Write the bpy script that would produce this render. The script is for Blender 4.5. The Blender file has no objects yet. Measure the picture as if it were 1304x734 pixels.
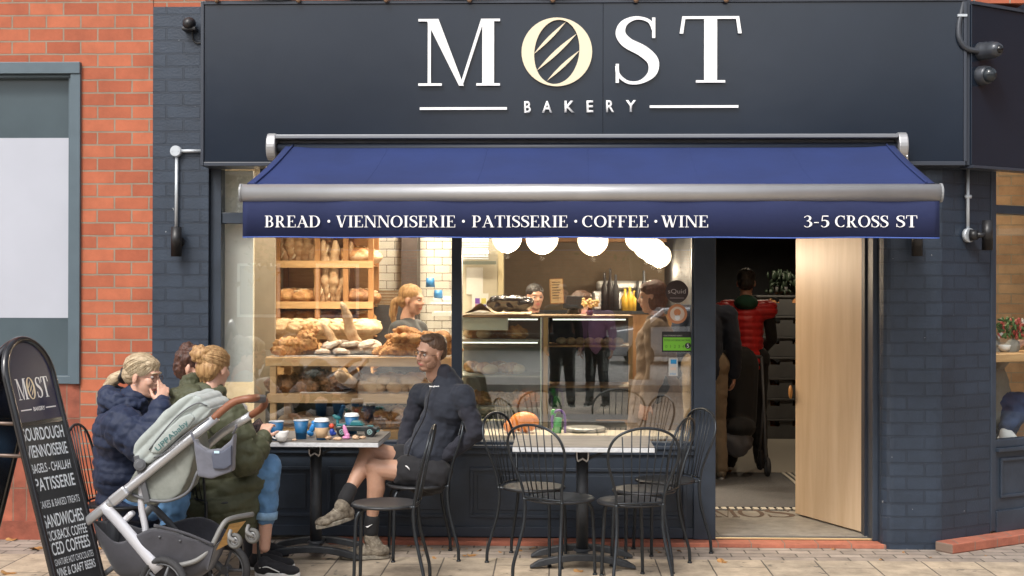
import bpy, bmesh, math, random
from mathutils import Vector, Matrix, Euler, Quaternion, noise
R = math.radians; PI = math.pi
random.seed(7)
scene = bpy.context.scene
C = scene.collection
# ------------------------------------------------------------------ camera
F_PX = 1690.0
CAM = Vector((0.0, -8.6, 1.62)); YAW = R(1.8); PITCH = R(0.17); ROLL = R(0.12)
cd = bpy.data.cameras.new('camera'); cam = bpy.data.objects.new('camera', cd); C.objects.link(cam)
cd.sensor_width = 36; cd.lens = F_PX/1304*36; cd.clip_end = 500; cd.clip_start = 0.05
CROT = Matrix.Rotation(YAW, 3, 'Z') @ Matrix.Rotation(PI/2+PITCH, 3, 'X') @ Matrix.Rotation(ROLL, 3, 'Z')
cam.matrix_world = Matrix.Translation(CAM) @ CROT.to_4x4()
scene.camera = cam
# ------------------------------------------------------------------ world, sun, exposure
w = bpy.data.worlds.new('World'); scene.world = w; w.use_nodes = True
nt = w.node_tree; bg = nt.nodes['Background']
sky = nt.nodes.new('ShaderNodeTexSky'); sky.sky_type = 'NISHITA'; sky.sun_disc = False
SUN_EL, SUN_AZ = R(48), R(205)       # azimuth of the sun, clockwise from +Y: in front of the shop, a little left
sky.sun_elevation = SUN_EL; sky.sun_rotation = SUN_AZ; sky.air_density = 1.0; sky.dust_density = 4.0; sky.ozone_density = 1.0
hs = nt.nodes.new('ShaderNodeHueSaturation'); hs.inputs['Saturation'].default_value = 0.35
wtc = nt.nodes.new('ShaderNodeTexCoord'); wmp = nt.nodes.new('ShaderNodeMapping'); wmp.inputs['Scale'].default_value = (1, 1, 2.4); cln = nt.nodes.new('ShaderNodeTexNoise'); cln.inputs['Scale'].default_value = 2.6; cln.inputs['Detail'].default_value = 6
wmr = nt.nodes.new('ShaderNodeMapRange'); wmr.inputs[1].default_value = 0.35; wmr.inputs[2].default_value = 0.65; wmr.inputs[3].default_value = 0.45; wmr.inputs[4].default_value = 1.7; wsc = nt.nodes.new('ShaderNodeVectorMath'); wsc.operation = 'SCALE'
nt.links.new(wtc.outputs['Generated'], wmp.inputs[0]); nt.links.new(wmp.outputs[0], cln.inputs['Vector']); nt.links.new(cln.outputs['Fac'], wmr.inputs[0])
nt.links.new(sky.outputs[0], hs.inputs['Color']); nt.links.new(hs.outputs[0], wsc.inputs[0]); nt.links.new(wmr.outputs[0], wsc.inputs['Scale']); nt.links.new(wsc.outputs[0], bg.inputs[0]); bg.inputs[1].default_value = 0.15
sl = bpy.data.lights.new('sun', 'SUN'); sl.energy = 1.5; sl.angle = R(13); sl.color = (1, 0.95, 0.88)
so = bpy.data.objects.new('sun', sl); C.objects.link(so)
sdir = Vector((math.sin(SUN_AZ)*math.cos(SUN_EL), math.cos(SUN_AZ)*math.cos(SUN_EL), math.sin(SUN_EL)))
so.rotation_euler = sdir.to_track_quat('Z', 'Y').to_euler()
scene.view_settings.view_transform = 'Standard'; scene.view_settings.look = 'None'
scene.view_settings.gamma = 1; scene.view_settings.use_curve_mapping = False
scene.view_settings.exposure = 0.52
scene.render.resolution_x = 1024; scene.render.resolution_y = 576
scene.render.engine = 'CYCLES'
scene.cycles.max_bounces = 8; scene.cycles.transparent_max_bounces = 12
scene.cycles.sample_clamp_indirect = 4.0

def at(px, py, Y):
    "world point on the plane y=Y seen at photograph pixel (px,py)"
    d = CROT @ Vector(((px-652)/F_PX, -(py-367)/F_PX, -1))
    return CAM + d*((Y-CAM.y)/d.y)
def AX(px, Y=0.0, py=372): return at(px, py, Y).x
def AZ(py, Y=0.0, px=705): return at(px, py, Y).z

# ------------------------------------------------------------------ materials
def lin(c):
    return tuple(((v/255)/12.92 if v/255 <= 0.04045 else ((v/255+0.055)/1.055)**2.4) for v in c)
MATS = {}
def mat(name, col, rough=0.6, metal=0.0, var=0.0, vscale=8.0, bump=0.0, bscale=60.0, spec=0.5, emit=None, estr=0.0,
        col2=None, stretch=(1,1,1), coat=0.0, sheen=0.0, sss=0.0, detail=4.0, wave=None, trans=0.0):
    if name in MATS: return MATS[name]
    m = bpy.data.materials.new(name); m.use_nodes = True
    t = m.node_tree; b = t.nodes['Principled BSDF']
    b.inputs['Base Color'].default_value = (*col, 1); b.inputs['Roughness'].default_value = rough
    b.inputs['Metallic'].default_value = metal; b.inputs['Specular IOR Level'].default_value = spec
    if coat: b.inputs['Coat Weight'].default_value = coat; b.inputs['Coat Roughness'].default_value = 0.15
    if sheen: b.inputs['Sheen Weight'].default_value = sheen
    if trans: b.inputs['Transmission Weight'].default_value = trans
    if sss:
        b.inputs['Subsurface Weight'].default_value = sss; b.inputs['Subsurface Radius'].default_value = (0.012, 0.005, 0.003); b.inputs['Subsurface Scale'].default_value = 1.0
    if emit: b.inputs['Emission Color'].default_value = (*emit, 1); b.inputs['Emission Strength'].default_value = estr
    tc = t.nodes.new('ShaderNodeTexCoord'); mp = t.nodes.new('ShaderNodeMapping'); mp.inputs['Scale'].default_value = stretch
    t.links.new(tc.outputs['Object'], mp.inputs[0])
    if var or col2:
        n = t.nodes.new('ShaderNodeTexNoise'); n.inputs['Scale'].default_value = vscale; n.inputs['Detail'].default_value = detail; n.inputs['Roughness'].default_value = 0.6
        t.links.new(mp.outputs[0], n.inputs['Vector'])
        r = t.nodes.new('ShaderNodeValToRGB')
        a = col; bb = col2
        if not bb: a = tuple(min(1, v*(1-var)) for v in col); bb = tuple(min(1, v*(1+var)) for v in col)
        r.color_ramp.elements[0].color = (*a, 1); r.color_ramp.elements[1].color = (*bb, 1)
        r.color_ramp.elements[0].position = 0.32; r.color_ramp.elements[1].position = 0.68
        t.links.new(n.outputs['Fac'], r.inputs[0]); t.links.new(r.outputs[0], b.inputs['Base Color'])
    last = None
    if wave:
        wv = t.nodes.new('ShaderNodeTexWave'); wv.inputs['Scale'].default_value = wave[0]; wv.bands_direction = wave[1]; wv.inputs['Distortion'].default_value = wave[2]
        wv.inputs['Detail'].default_value = 2; wv.inputs['Detail Scale'].default_value = 1.5
        t.links.new(mp.outputs[0], wv.inputs['Vector'])
        bp = t.nodes.new('ShaderNodeBump'); bp.inputs['Strength'].default_value = wave[3]; bp.inputs['Distance'].default_value = wave[4]
        t.links.new(wv.outputs['Fac'], bp.inputs['Height']); last = bp
    if bump:
        n2 = t.nodes.new('ShaderNodeTexNoise'); n2.inputs['Scale'].default_value = bscale; n2.inputs['Detail'].default_value = 5
        t.links.new(mp.outputs[0], n2.inputs['Vector'])
        bp = t.nodes.new('ShaderNodeBump'); bp.inputs['Strength'].default_value = bump; bp.inputs['Distance'].default_value = 0.01
        t.links.new(n2.outputs['Fac'], bp.inputs['Height'])
        if last: t.links.new(last.outputs[0], bp.inputs['Normal'])
        last = bp
    if last: t.links.new(last.outputs[0], b.inputs['Normal'])
    MATS[name] = m; return m

def brick_mat(name, c1, c2, mortar, bw, bh, ms=0.01, offset=0.5, rough=0.8, depth=0.006, axis='XZ', shift=(0,0), mvar=0.25, paint=False, bump2=0.3, spots=None):
    m = bpy.data.materials.new(name); m.use_nodes = True; t = m.node_tree; b = t.nodes['Principled BSDF']
    b.inputs['Roughness'].default_value = rough
    tc = t.nodes.new('ShaderNodeTexCoord'); sp = t.nodes.new('ShaderNodeSeparateXYZ'); cb = t.nodes.new('ShaderNodeCombineXYZ')
    t.links.new(tc.outputs['UV'], sp.inputs[0])
    ad1 = t.nodes.new('ShaderNodeMath'); ad1.inputs[1].default_value = shift[0]; ad2 = t.nodes.new('ShaderNodeMath'); ad2.inputs[1].default_value = shift[1]
    t.links.new(sp.outputs[0], ad1.inputs[0]); t.links.new(sp.outputs[1], ad2.inputs[0]); t.links.new(ad1.outputs[0], cb.inputs[0]); t.links.new(ad2.outputs[0], cb.inputs[1])
    # slight wobble of the courses
    nz = t.nodes.new('ShaderNodeTexNoise'); nz.inputs['Scale'].default_value = 9; t.links.new(cb.outputs[0], nz.inputs['Vector'])
    mx = t.nodes.new('ShaderNodeVectorMath'); mx.operation = 'SCALE'; mx.inputs['Scale'].default_value = 0.006
    t.links.new(nz.outputs['Color'], mx.inputs[0]); av = t.nodes.new('ShaderNodeVectorMath'); t.links.new(cb.outputs[0], av.inputs[0]); t.links.new(mx.outputs[0], av.inputs[1])
    br = t.nodes.new('ShaderNodeTexBrick'); br.offset = offset
    for k, v in (('Scale', 1), ('Mortar Size', ms/2), ('Mortar Smooth', 0.15), ('Brick Width', bw), ('Row Height', bh), ('Bias', 0)): br.inputs[k].default_value = v
    br.inputs['Color1'].default_value = (*c1, 1); br.inputs['Color2'].default_value = (*c2, 1); br.inputs['Mortar'].default_value = (*mortar, 1)
    t.links.new(av.outputs[0], br.inputs['Vector'])
    n = t.nodes.new('ShaderNodeTexNoise'); n.inputs['Scale'].default_value = 6; n.inputs['Detail'].default_value = 8; n.inputs['Roughness'].default_value = 0.7; t.links.new(cb.outputs[0], n.inputs['Vector'])
    mr = t.nodes.new('ShaderNodeMapRange'); mr.inputs[1].default_value = 0.3; mr.inputs[2].default_value = 0.7; mr.inputs[3].default_value = 1-mvar; mr.inputs[4].default_value = 1+mvar*0.6
    t.links.new(n.outputs['Fac'], mr.inputs[0])
    mu = t.nodes.new('ShaderNodeVectorMath'); mu.operation = 'SCALE'; t.links.new(br.outputs['Color'], mu.inputs[0]); t.links.new(mr.outputs[0], mu.inputs['Scale'])
    t.links.new(mu.outputs[0], b.inputs['Base Color'])
    bp = t.nodes.new('ShaderNodeBump'); bp.invert = True; bp.inputs['Strength'].default_value = 1; bp.inputs['Distance'].default_value = depth
    t.links.new(br.outputs['Fac'], bp.inputs['Height'])
    n3 = t.nodes.new('ShaderNodeTexNoise'); n3.inputs['Scale'].default_value = 70; n3.inputs['Detail'].default_value = 6; t.links.new(cb.outputs[0], n3.inputs['Vector'])
    b2 = t.nodes.new('ShaderNodeBump'); b2.inputs['Strength'].default_value = bump2; b2.inputs['Distance'].default_value = 0.004
    t.links.new(n3.outputs['Fac'], b2.inputs['Height']); t.links.new(bp.outputs[0], b2.inputs['Normal']); t.links.new(b2.outputs[0], b.inputs['Normal'])
    if spots: paint = True
    if paint:   # flakes and scuffs where the paint has gone
        n4 = t.nodes.new('ShaderNodeTexNoise'); n4.inputs['Scale'].default_value = spots[1] if spots else 28; n4.inputs['Detail'].default_value = 3; t.links.new(cb.outputs[0], n4.inputs['Vector'])
        rr = t.nodes.new('ShaderNodeValToRGB'); rr.color_ramp.elements[0].position = spots[2] if spots else 0.745; rr.color_ramp.elements[1].position = (spots[2]+.05) if spots else 0.76
        t.links.new(n4.outputs['Fac'], rr.inputs[0])
        mix = t.nodes.new('ShaderNodeMix'); mix.data_type = 'RGBA'; mix.inputs['B'].default_value = (*spots[0], 1) if spots else (0.32, 0.34, 0.36, 1)
        t.links.new(rr.outputs[0], mix.inputs['Factor']); t.links.new(mu.outputs[0], mix.inputs['A']); t.links.new(mix.outputs['Result'], b.inputs['Base Color'])
    MATS[name] = m; return m

def glass_mat(name='window_glass', tint=(0.97, 0.985, 0.98), refl=0.12, rough=0.0, blend=0.22):
    if name in MATS: return MATS[name]
    m = bpy.data.materials.new(name); m.use_nodes = True; t = m.node_tree; t.nodes.clear()
    o = t.nodes.new('ShaderNodeOutputMaterial'); mx = t.nodes.new('ShaderNodeMixShader'); tr = t.nodes.new('ShaderNodeBsdfTransparent'); gl = t.nodes.new('ShaderNodeBsdfGlossy')
    lw = t.nodes.new('ShaderNodeLayerWeight'); lw.inputs['Blend'].default_value = blend
    mr = t.nodes.new('ShaderNodeMapRange'); mr.inputs[3].default_value = refl; mr.inputs[4].default_value = 0.8
    t.links.new(lw.outputs['Fresnel'], mr.inputs[0]); mr.inputs[1].default_value = 0.05
    tr.inputs[0].default_value = (*tint, 1); gl.inputs['Roughness'].default_value = rough; gl.inputs[0].default_value = (1, 1, 1, 1)
    t.links.new(mr.outputs[0], mx.inputs[0]); t.links.new(tr.outputs[0], mx.inputs[1]); t.links.new(gl.outputs[0], mx.inputs[2]); t.links.new(mx.outputs[0], o.inputs[0])
    MATS[name] = m; return m

# ------------------------------------------------------------------ objects
W = {}      # object -> world matrix
def reg(o, M): W[o.name] = M
def tag(o, label=None, cat=None, group=None, kind=None):
    if label: o['label'] = label
    if cat: o['category'] = cat
    if group: o['group'] = group
    if kind: o['kind'] = kind
    return o
def thing(name, label, cat, loc=(0,0,0), rotz=0.0, group=None):
    o = bpy.data.objects.new(name, None); C.objects.link(o); o.location = loc; o.rotation_euler = (0, 0, rotz); o.empty_display_size = 0.1
    tag(o, label, cat, group); reg(o, Matrix.Translation(Vector(loc)) @ Matrix.Rotation(rotz, 4, 'Z')); return o
def children(o): return [c for c in bpy.data.objects if c.parent == o]
def copy_tree(o, loc, rotz=None, label=None, group=None, M=None):
    kids = KIDS.get(o.name, [])
    c = o.copy(); C.objects.link(c)
    if M is not None: c.matrix_world = M
    else:
        c.location = loc
        if rotz is not None: c.rotation_euler = (0, 0, rotz)
    if label: c['label'] = label
    if group: c['group'] = group
    for k in kids:
        kc = k.copy(); C.objects.link(kc); kc.parent = c
        for g in KIDS.get(k.name, []):
            gc = g.copy(); C.objects.link(gc); gc.parent = kc
    return c
KIDS = {}
def link(o, parent=None):
    C.objects.link(o)
    if parent: o.parent = parent; KIDS.setdefault(parent.name, []).append(o)

class MB:
    def __init__(s): s.v = []; s.f = []; s.mi = []; s.uv = None; s.sm = []
    def add(s, vs, fs, mi=0, smooth=False):
        b = len(s.v); s.v += [Vector(v) for v in vs]; s.f += [tuple(i+b for i in f) for f in fs]; s.mi += [mi]*len(fs); s.sm += [smooth]*len(fs); return s
    def box(s, x0, x1, y0, y1, z0, z1, mi=0, M=None, smooth=False):
        vs = [Vector((x, y, z)) for z in (z0, z1) for y in (y0, y1) for x in (x0, x1)]
        if M is not None: vs = [M @ v for v in vs]
        return s.add(vs, [(0,2,3,1),(4,5,7,6),(0,1,5,4),(2,6,7,3),(0,4,6,2),(1,3,7,5)], mi, smooth)
    def cbox(s, c, size, rot=(0,0,0), mi=0):
        M = Matrix.Translation(Vector(c)) @ Euler(rot).to_matrix().to_4x4(); a, b, d = size[0]/2, size[1]/2, size[2]/2
        return s.box(-a, a, -b, b, -d, d, mi, M)
    def beam(s, p0, p1, w, h, up=(0,0,1), mi=0):
        p0 = Vector(p0); p1 = Vector(p1); d = p1-p0; L = d.length; x = d.normalized(); up = Vector(up); y = up.cross(x).normalized(); z = x.cross(y)
        M = Matrix((( x.x, y.x, z.x, p0.x), (x.y, y.y, z.y, p0.y), (x.z, y.z, z.z, p0.z), (0,0,0,1)))
        return s.box(0, L, -w/2, w/2, -h/2, h/2, mi, M)
    def cyl(s, p0, p1, r0, r1=None, n=14, mi=0, caps=True):
        return s.tube([p0, p1], [r0, r1 if r1 is not None else r0], n, mi, caps)
    def tube(s, pts, r, n=8, mi=0, caps=True, closed=False, flat=None, up=None):
        pts = [Vector(p) for p in pts]; m = len(pts)
        rs = r if isinstance(r, list) else [r]*m
        T = []
        for i in range(m):
            a = pts[(i-1) % m] if (closed or i > 0) else pts[i]; b = pts[(i+1) % m] if (closed or i < m-1) else pts[i]
            d = b-a; T.append(d.normalized() if d.length > 1e-9 else Vector((0,0,1)))
        u = Vector(up) if up else (Vector((0,0,1)) if abs(T[0].z) < 0.9 else Vector((1,0,0)))
        u = (u - T[0]*u.dot(T[0])).normalized(); vs = []
        for i in range(m):
            u = (u - T[i]*u.dot(T[i])); u = u.normalized() if u.length > 1e-6 else T[i].orthogonal().normalized()
            w_ = T[i].cross(u); rr = rs[i]; ra, rb = (rr if isinstance(rr, (list, tuple)) else (rr, rr))
            for k in range(n):
                a = 2*PI*k/n; vs.append(pts[i] + u*(math.cos(a)*ra) + w_*(math.sin(a)*rb))
        fs = []
        for i in range(m if closed else m-1):
            j = (i+1) % m
            for k in range(n): fs.append((i*n+k, i*n+(k+1) % n, j*n+(k+1) % n, j*n+k))
        s.add(vs, fs, mi, True)
        if caps and not closed:
            b = len(s.v)-len(vs); s.f += [tuple(b+k for k in reversed(range(n))), tuple(b+(m-1)*n+k for k in range(n))]; s.mi += [mi, mi]; s.sm += [False, False]
        return s
    def ell(s, c, r, rot=None, nu=16, nv=10, mi=0, fn=None):
        c = Vector(c); r = r if isinstance(r, (list, tuple)) else (r, r, r); vs = []; fs = []
        Rm = rot if isinstance(rot, Matrix) else (Euler(rot).to_matrix() if rot else Matrix.Identity(3))
        for j in range(1, nv):
            th = PI*j/nv
            for i in range(nu):
                ph = 2*PI*i/nu; d = Vector((math.sin(th)*math.cos(ph), math.sin(th)*math.sin(ph), math.cos(th)))
                k = fn(d) if fn else 1.0
                vs.append(c + Rm @ Vector((d.x*r[0]*k, d.y*r[1]*k, d.z*r[2]*k)))
        t = len(vs); vs += [c + Rm @ Vector((0,0,r[2])), c - Rm @ Vector((0,0,r[2]))]
        for j in range(nv-2):
            for i in range(nu): fs.append((j*nu+i, (j+1)*nu+i, (j+1)*nu+(i+1) % nu, j*nu+(i+1) % nu))
        for i in range(nu): fs += [(t, i, (i+1) % nu), (t+1, (nv-2)*nu+(i+1) % nu, (nv-2)*nu+i)]
        return s.add(vs, fs, mi, True)
    def lathe(s, prof, c=(0,0,0), n=24, mi=0, M=None, smooth=True):
        vs = []; fs = []; c = Vector(c); m = len(prof)
        for (r, z) in prof:
            for k in range(n):
                a = 2*PI*k/n; v = Vector((math.cos(a)*max(r, 1e-5), math.sin(a)*max(r, 1e-5), z)); vs.append((M @ v) if M is not None else v+c)
        for i in range(m-1):
            for k in range(n): fs.append((i*n+k, i*n+(k+1) % n, (i+1)*n+(k+1) % n, (i+1)*n+k))
        s.add(vs, fs, mi, smooth); return s
    def prism(s, poly, M, d0, d1, mi=0, flip=False):
        "poly in local (x,y); extruded along local z from d0 to d1; M 4x4"
        n = len(poly); a = sum(poly[i][0]*poly[(i+1) % n][1]-poly[(i+1) % n][0]*poly[i][1] for i in range(n))
        if a < 0: poly = poly[::-1]
        vs = [M @ Vector((x, y, d0)) for x, y in poly] + [M @ Vector((x, y, d1)) for x, y in poly]
        fs = [tuple(reversed(range(n))), tuple(range(n, 2*n))] + [(i, (i+1) % n, n+(i+1) % n, n+i) for i in range(n)]
        return s.add(vs, fs, mi)
    def build(s, name, m, parent=None, bevel=0.0, label=None, cat=None, group=None, kind=None, origin=None, uvplane=None, smooth=None, post=None, local=False, subsurf=0):
        me = bpy.data.meshes.new(name); me.from_pydata([tuple(v) for v in s.v], [], s.f); me.update()
        for i, p in enumerate(me.polygons): p.material_index = s.mi[i]; p.use_smooth = s.sm[i] if smooth is None else smooth
        for mm in (m if isinstance(m, (list, tuple)) else [m]): me.materials.append(mm)
        if uvplane:
            uv = me.uv_layers.new(name='UVMap')
            for p in me.polygons:
                n = p.normal
                for li in p.loop_indices:
                    v = me.vertices[me.loops[li].vertex_index].co
                    if uvplane == 'XY': uv.data[li].uv = (v.x, v.y)
                    elif abs(n.z) > 0.8: uv.data[li].uv = (v.x, v.y)
                    elif callable(uvplane): uv.data[li].uv = uvplane(v, n)
                    elif abs(n.x) > abs(n.y)*1.3: uv.data[li].uv = (v.y, v.z)
                    else: uv.data[li].uv = (v.x, v.z)
        if bevel > 0 or subsurf or post:
            o = bpy.data.objects.new('tmp', me); C.objects.link(o)
            if post: post(o)
            if bevel > 0:
                md = o.modifiers.new('b', 'BEVEL'); md.width = bevel; md.segments = 2; md.limit_method = 'ANGLE'; md.angle_limit = R(40); md.harden_normals = False
            if subsurf:
                md = o.modifiers.new('s', 'SUBSURF'); md.levels = subsurf; md.render_levels = subsurf
            dg = bpy.context.evaluated_depsgraph_get(); dg.update(); nm = bpy.data.meshes.new_from_object(o.evaluated_get(dg)); nm.name = name
            bpy.data.objects.remove(o); bpy.data.meshes.remove(me); me = nm
        o = bpy.data.objects.new(name, me)
        if parent is not None:
            if not local: me.transform(W[parent.name].inverted())
            link(o, parent); reg(o, W[parent.name])
        else:
            if kind != 'structure' and not local and len(me.vertices):
                if origin is None:
                    xs = [v.co.x for v in me.vertices]; ys = [v.co.y for v in me.vertices]; zs = [v.co.z for v in me.vertices]
                    origin = ((min(xs)+max(xs))/2, (min(ys)+max(ys))/2, min(zs))
                if not uvplane:
                    me.transform(Matrix.Translation(-Vector(origin))); o.location = origin
            link(o); reg(o, Matrix.Translation(o.location))
        tag(o, label, cat, group, kind); return o

def catmull(pts, n=8, closed=False):
    P = [Vector(p) for p in pts]; out = []; m = len(P)
    for i in range(m if closed else m-1):
        p0 = P[(i-1) % m] if (closed or i > 0) else P[i]*2-P[i+1]; p1 = P[i]; p2 = P[(i+1) % m]; p3 = P[(i+2) % m] if (closed or i < m-2) else p2*2-p1
        for k in range(n):
            t = k/n; out.append(0.5*((2*p1)+(p2-p0)*t+(2*p0-5*p1+4*p2-p3)*t*t+(3*p1-p0-3*p2+p3)*t*t*t))
    if not closed: out.append(P[-1])
    return out

# voxel-merged organic solids -------------------------------------------------
class Blob(MB):
    def cap(s, p0, p1, r0, r1=None, n=14, mi=0):
        "tapered capsule; radii may be tuples"
        r1 = r0 if r1 is None else r1; p0 = Vector(p0); p1 = Vector(p1)
        s.tube([p0, p1], [r0, r1], n, mi); 
        a = r0 if not isinstance(r0, (tuple, list)) else min(r0); b = r1 if not isinstance(r1, (tuple, list)) else min(r1)
        s.ell(p0, a*0.995, nu=n, nv=8, mi=mi); s.ell(p1, b*0.995, nu=n, nv=8, mi=mi); return s
    def chain(s, pts, rs, n=14):
        for i in range(len(pts)-1): s.cap(pts[i], pts[i+1], rs[i], rs[i+1], n)
        return s
    def solid(s, name, m, parent=None, voxel=0.008, smooth=4, paint=None, disp=None, **kw):
        me = bpy.data.meshes.new(name); me.from_pydata([tuple(v) for v in s.v], [], s.f); me.update()
        o = bpy.data.objects.new('tmp', me); C.objects.link(o)
        md = o.modifiers.new('r', 'REMESH'); md.mode = 'VOXEL'; md.voxel_size = voxel; md.use_smooth_shade = True
        if smooth: sm = o.modifiers.new('s', 'SMOOTH'); sm.iterations = smooth; sm.factor = 0.5
        dg = bpy.context.evaluated_depsgraph_get(); dg.update(); nm = bpy.data.meshes.new_from_object(o.evaluated_get(dg)); nm.name = name
        bpy.data.objects.remove(o); bpy.data.meshes.remove(me)
        for mm in (m if isinstance(m, (list, tuple)) else [m]): nm.materials.append(mm)
        if disp:
            nm.update(); co = [v.co + v.normal*disp(v.co, v.normal) for v in nm.vertices]
            for v, c in zip(nm.vertices, co): v.co = c
            nm.update()
        if paint:
            for p in nm.polygons: p.material_index = paint(p.center, p.normal)
        for p in nm.polygons: p.use_smooth = True
        o = bpy.data.objects.new(name, nm)
        if parent is not None:
            nm.transform(W[parent.name].inverted()); link(o, parent); reg(o, W[parent.name])
        else:
            xs = [v.co for v in nm.vertices]; c = Vector(((min(v.x for v in xs)+max(v.x for v in xs))/2, (min(v.y for v in xs)+max(v.y for v in xs))/2, min(v.z for v in xs)))
            nm.transform(Matrix.Translation(-c)); o.location = c; link(o); reg(o, Matrix.Translation(c))
        tag(o, kw.get('label'), kw.get('cat'), kw.get('group'), kw.get('kind')); return o

# ------------------------------------------------------------------ lettering
TT, th = 0.15, 0.045
def _S(): return [('c', [(.5,.80,th),(.44,.93,th),(.28,.975,th*1.1),(.13,.9,.09),(.085,.75,.125),(.17,.61,.15),(.36,.49,.16),(.49,.34,.145),(.48,.16,.11),(.34,.035,th*1.2),(.18,.03,th),(.06,.14,th),(.04,.27,th)]), ('v',.5,.68,.98,.04), ('v',.045,.02,.3,.04)]
GL = {
 'A': (.80, [('l',.10,0,.40,1,.05),('l',.70,0,.36,1,.155),('h',.2,.56,.34,.045),('h',-.02,.24,.018,.036),('h',.54,.84,.018,.036)]),
 'B': (.68, [('v',.16,0,1,TT),('h',0,.35,.98,.04),('h',0,.36,.02,.04),('h',.16,.36,.52,.04),('a',.34,.75,.19,.23,-90,90,.12),('a',.35,.27,.23,.25,-90,90,.135)]),
 'C': (.74, [('a',.42,.5,.37,.48,52,308,.15),('v',.66,.66,.98,.04),('c',[(.66,.2,.045),(.64,.17,.045),(.60,.11,.045)])]),
 'D': (.82, [('v',.16,0,1,TT),('h',0,.38,.98,.04),('h',0,.38,.02,.04),('a',.38,.5,.36,.48,-90,90,.15)]),
 'E': (.66, [('v',.16,0,1,TT),('h',0,.58,.98,.04),('h',0,.62,.02,.04),('h',.16,.42,.51,.04),('v',.57,.78,1,.04),('v',.61,0,.26,.04),('v',.42,.40,.62,.035)]),
 'F': (.62, [('v',.16,0,1,TT),('h',0,.58,.98,.04),('h',0,.34,.018,.036),('h',.16,.42,.51,.04),('v',.57,.76,1,.04),('v',.42,.40,.62,.035)]),
 'I': (.34, [('v',.17,0,1,TT),('h',0,.34,.982,.036),('h',0,.34,.018,.036)]),
 'K': (.8, [('v',.16,0,1,TT),('h',0,.34,.982,.036),('h',0,.34,.018,.036),('l',.2,.42,.64,1,.05),('l',.66,0,.32,.62,.16),('h',.5,.8,.018,.036),('h',.5,.8,.982,.036)]),
 'M': (1.02, [('v',.12,0,1,.04),('p',[(.075,1),(.235,1),(.56,0),(.50,0)]),('p',[(.51,0),(.545,0),(.82,1),(.78,1)]),('v',.87,0,1,.15),('h',-.02,.28,.018,.036),('h',-.02,.2,.982,.036),('h',.72,1.02,.018,.036),('h',.78,1.02,.982,.036)]),
 'N': (.86, [('v',.12,0,1,.05),('l',.74,0,.17,1,.155),('v',.74,0,1,.05),('h',-.02,.26,.018,.036),('h',-.02,.2,.982,.036),('h',.60,.88,.982,.036)]),
 'O': (.84, [('a',.42,.5,.38,.49,0,360,.15)]),
 'P': (.64, [('v',.16,0,1,TT),('h',0,.36,.98,.04),('h',0,.34,.018,.036),('h',.16,.36,.46,.04),('a',.35,.72,.22,.26,-90,90,.13)]),
 'R': (.76, [('v',.16,0,1,TT),('h',0,.36,.98,.04),('h',0,.34,.018,.036),('h',.16,.36,.49,.04),('a',.35,.735,.20,.245,-90,90,.125),('l',.62,0,.34,.5,.15),('h',.55,.76,.018,.036)]),
 'S': (.56, _S()),
 'T': (.72, [('v',.36,0,1,TT),('h',.03,.69,.98,.04),('h',.19,.53,.018,.036),('l',.02,.74,.05,1,.04),('l',.70,.74,.67,1,.04)]),
 'V': (.78, [('l',.38,0,.12,1,.155),('l',.40,0,.66,1,.05),('h',-.02,.30,.982,.036),('h',.54,.80,.982,.036)]),
 'W': (1.12, [('l',.36,0,.12,1,.15),('l',.38,0,.58,1,.05),('l',.76,0,.54,1,.15),('l',.78,0,1.0,1,.05),('h',-.02,.28,.982,.036),('h',.40,.66,.982,.036),('h',.88,1.14,.982,.036)]),
 '3': (.54, [('c',[(.06,.82,.05),(.14,.93,.05),(.27,.97,.06),(.40,.86,.12),(.40,.70,.12),(.30,.57,.06),(.2,.54,.045)]),('c',[(.2,.54,.045),(.34,.50,.06),(.45,.36,.14),(.44,.18,.14),(.32,.04,.06),(.16,.02,.05),(.05,.13,.06)])]),
 '5': (.54, [('l',.09,.52,.13,.98,.05),('h',.13,.48,.955,.08),('c',[(.1,.55,.045),(.24,.60,.06),(.40,.52,.12),(.45,.34,.15),(.42,.16,.13),(.28,.03,.06),(.14,.03,.05),(.05,.14,.06)])]),
 '-': (.36, [('h',.04,.32,.4,.07)]), '.': (.3, [('a',.15,.42,.03,.03,0,360,.06)]), ' ': (.3, []),
}
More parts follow.
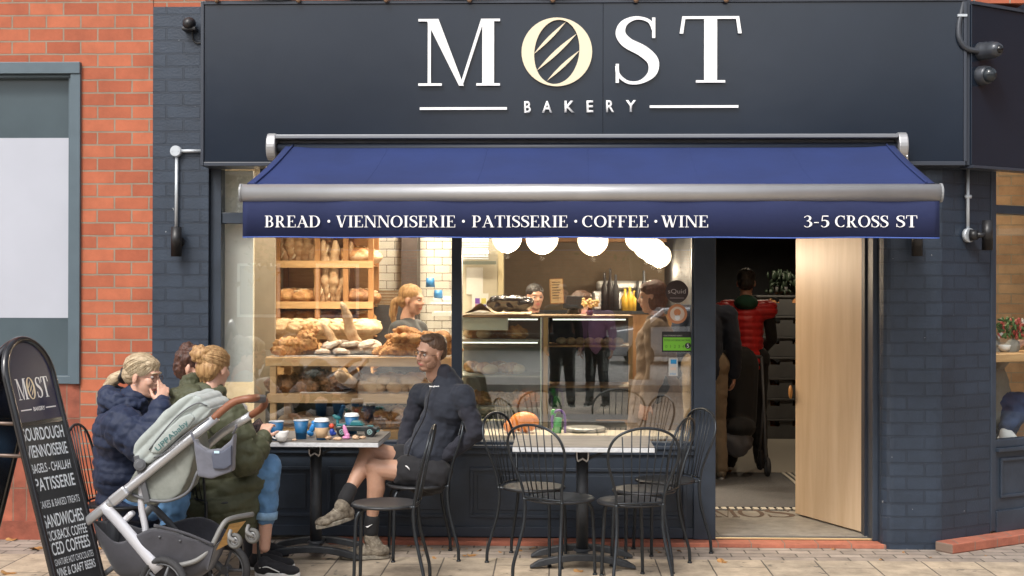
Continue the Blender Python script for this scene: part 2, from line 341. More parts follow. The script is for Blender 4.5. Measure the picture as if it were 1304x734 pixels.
def glyph_polys(ch):
    out = []
    for g in GL[ch][1]:
        k = g[0]
        if k == 'v': _, x, y0, y1, w_ = g; out.append([(x-w_/2,y0),(x+w_/2,y0),(x+w_/2,y1),(x-w_/2,y1)])
        elif k == 'h': _, x0, x1, y, w_ = g; out.append([(x0,y-w_/2),(x1,y-w_/2),(x1,y+w_/2),(x0,y+w_/2)])
        elif k == 'l': _, x0, y0, x1, y1, w_ = g; out.append([(x0-w_/2,y0),(x0+w_/2,y0),(x1+w_/2,y1),(x1-w_/2,y1)])
        elif k == 'p': out.append(list(g[1]))
        elif k in 'ac':
            if k == 'a':
                _, cx, cy, rx, ry, a0, a1, w_ = g; n = max(6, int(abs(a1-a0)/10)); pts = []
                for i in range(n+1):
                    a = R(a0+(a1-a0)*i/n); ww = .045+(w_-.045)*abs(math.cos(a))**1.3
                    kx = math.cos(a); ky = math.sin(a); pts.append((Vector((cx+rx*kx, cy+ry*ky)), Vector((kx, ky)).normalized(), ww))
                qs = [((p-n_*wi*0.75, p+n_*wi*0.25)) for p, n_, wi in pts]
            else:
                c3 = catmull([Vector((a, b, c)) for a, b, c in g[1]], 5); qs = []
                for i, p in enumerate(c3):
                    a = c3[max(i-1, 0)]; b = c3[min(i+1, len(c3)-1)]; t_ = Vector((b.x-a.x, b.y-a.y)).normalized(); n_ = Vector((-t_.y, t_.x)); c_ = Vector((p.x, p.y))
                    qs.append((c_-n_*p.z/2, c_+n_*p.z/2))
            out.append(('strip', qs))
    return out
def serif(mb, text, x, z, h, Y, depth, sx=1.0, track=0.06, M=None, mi=0, fit=None):
    "letters standing on plane y=Y facing -y; returns end x"
    if fit:
        tot = sum(GL[c][0]+track for c in text)-track; sx = fit/(tot*h)
    eps = 0
    base = M if M is not None else Matrix(((1,0,0,0),(0,0,-1,0),(0,1,0,0),(0,0,0,1)))   # local x->x, y->z, z-> -y
    for ch in text:
        for k, pl in enumerate(glyph_polys(ch)):
            eps = (k+1)*0.00025
            if pl and pl[0] == 'strip':
                qs = pl[1]; n = len(qs); vs = []
                for (a, b) in qs:
                    for p in (a, b):
                        for d in (0.0, depth+eps): vs.append(base @ Vector((x+p[0]*h*sx, z+p[1]*h, d-Y)))
                fs = []
                for i in range(n-1):
                    o = i*4; q = o+4
                    fs += [(o+1, q+1, q+3, o+3), (o, o+1, q+1, q)[::-1] if False else (o, q, q+1, o+1), (o+2, o+3, q+3, q+2)]
                fs += [(0,1,3,2), (n*4-4, n*4-2, n*4-1, n*4-3)]
                mb.add(vs, fs, mi)
            else:
                mb.prism([(x+px_*h*sx, z+pz_*h) for px_, pz_ in pl], base, -Y, depth+eps-Y, mi)
        x += (GL[ch][0]+track)*h*sx
    return x
def text_obj(name, body, M, width, height, m, parent=None, bold=0.0, extrude=0.0005, spacing=1.0, align='CENTER', vary=False, **kw):
    cu = bpy.data.curves.new('t', 'FONT'); cu.body = body; cu.size = 1; cu.extrude = 0; cu.offset = bold; cu.space_character = spacing; cu.align_x = 'LEFT'
    o = bpy.data.objects.new('t', cu); C.objects.link(o); dg = bpy.context.evaluated_depsgraph_get(); dg.update()
    me = bpy.data.meshes.new_from_object(o.evaluated_get(dg)); bpy.data.objects.remove(o); bpy.data.curves.remove(cu)
    xs = [v.co.x for v in me.vertices]; ys = [v.co.y for v in me.vertices]; x0, x1, y0, y1 = min(xs), max(xs), min(ys), max(ys)
    sy = height/(y1-y0); sx = width/(x1-x0) if width else sy; ox = {'CENTER': -0.5, 'LEFT': 0, 'RIGHT': -1}[align]
    for v in me.vertices: v.co = Vector(((v.co.x-x0)*sx+ox*(x1-x0)*sx, (v.co.y-y0)*sy, 0))
    me.transform(M); me.name = name; me.materials.clear(); me.materials.append(m)
    o = bpy.data.objects.new(name, me)
    if extrude > 0.0008:
        bm = bmesh.new(); bm.from_mesh(me); r = bmesh.ops.extrude_face_region(bm, geom=bm.faces[:]); nv = (M.to_3x3() @ Vector((0,0,1))).normalized()*extrude
        for e in r['geom']:
            if isinstance(e, bmesh.types.BMVert): e.co += nv
        bm.to_mesh(me); bm.free()
    if parent is not None: me.transform(W[parent.name].inverted()); link(o, parent); reg(o, W[parent.name])
    else: link(o); reg(o, Matrix.Identity(4)); tag(o, **kw)
    return o
def frame_M(origin, xd, yd):
    xd = Vector(xd).normalized(); yd = Vector(yd); yd = (yd-xd*yd.dot(xd)).normalized(); z = xd.cross(yd); o = Vector(origin)
    return Matrix(((xd.x,yd.x,z.x,o.x),(xd.y,yd.y,z.y,o.y),(xd.z,yd.z,z.z,o.z),(0,0,0,1)))
# ------------------------------------------------------------------ materials of the place
NAVY = (0.030, 0.042, 0.062)
m_navy = mat('navy_joinery', NAVY, 0.42, var=0.18, vscale=5, bump=0.08, bscale=40)
m_navyd = mat('navy_dark_trim', (0.02, 0.026, 0.04), 0.5)  # plain darker navy for trim parts
m_fascia = mat('fascia_satin', (0.010, 0.016, 0.028), 0.20, var=0.10, vscale=1.2, bump=0.35, bscale=0.9)
m_white = mat('white_letter', (0.86, 0.86, 0.86), 0.45)
m_gold = mat('gold_letter', (0.78, 0.67, 0.48), 0.45)
m_brick = brick_mat('orange_brick', (0.335, 0.085, 0.040), (0.45, 0.13, 0.062), (0.27, 0.215, 0.16), 0.226, 0.0845, 0.011, shift=(0.03, 0.045), mvar=0.22)
m_soldier = brick_mat('terracotta_block', (0.25, 0.068, 0.040), (0.34, 0.10, 0.056), (0.22, 0.13, 0.09), 0.088, 0.228, 0.009, offset=0.0, mvar=0.4, shift=(0, 0.12))
m_nbrick = brick_mat('navy_painted_brick', (0.028, 0.042, 0.066), (0.024, 0.036, 0.057), (0.021, 0.031, 0.049), 0.226, 0.0845, 0.013, depth=0.011, rough=0.42, paint=True, shift=(0.03, 0.045), bump2=0.45)
m_redtile = brick_mat('red_edging_brick', (0.36, 0.12, 0.075), (0.44, 0.15, 0.09), (0.24, 0.17, 0.13), 0.21, 0.5, 0.008, offset=0.0, mvar=0.35)
m_frame = mat('slate_frame', (0.085, 0.12, 0.145), 0.4, var=0.06)
m_glass = glass_mat(refl=0.15)
m_grey = mat('awning_metal', (0.42, 0.42, 0.43), 0.38, metal=0.6, var=0.04)
m_lgrey = mat('galvanised_conduit', (0.50, 0.54, 0.58), 0.45, metal=0.3)
m_black = mat('black_plastic', (0.015, 0.015, 0.017), 0.4)
m_ply = mat('birch_plywood', (0.52, 0.37, 0.23), 0.38, col2=(0.63, 0.475, 0.32), vscale=2.2, stretch=(5, 5, 0.45), detail=8)
m_steel = mat('brushed_steel', (0.55, 0.55, 0.55), 0.3, metal=1)

# ------------------------------------------------------------------ ground, built as sheets
def slab_mat():
    m = brick_mat('paving_slab', (0.47, 0.375, 0.27), (0.37, 0.305, 0.23), (0.12, 0.10, 0.08), 0.64, 0.32, 0.009, offset=0.5, rough=0.85, depth=0.005, mvar=0.42, spots=((0.11,0.095,0.08), 11, 0.66))
    t = m.node_tree
    return m
m_slab = slab_mat()
m_cob = brick_mat('small_setts', (0.36, 0.30, 0.25), (0.28, 0.23, 0.19), (0.12, 0.10, 0.08), 0.20, 0.105, 0.010, offset=0.5, rough=0.9, depth=0.006, mvar=0.35)
def sheet(name, x0, x1, y0, y1, z, m, uv=None):
    b = MB(); b.add([(x0,y0,z),(x1,y0,z),(x1,y1,z),(x0,y1,z)], [(0,1,2,3)])
    o = b.build(name, m, kind='structure', uvplane=uv or (lambda v, n: (v.y, v.x))); return o
m_earth = mat('earth', (0.09, 0.085, 0.07), 0.95, var=0.2, vscale=2)
m_asph = mat('asphalt', (0.055, 0.055, 0.058), 0.85, var=0.25, vscale=6, bump=0.5, bscale=150)
sheet('ground', -150, 150, -150, 150, -0.16, m_earth)
def slab_uv(v, n): return (v.y, v.x)
b = MB(); b.add([(-9,-7.6,0),(9,-7.6,0),(9,-0.52,0),(-9,-0.52,0)], [(0,1,2,3)]); pav = b.build('pavement', m_slab, kind='structure', uvplane='XY')
for l in pav.data.uv_layers[0].data: l.uv = (l.uv[1]+0.09, l.uv[0]+0.02)
b = MB(); b.add([(-9,-0.52,0.0),(9,-0.52,0.0),(9,3,0.0),(-9,3,0.0)], [(0,1,2,3)]); sett = b.build('sett_strip', m_cob, kind='structure', uvplane='XY')
b = MB(); b.box(-40, 40, -7.75, -7.6, -0.16, 0.004); b.build('kerb', mat('granite_kerb', (0.30,0.30,0.29), 0.8, var=0.2), kind='structure')
sheet('paved_square', -60, 60, -14.5, -7.75, -0.12, mat('pale_setts', (0.30,0.255,0.20), 0.85, var=0.25, vscale=4, bump=0.3, bscale=60))
b = MB(); b.box(-40, 40, -14.65, -14.5, -0.16, 0.0); b.box(-40, 40, -27.9, -14.65, -0.16, -0.004); b.build('far_pavement', mat('grey_flag', (0.30,0.29,0.27), 0.9, var=0.2, vscale=3), kind='structure')
b = MB(); b.box(-40, -9, -7.6, 0.0, -0.15, 0.0); b.box(9, 40, -7.6, 12, -0.15, 0.0); b.build('side_pavement', MATS['grey_flag'], kind='structure')

# ------------------------------------------------------------------ neighbouring brick building
nb = thing('brick_building', 'orange brick building with slate grey framed window at the left of the bakery', 'building', (-3.0, 0.3, 0))
NX = AX(194, -0.05); wx1 = AX(103, -0.05); wz1 = AZ(80, -0.05, 100); wz0 = AZ(489, -0.05, 100); wx0 = -4.3
b = MB()
b.box(wx1, NX, -0.05, 0.25, 0, 4.4); b.box(-6.5, wx1, -0.05, 0.25, wz1, 4.4); b.box(-6.5, wx0, -0.05, 0.25, wz0, wz1)
b.build('wall', m_brick, nb, uvplane=True)
b = MB(); b.box(-6.5, AX(108,-0.05)-0.002, -0.042, 0.25, 0.10, wz0); b.build('panel_wall', m_soldier, nb, uvplane=True)
b = MB(); b.box(-6.5, NX-0.002, -0.058, 0.24, 0.0, 0.12); b.build('plinth', mat('brick_plinth', (0.26,0.075,0.045), 0.85, var=0.3, vscale=6, bump=0.3), nb)
fr = MB(); t_ = 0.065
fr.box(wx1-t_, wx1, -0.075, 0.1, wz0, wz1-0.075); fr.box(wx0, wx1, -0.085, 0.1, wz1-0.075, wz1); fr.box(wx0, wx1-t_, -0.06, 0.1, wz0, wz0+0.05)
fr.box(wx0, wx1-t_-0.001, -0.045, 0.1, wz1-0.095, wz1-0.0755); fr.box(wx1-t_-0.022, wx1-t_-0.0005, -0.045, 0.1, wz0+0.05, wz1-0.0955)
wn = fr.build('window', m_frame, nb, bevel=0.003)
def pane(x0, x1, z0, z1, y, m, name, parent):
    q = MB(); q.box(x0, x1, y, y+0.006, z0, z1); return q.build(name, m, parent)
zA = AZ(176, 0.02, 50); zB = AZ(405, 0.02, 50)
m_pg1 = mat('tinted_pane', (0.075, 0.10, 0.115), 0.12, var=0.1, vscale=2); m_pg2 = mat('frosted_film', (0.42, 0.44, 0.50), 0.35, var=0.04, vscale=1.5)
pane(wx0, wx1-t_-0.022, zA, wz1-0.095, 0.02, m_pg1, 'pane', wn); pane(wx0, wx1-t_-0.022, zB, zA, 0.018, m_pg2, 'frosted_pane', wn); pane(wx0, wx1-t_-0.022, wz0+0.05, zB, 0.02, m_pg1, 'pane', wn)

# ------------------------------------------------------------------ the bakery building
bk = thing('bakery_building', 'navy painted brick shop with large windows and an open doorway', 'building', (0, 0, 0))
PX0 = NX + 0.002; PX1 = AX(268, 0); FZ = 2.44
b = MB(); b.box(PX0, PX1, -0.055, 0.25, 0, AZ(9, -0.055, 220)); b.build('brick_pier', m_nbrick, bk, uvplane=True)
b = MB(); b.box(PX0, 3.0, -0.045, 0.25, AZ(9, -0.055, 220)+0.001, 4.4); b.build('upper_wall', m_brick, bk, uvplane=True)
# bullnosed right pier with the canted corner
CA = R(33); cdv = Vector((math.cos(CA), math.sin(CA), 0)); cnv = Vector((math.sin(CA), -math.cos(CA), 0)); K0 = Vector((AX(1197, -0.15), -0.15, 0))
rx0 = AX(1124, -0.15)
def cant(s, out=0.0, z=0.0): return K0 + cdv*s + cnv*out + Vector((0,0,z))
outline = [(rx0, 0.25), (rx0, -0.06)] + [(rx0+0.07-0.07*math.cos(R(a)), -0.08-0.07*math.sin(R(a))) for a in (15, 35, 55, 75, 90)] + [(K0.x-0.06, -0.15), (K0.x-0.02, -0.147)]
for s in (0.02, 0.06, 0.476): p = cant(s); outline.append((p.x, p.y))
p = cant(0.476, -0.3); outline.append((p.x, p.y))
b = MB(); b.prism(outline, Matrix.Identity(4), 0, 2.52)
def pieruv(v, n):
    if abs(n.x) > 0.95: return (v.y, v.z)
    if v.x > K0.x and n.x > 0.2: return ((v-K0).dot(cdv)+K0.x, v.z)
    return (v.x, v.z)
b.build('corner_pier', m_nbrick, bk, uvplane=pieruv)
# joinery: recess plane y=0
zs = 0.62; zt0 = AZ(285, 0.02, 290); zt1 = AZ(271, 0.02, 290)
x_l0, x_l1 = AX(268), AX(282); x_m0, x_m1 = AX(575), AX(588); x_d0, x_d1 = AX(883), AX(911); x_h0, x_h1 = AX(1110), AX(1126)
fr = MB()
for (a, c, y0) in ((x_l0, x_l1, -0.01), (x_m0, x_m1, 0.0), (x_d0, x_d1, -0.03)): fr.box(a, c, y0, 0.09, zs if a != x_d0 else 0.03, FZ+0.1)
fr.box(x_l1, x_m0, 0.004, 0.086, zt0, zt1); fr.box(x_m1, x_d0, 0.004, 0.086, zt0, zt1)
fr.box(x_l1, x_m0, 0.004, 0.086, zs, zs+0.03); fr.box(x_m1, x_d0, 0.004, 0.086, zs, zs+0.03)
fr.box(AX(330), AX(334), 0.01, 0.08, zt1, FZ+0.1)
wf = fr.build('window_frame', m_navy, bk, bevel=0.004)
for (a, c) in ((x_l1, x_m0), (x_m1, x_d0)):
    pane(a, c, zs+0.03, zt0, 0.045, m_glass, 'pane', wf); pane(a, c, zt1, FZ+0.1, 0.045, m_glass, 'fanlight', wf)
# a beaded edge on the door post, as in the photograph
fr = MB(); fr.box(x_d0-0.012, x_d0-0.001, -0.012, 0.04, zs+0.03, FZ); fr.box(x_h0, x_h1, -0.03, 0.12, 0.03, FZ+0.1); fr.box(x_h1-0.001, x_h1+0.03, -0.05, 0.05, 0.0, FZ)
fr.build('door_frame', m_navy, bk, bevel=0.004)
# stall riser with recessed panels
sr = MB(); sr.box(PX1, x_d0+0.001, 0.0, 0.09, 0.03, zs-0.001)
def panel(x0, x1, z0, z1):
    for (a, c, e, f) in ((x0, x1, z1-0.022, z1), (x0, x1, z0, z0+0.022), (x0, x0+0.022, z0+0.0221, z1-0.0221), (x1-0.022, x1, z0+0.0221, z1-0.0221)): sr.box(a, c, -0.014, -0.0005, e, f)
    sr.box(x0+0.05, x1-0.05, -0.006, -0.0004, z0+0.05, z1-0.05)
zp0, zp1 = AZ(660), AZ(596)
for a, c in ((282, 400), (418, 573), (599, 874)): panel(AX(a), AX(c), zp0, zp1)
sr.box(PX1, x_d0, -0.018, -0.0003, 0.035, 0.10)
sr.build('stall_riser', m_navy, bk, bevel=0.003)
b = MB(); b.box(PX1, x_d0+0.005, -0.045, 0.0035, zs-0.012, zs+0.010); b.box(PX1, x_d0+0.005, -0.025, -0.002, zs-0.05, zs-0.0125)
b.build('sill', m_navy, bk, bevel=0.004)
b = MB(); b.box(x_m1+0.01, x_d0-0.01, 0.09, 0.45, zs+0.04, zs+0.062); b.build('window_ledge', mat('pale_ledge', (0.50,0.45,0.36), 0.5, var=0.1), bk, bevel=0.002)
# red brick step and brass threshold
b = MB(); b.box(AX(420, -0.1), AX(1152, -0.14), -0.135, -0.003, -0.01, 0.028)
b.build('step', m_redtile, bk, bevel=0.006, uvplane=True)
b = MB(); b.box(x_d1, x_h0, -0.002, 0.10, 0.0, 0.030); b.build('threshold', m_navyd, bk)
b = MB(); b.box(x_d1, x_h0, -0.008, 0.004, 0.030, 0.042); b.build('threshold_bar', mat('brass', (0.75,0.62,0.35), 0.35, metal=0.7), bk, bevel=0.002)
# canted kerb of red bricks
b = MB(); M = frame_M(cant(-0.045, 0.0), cdv, -cnv)
b.box(0, 1.6, -0.14, -0.002, 0, 0.062, M=M)
def kuv(v, n):
    q = M.inverted() @ v
    return (q.x, q.z if abs(n.z) < 0.5 else q.y)
b.build('corner_kerb', m_redtile, bk, bevel=0.008, uvplane=kuv)
# canted window on the right
Mc = frame_M(cant(0, 0), cdv, (0,0,1)); Mc = Mc @ Matrix.Identity(4)          # local x along the cant, y up, z outwards
Mi = Matrix(((cdv.x, cnv.x*-1, 0, K0.x), (cdv.y, cnv.y*-1, 0, K0.y), (0,0,1,0), (0,0,0,1)))  # x along, y inwards, z up
ws = 0.478; we = 2.3; cz0 = 0.66; cz1 = 2.14
b = MB()
b.box(ws, ws+0.05, -0.005, 0.09, 0.07, 2.5, M=Mi); b.box(ws+0.05, we, 0.0, 0.08, cz1, cz1+0.055, M=Mi); b.box(ws+0.05, we, 0.0, 0.08, cz0-0.05, cz0, M=Mi); b.box(we, we+0.06, 0, 0.09, 0.07, 2.5, M=Mi)
b.box(ws+0.50, ws+0.55, 0.002, 0.078, cz1+0.055, 2.5, M=Mi)
wc = b.build('window_frame', m_navy, bk, bevel=0.004)
m_glass2 = glass_mat('corner_glass', refl=0.03, blend=0.08)
b = MB(); b.box(ws+0.05, we, 0.04, 0.046, cz0, cz1, M=Mi); b.build('pane', m_glass2, wc)
b = MB(); b.box(ws+0.05, we, 0.04, 0.046, cz1+0.055, 2.5, M=Mi); b.build('fanlight', m_glass2, wc)
b = MB(); b.box(ws+0.05, we, 0.01, 0.09, 0.062, cz0-0.051, M=Mi); b.box(ws+0.05, we, -0.03, 0.0095, cz0-0.075, cz0-0.051, M=Mi); b.box(ws+0.05, we, -0.012, 0.0095, 0.063, 0.20, M=Mi)
for (a, c, e, f) in ((.10,.9,.52,.54), (.10,.9,.28,.30), (.10,.12,.3001,.5199), (.88,.9,.3001,.5199)): b.box(ws+a, ws+c, -0.006, 0.0096, e, f, M=Mi)
b.build('stall_riser', m_navy, bk, bevel=0.003)
b = MB(); b.box(we+0.06, 5, -0.0, 0.3, 0, 2.5, M=Mi); b.box(0.0, 5, 0.0, 0.3, 2.5, 4.4, M=Mi); b.build('corner_wall', m_nbrick, bk, uvplane=True)
b = MB(); b.box(x_d1, x_h0, 0.02, 0.07, FZ-0.02, FZ+0.1); b.box(rx0-0.05, rx0+0.2, 0.12, 0.25, 0, FZ+0.1); b.build('lintel', m_navyd, bk)

# ------------------------------------------------------------------ fascia sign with raised letters
FY = -0.25
fx0, fx1 = AX(257, FY), AX(1229, FY); fz0 = AZ(209, FY, 300); fz1 = AZ(4, FY, 300)
sg = thing('fascia_sign', 'long satin navy fascia board with raised white and gold bakery lettering', 'shop sign', (0, FY+0.1, fz0))
b = MB(); xm = AX(767.5, FY)
b.box(fx0+0.012, xm-0.001, FY, -0.045, fz0+0.012, fz1-0.012); b.box(xm+0.001, fx1-0.012, FY, -0.045, fz0+0.012, fz1-0.012)
b.build('panel', m_fascia, sg, bevel=0.002)
b = MB(); b.box(fx0-0.008, fx0+0.0115, FY-0.012, -0.04, fz0-0.012, fz1+0.01); b.box(fx0+0.012, fx1, FY-0.010, -0.04, fz0-0.014, fz0+0.0115); b.box(fx0+0.012, fx1, FY-0.012, -0.04, fz1-0.0115, fz1+0.012)
b.box(fx1-0.0115, fx1+0.008, FY-0.008, -0.04, fz0+0.012, fz1-0.012)
b.build('frame', mat('fascia_edge', (0.035,0.042,0.058), 0.35), sg, bevel=0.003)
LY = FY-0.022
def sx_(p): return AX(p, LY)
def sz_(p, x=700): return AZ(p, LY, x)
bz = sz_(108, 650); hh = (sz_(24, 585)-sz_(109, 585))
def letter(ch, p0, p1, ytop, ybot, name='letter'):
    q = MB(); serif(q, ch, sx_(p0), sz_(ybot, p0), sz_(ytop, p0)-sz_(ybot, p0), LY+0.012, 0.012, fit=sx_(p1)-sx_(p0)); return q.build(name, m_white, sg)
letter('M', 534, 636, 24.5, 109.5); letter('S', 781, 838, 21, 107.5); letter('T', 865, 944, 21, 105.5)
q = MB(); cxO = (sx_(663.5)+sx_(753.5))/2; czO = (sz_(22.5, 708)+sz_(110, 708))/2; rxo = (sx_(753.5)-sx_(663.5))/2; rzo = (sz_(22.5, 708)-sz_(110, 708))/2
base = Matrix(((1,0,0,cxO),(0,0,-1,LY+0.012),(0,1,0,czO),(0,0,0,1)))
n = 48; vs = []
for k in range(n):
    a = 2*PI*k/n; o = Vector((rxo*math.cos(a), rzo*math.sin(a))); rot = R(-6); ia = a
    i_ = Vector((rxo*0.64*math.cos(ia), rzo*0.955*math.sin(ia))); i_ = Vector((i_.x*math.cos(rot)-i_.y*math.sin(rot)*0.9, i_.x*math.sin(rot)*0.5+i_.y*math.cos(rot)*0.985))
    for p_ in (o, i_):
        for d in (0, 0.012): vs.append(base @ Vector((p_.x, p_.y, d)))
fs = []
for k in range(n):
    a = k*4; c = ((k+1) % n)*4; fs += [(a+1, c+1, c+3, a+3)[::-1], (a, c, c+1, a+1)[::-1], (a+2, a+3, c+3, c+2)[::-1]]
q.add(vs, fs)
for (xa, ya, xb, yb, w_) in ((679, 69, 720, 28, .022), (683, 90, 734, 43, .027), (696, 103, 738, 64, .022)):
    A_ = Vector((sx_(xa)-cxO, sz_(ya,700)-czO)); B_ = Vector((sx_(xb)-cxO, sz_(yb,700)-czO)); d_ = (B_-A_); nn = Vector((-d_.y, d_.x)).normalized(); pts = []
    for t in range(9): s_ = t/8; pts.append(A_+d_*s_+nn*(w_*math.sin(PI*s_)*0.55))
    for t in range(7, 0, -1): s_ = t/8; pts.append(A_+d_*s_-nn*(w_*math.sin(PI*s_)*0.45))
    q.prism([(p.x, p.y) for p in pts], base, 0, 0.0115)
q.build('letter', m_gold, sg)
for a, c, yy in ((534, 645, 138.5), (827, 940, 136)): q = MB(); q.box(sx_(a), sx_(c), LY, LY+0.012, sz_(yy+1.6, a), sz_(yy-1.6, a)); q.build('rule_line', m_white, sg)
for ch, p0, p1 in zip('BAKERY', (667, 690, 718.5, 746.5, 771.5, 796.5), (675.5, 702.5, 731, 755, 781.5, 809.5)):
    text_obj('small_letter', ch, frame_M((sx_(p0), LY+0.008, sz_(144-(p0-667)*0.010, p0)), (1,0,0), (0,0,1)), sx_(p1)-sx_(p0), sz_(129)-sz_(144), m_white, sg, bold=0.02, extrude=0.006, align='LEFT')
# small lamps clipped along the top edge
for px_ in (276, 380, 492, 598, 704, 810, 925):
    b = MB(); c = at(px_, 1, FY-0.03); b.lathe([(0.0, -0.014), (0.012, -0.010), (0.017, 0.0), (0.015, 0.012), (0.008, 0.02), (0.008, 0.05)], c, 12); b.box(c.x-0.01, c.x+0.01, c.y-0.012, -0.2, c.z+0.03, c.z+0.05)
    b.build('fixing_lug', mat('tarnished_copper', (0.32,0.2,0.12), 0.4, metal=0.6), sg)
b = MB(); b.tube([(fx0+0.02+k*(fx1-fx0)/30, FY-0.02+0.004*math.sin(k*2.1), fz1+0.018+0.006*math.sin(k*1.7)) for k in range(30)], 0.006, 6)
b.build('cable', m_black, sg)
# canted return of the fascia
F1 = Vector((AX(1237, FY), FY, 0)); Mf = Matrix(((cdv.x, -cnv.x, 0, F1.x), (cdv.y, -cnv.y, 0, F1.y), (0,0,1,0), (0,0,0,1)))
sg2 = thing('corner_fascia', 'plain dark fascia board turning the corner behind the camera lamps', 'fascia board', (F1.x+0.5, F1.y+0.4, fz0))
b = MB(); b.box(0.0, 4.0, 0.0, 0.10, fz0-0.01, fz1-0.03, M=Mf); b.build('panel', m_fascia, sg2, bevel=0.003)
b = MB(); b.box(0.0, 4.0, -0.012, 0.09, fz0-0.028, fz0-0.0105, M=Mf); b.box(0.0, 4.0, -0.012, 0.09, fz1-0.0295, fz1-0.01, M=Mf); b.build('frame', MATS['fascia_edge'], sg2)
b = MB(); b.box(AX(1231, FY), AX(1237, FY)-0.001, FY+0.012, -0.04, fz0-0.01, fz1+0.01); b.build('corner_trim', m_navyd, sg2)
# soffit under the fascia
b = MB(); b.box(fx0, AX(1229,FY), FY+0.02, -0.003, fz0-0.001, fz0+0.008); b.build('soffit', m_navyd, sg)

# ------------------------------------------------------------------ awning
AY0 = -0.40; AY1 = -1.12
aw = thing('awning', 'navy blue retractable awning with grey front bar and lettered valance', 'awning', (0.2, -0.3, 2.0))
m_cloth = mat('awning_canvas', (0.011, 0.025, 0.108), 0.8, var=0.14, vscale=2.2, bump=0.16, bscale=16)
m_val = mat('valance_canvas', (0.016, 0.026, 0.095), 0.75, var=0.08, vscale=3, bump=0.08, bscale=30)
ax0, ax1 = AX(338, AY0), AX(1157, AY0); cz = AZ(181, AY0)
b = MB(); b.box(ax0+0.06, ax1-0.06, AY0, FY-0.003, AZ(176, AY0), AZ(171, AY0)); b.box(ax0+0.06, ax1-0.06, AY0+0.10, FY-0.004, AZ(190, AY0), AZ(176, AY0)-0.001)
b.build('cassette', mat('cassette_grey', (0.22,0.23,0.25), 0.4, metal=0.4), aw, bevel=0.004)
for xa, xb in ((ax0, ax0+0.058), (ax1-0.058, ax1)):
    b = MB(); prof = [(-0.0, 0.075), (0.10, 0.075), (0.14, 0.05), (0.15, 0.0), (0.145, -0.05), (0.11, -0.085), (0.05, -0.095), (0.0, -0.08)]; prof = [(0.0, 0.07), (0.07, 0.072)]+[(0.09+0.065*math.sin(R(a_)), -0.012+0.084*math.cos(R(a_))) for a_ in range(10, 180, 14)]+[(0.0, -0.09)]
    Mx = Matrix(((0,0,1,0),(-1,0,0,FY-0.004),(0,1,0,cz-0.01),(0,0,0,1)))
    b.prism(prof, Mx, xa, xb); b.build('end_cap', m_grey, aw, bevel=0.008)
b = MB(); b.tube([(ax0+0.06, AY0+0.06, AZ(187, AY0)), (ax1-0.06, AY0+0.06, AZ(187, AY0))], 0.03, 14); b.build('roller', m_navyd, aw)
# fabric: gently sagging, a few mm thick
bx0, bx1 = AX(304, AY1), AX(1201, AY1); bzc = AZ(245.5, AY1); br_ = (AZ(234, AY1)-AZ(257, AY1))/2
def fab(u, t):
    xa = AX(362, AY0)+(AX(1140, AY0)-AX(362, AY0))*u; xb = AX(313, AY1)+(AX(1192, AY1)-AX(313, AY1))*u
    x = xa*(1-t)+xb*t; y = (AY0+0.04)*(1-t)+(AY1+0.02)*t; z = (AZ(187, AY0))*(1-t)+(bzc+br_*0.8)*t
    return Vector((x, y, z - 0.028*math.sin(PI*t)*(0.5+0.5*math.sin(PI*u)) + 0.004*math.sin(u*40)*math.sin(PI*t) + 0.012*math.exp(-((u-0.0)*30)**2)+0.012*math.exp(-((u-1.0)*30)**2)))
b = MB(); NU, NT = 90, 12; vs = [fab(i/NU, j/NT) for j in range(NT+1) for i in range(NU+1)]; vs += [v-Vector((0,0,0.004)) for v in vs]; o2 = (NU+1)*(NT+1); fs = []
for j in range(NT):
    for i in range(NU):
        a = j*(NU+1)+i; fs += [(a, a+NU+1, a+NU+2, a+1), (a+o2, a+1+o2, a+NU+2+o2, a+NU+1+o2)]
for j in range(NT):
    a = j*(NU+1); c = a+NU; fs += [(a, a+o2, a+NU+1+o2, a+NU+1), (c, c+NU+1, c+NU+1+o2, c+o2)]
b.add(vs, fs, 0, True); b.build('canopy', m_cloth, aw)
for u0 in (0.0, 1.0):
    b = MB(); b.tube([fab(abs(u0-0.012), t/10)+Vector((0,0,0.006)) for t in range(11)], (0.006), 6); b.build('hem', m_cloth, aw)
b = MB(); nprof = []
for k in range(20):
    a = 2*PI*k/20; nprof.append((math.cos(a)*0.045, math.sin(a)*br_*(1.0)))
Mx = Matrix(((0,0,1,0),(-1,0,0,AY1+0.03),(0,1,0,bzc),(0,0,0,1)))
b.prism(nprof, Mx, bx0+0.012, bx1-0.012); b.sm = [len(f) == 4 for f in b.f]
b.build('front_bar', m_grey, aw)
for xa, xb in ((bx0, bx0+0.0115), (bx1-0.0115, bx1)):
    b = MB(); b.prism([(x*1.06, y*1.06) for x, y in nprof], Mx, xa, xb); b.build('bar_end_cap', mat('cap_grey', (0.25,0.26,0.27), 0.4), aw)
vx0, vx1 = AX(308, AY1), AX(1197, AY1); vz0, vz1 = AZ(302.5, AY1), bzc-br_+0.004
def valy(u): return AY1+0.012+0.004*math.sin(u*22)+0.003*math.sin(u*61+1)
b = MB(); NV = 120; vs = []
for k in range(NV+1):
    u = k/NV; x = vx0+(vx1-vx0)*u; y = valy(u)
    dz = 0.002*math.sin(u*30)
    vs += [(x, y, vz0+dz), (x, y, vz1), (x, y+0.003, vz1), (x, y+0.003, vz0+dz)]
fs = []
for k in range(NV):
    a = 4*k; c = a+4; fs += [(a, c, c+1, a+1), (a+2, c+2, c+3, a+3), (a, a+3, c+3, c)]
fs += [(0,1,2,3), (4*NV+3, 4*NV+2, 4*NV+1, 4*NV)]
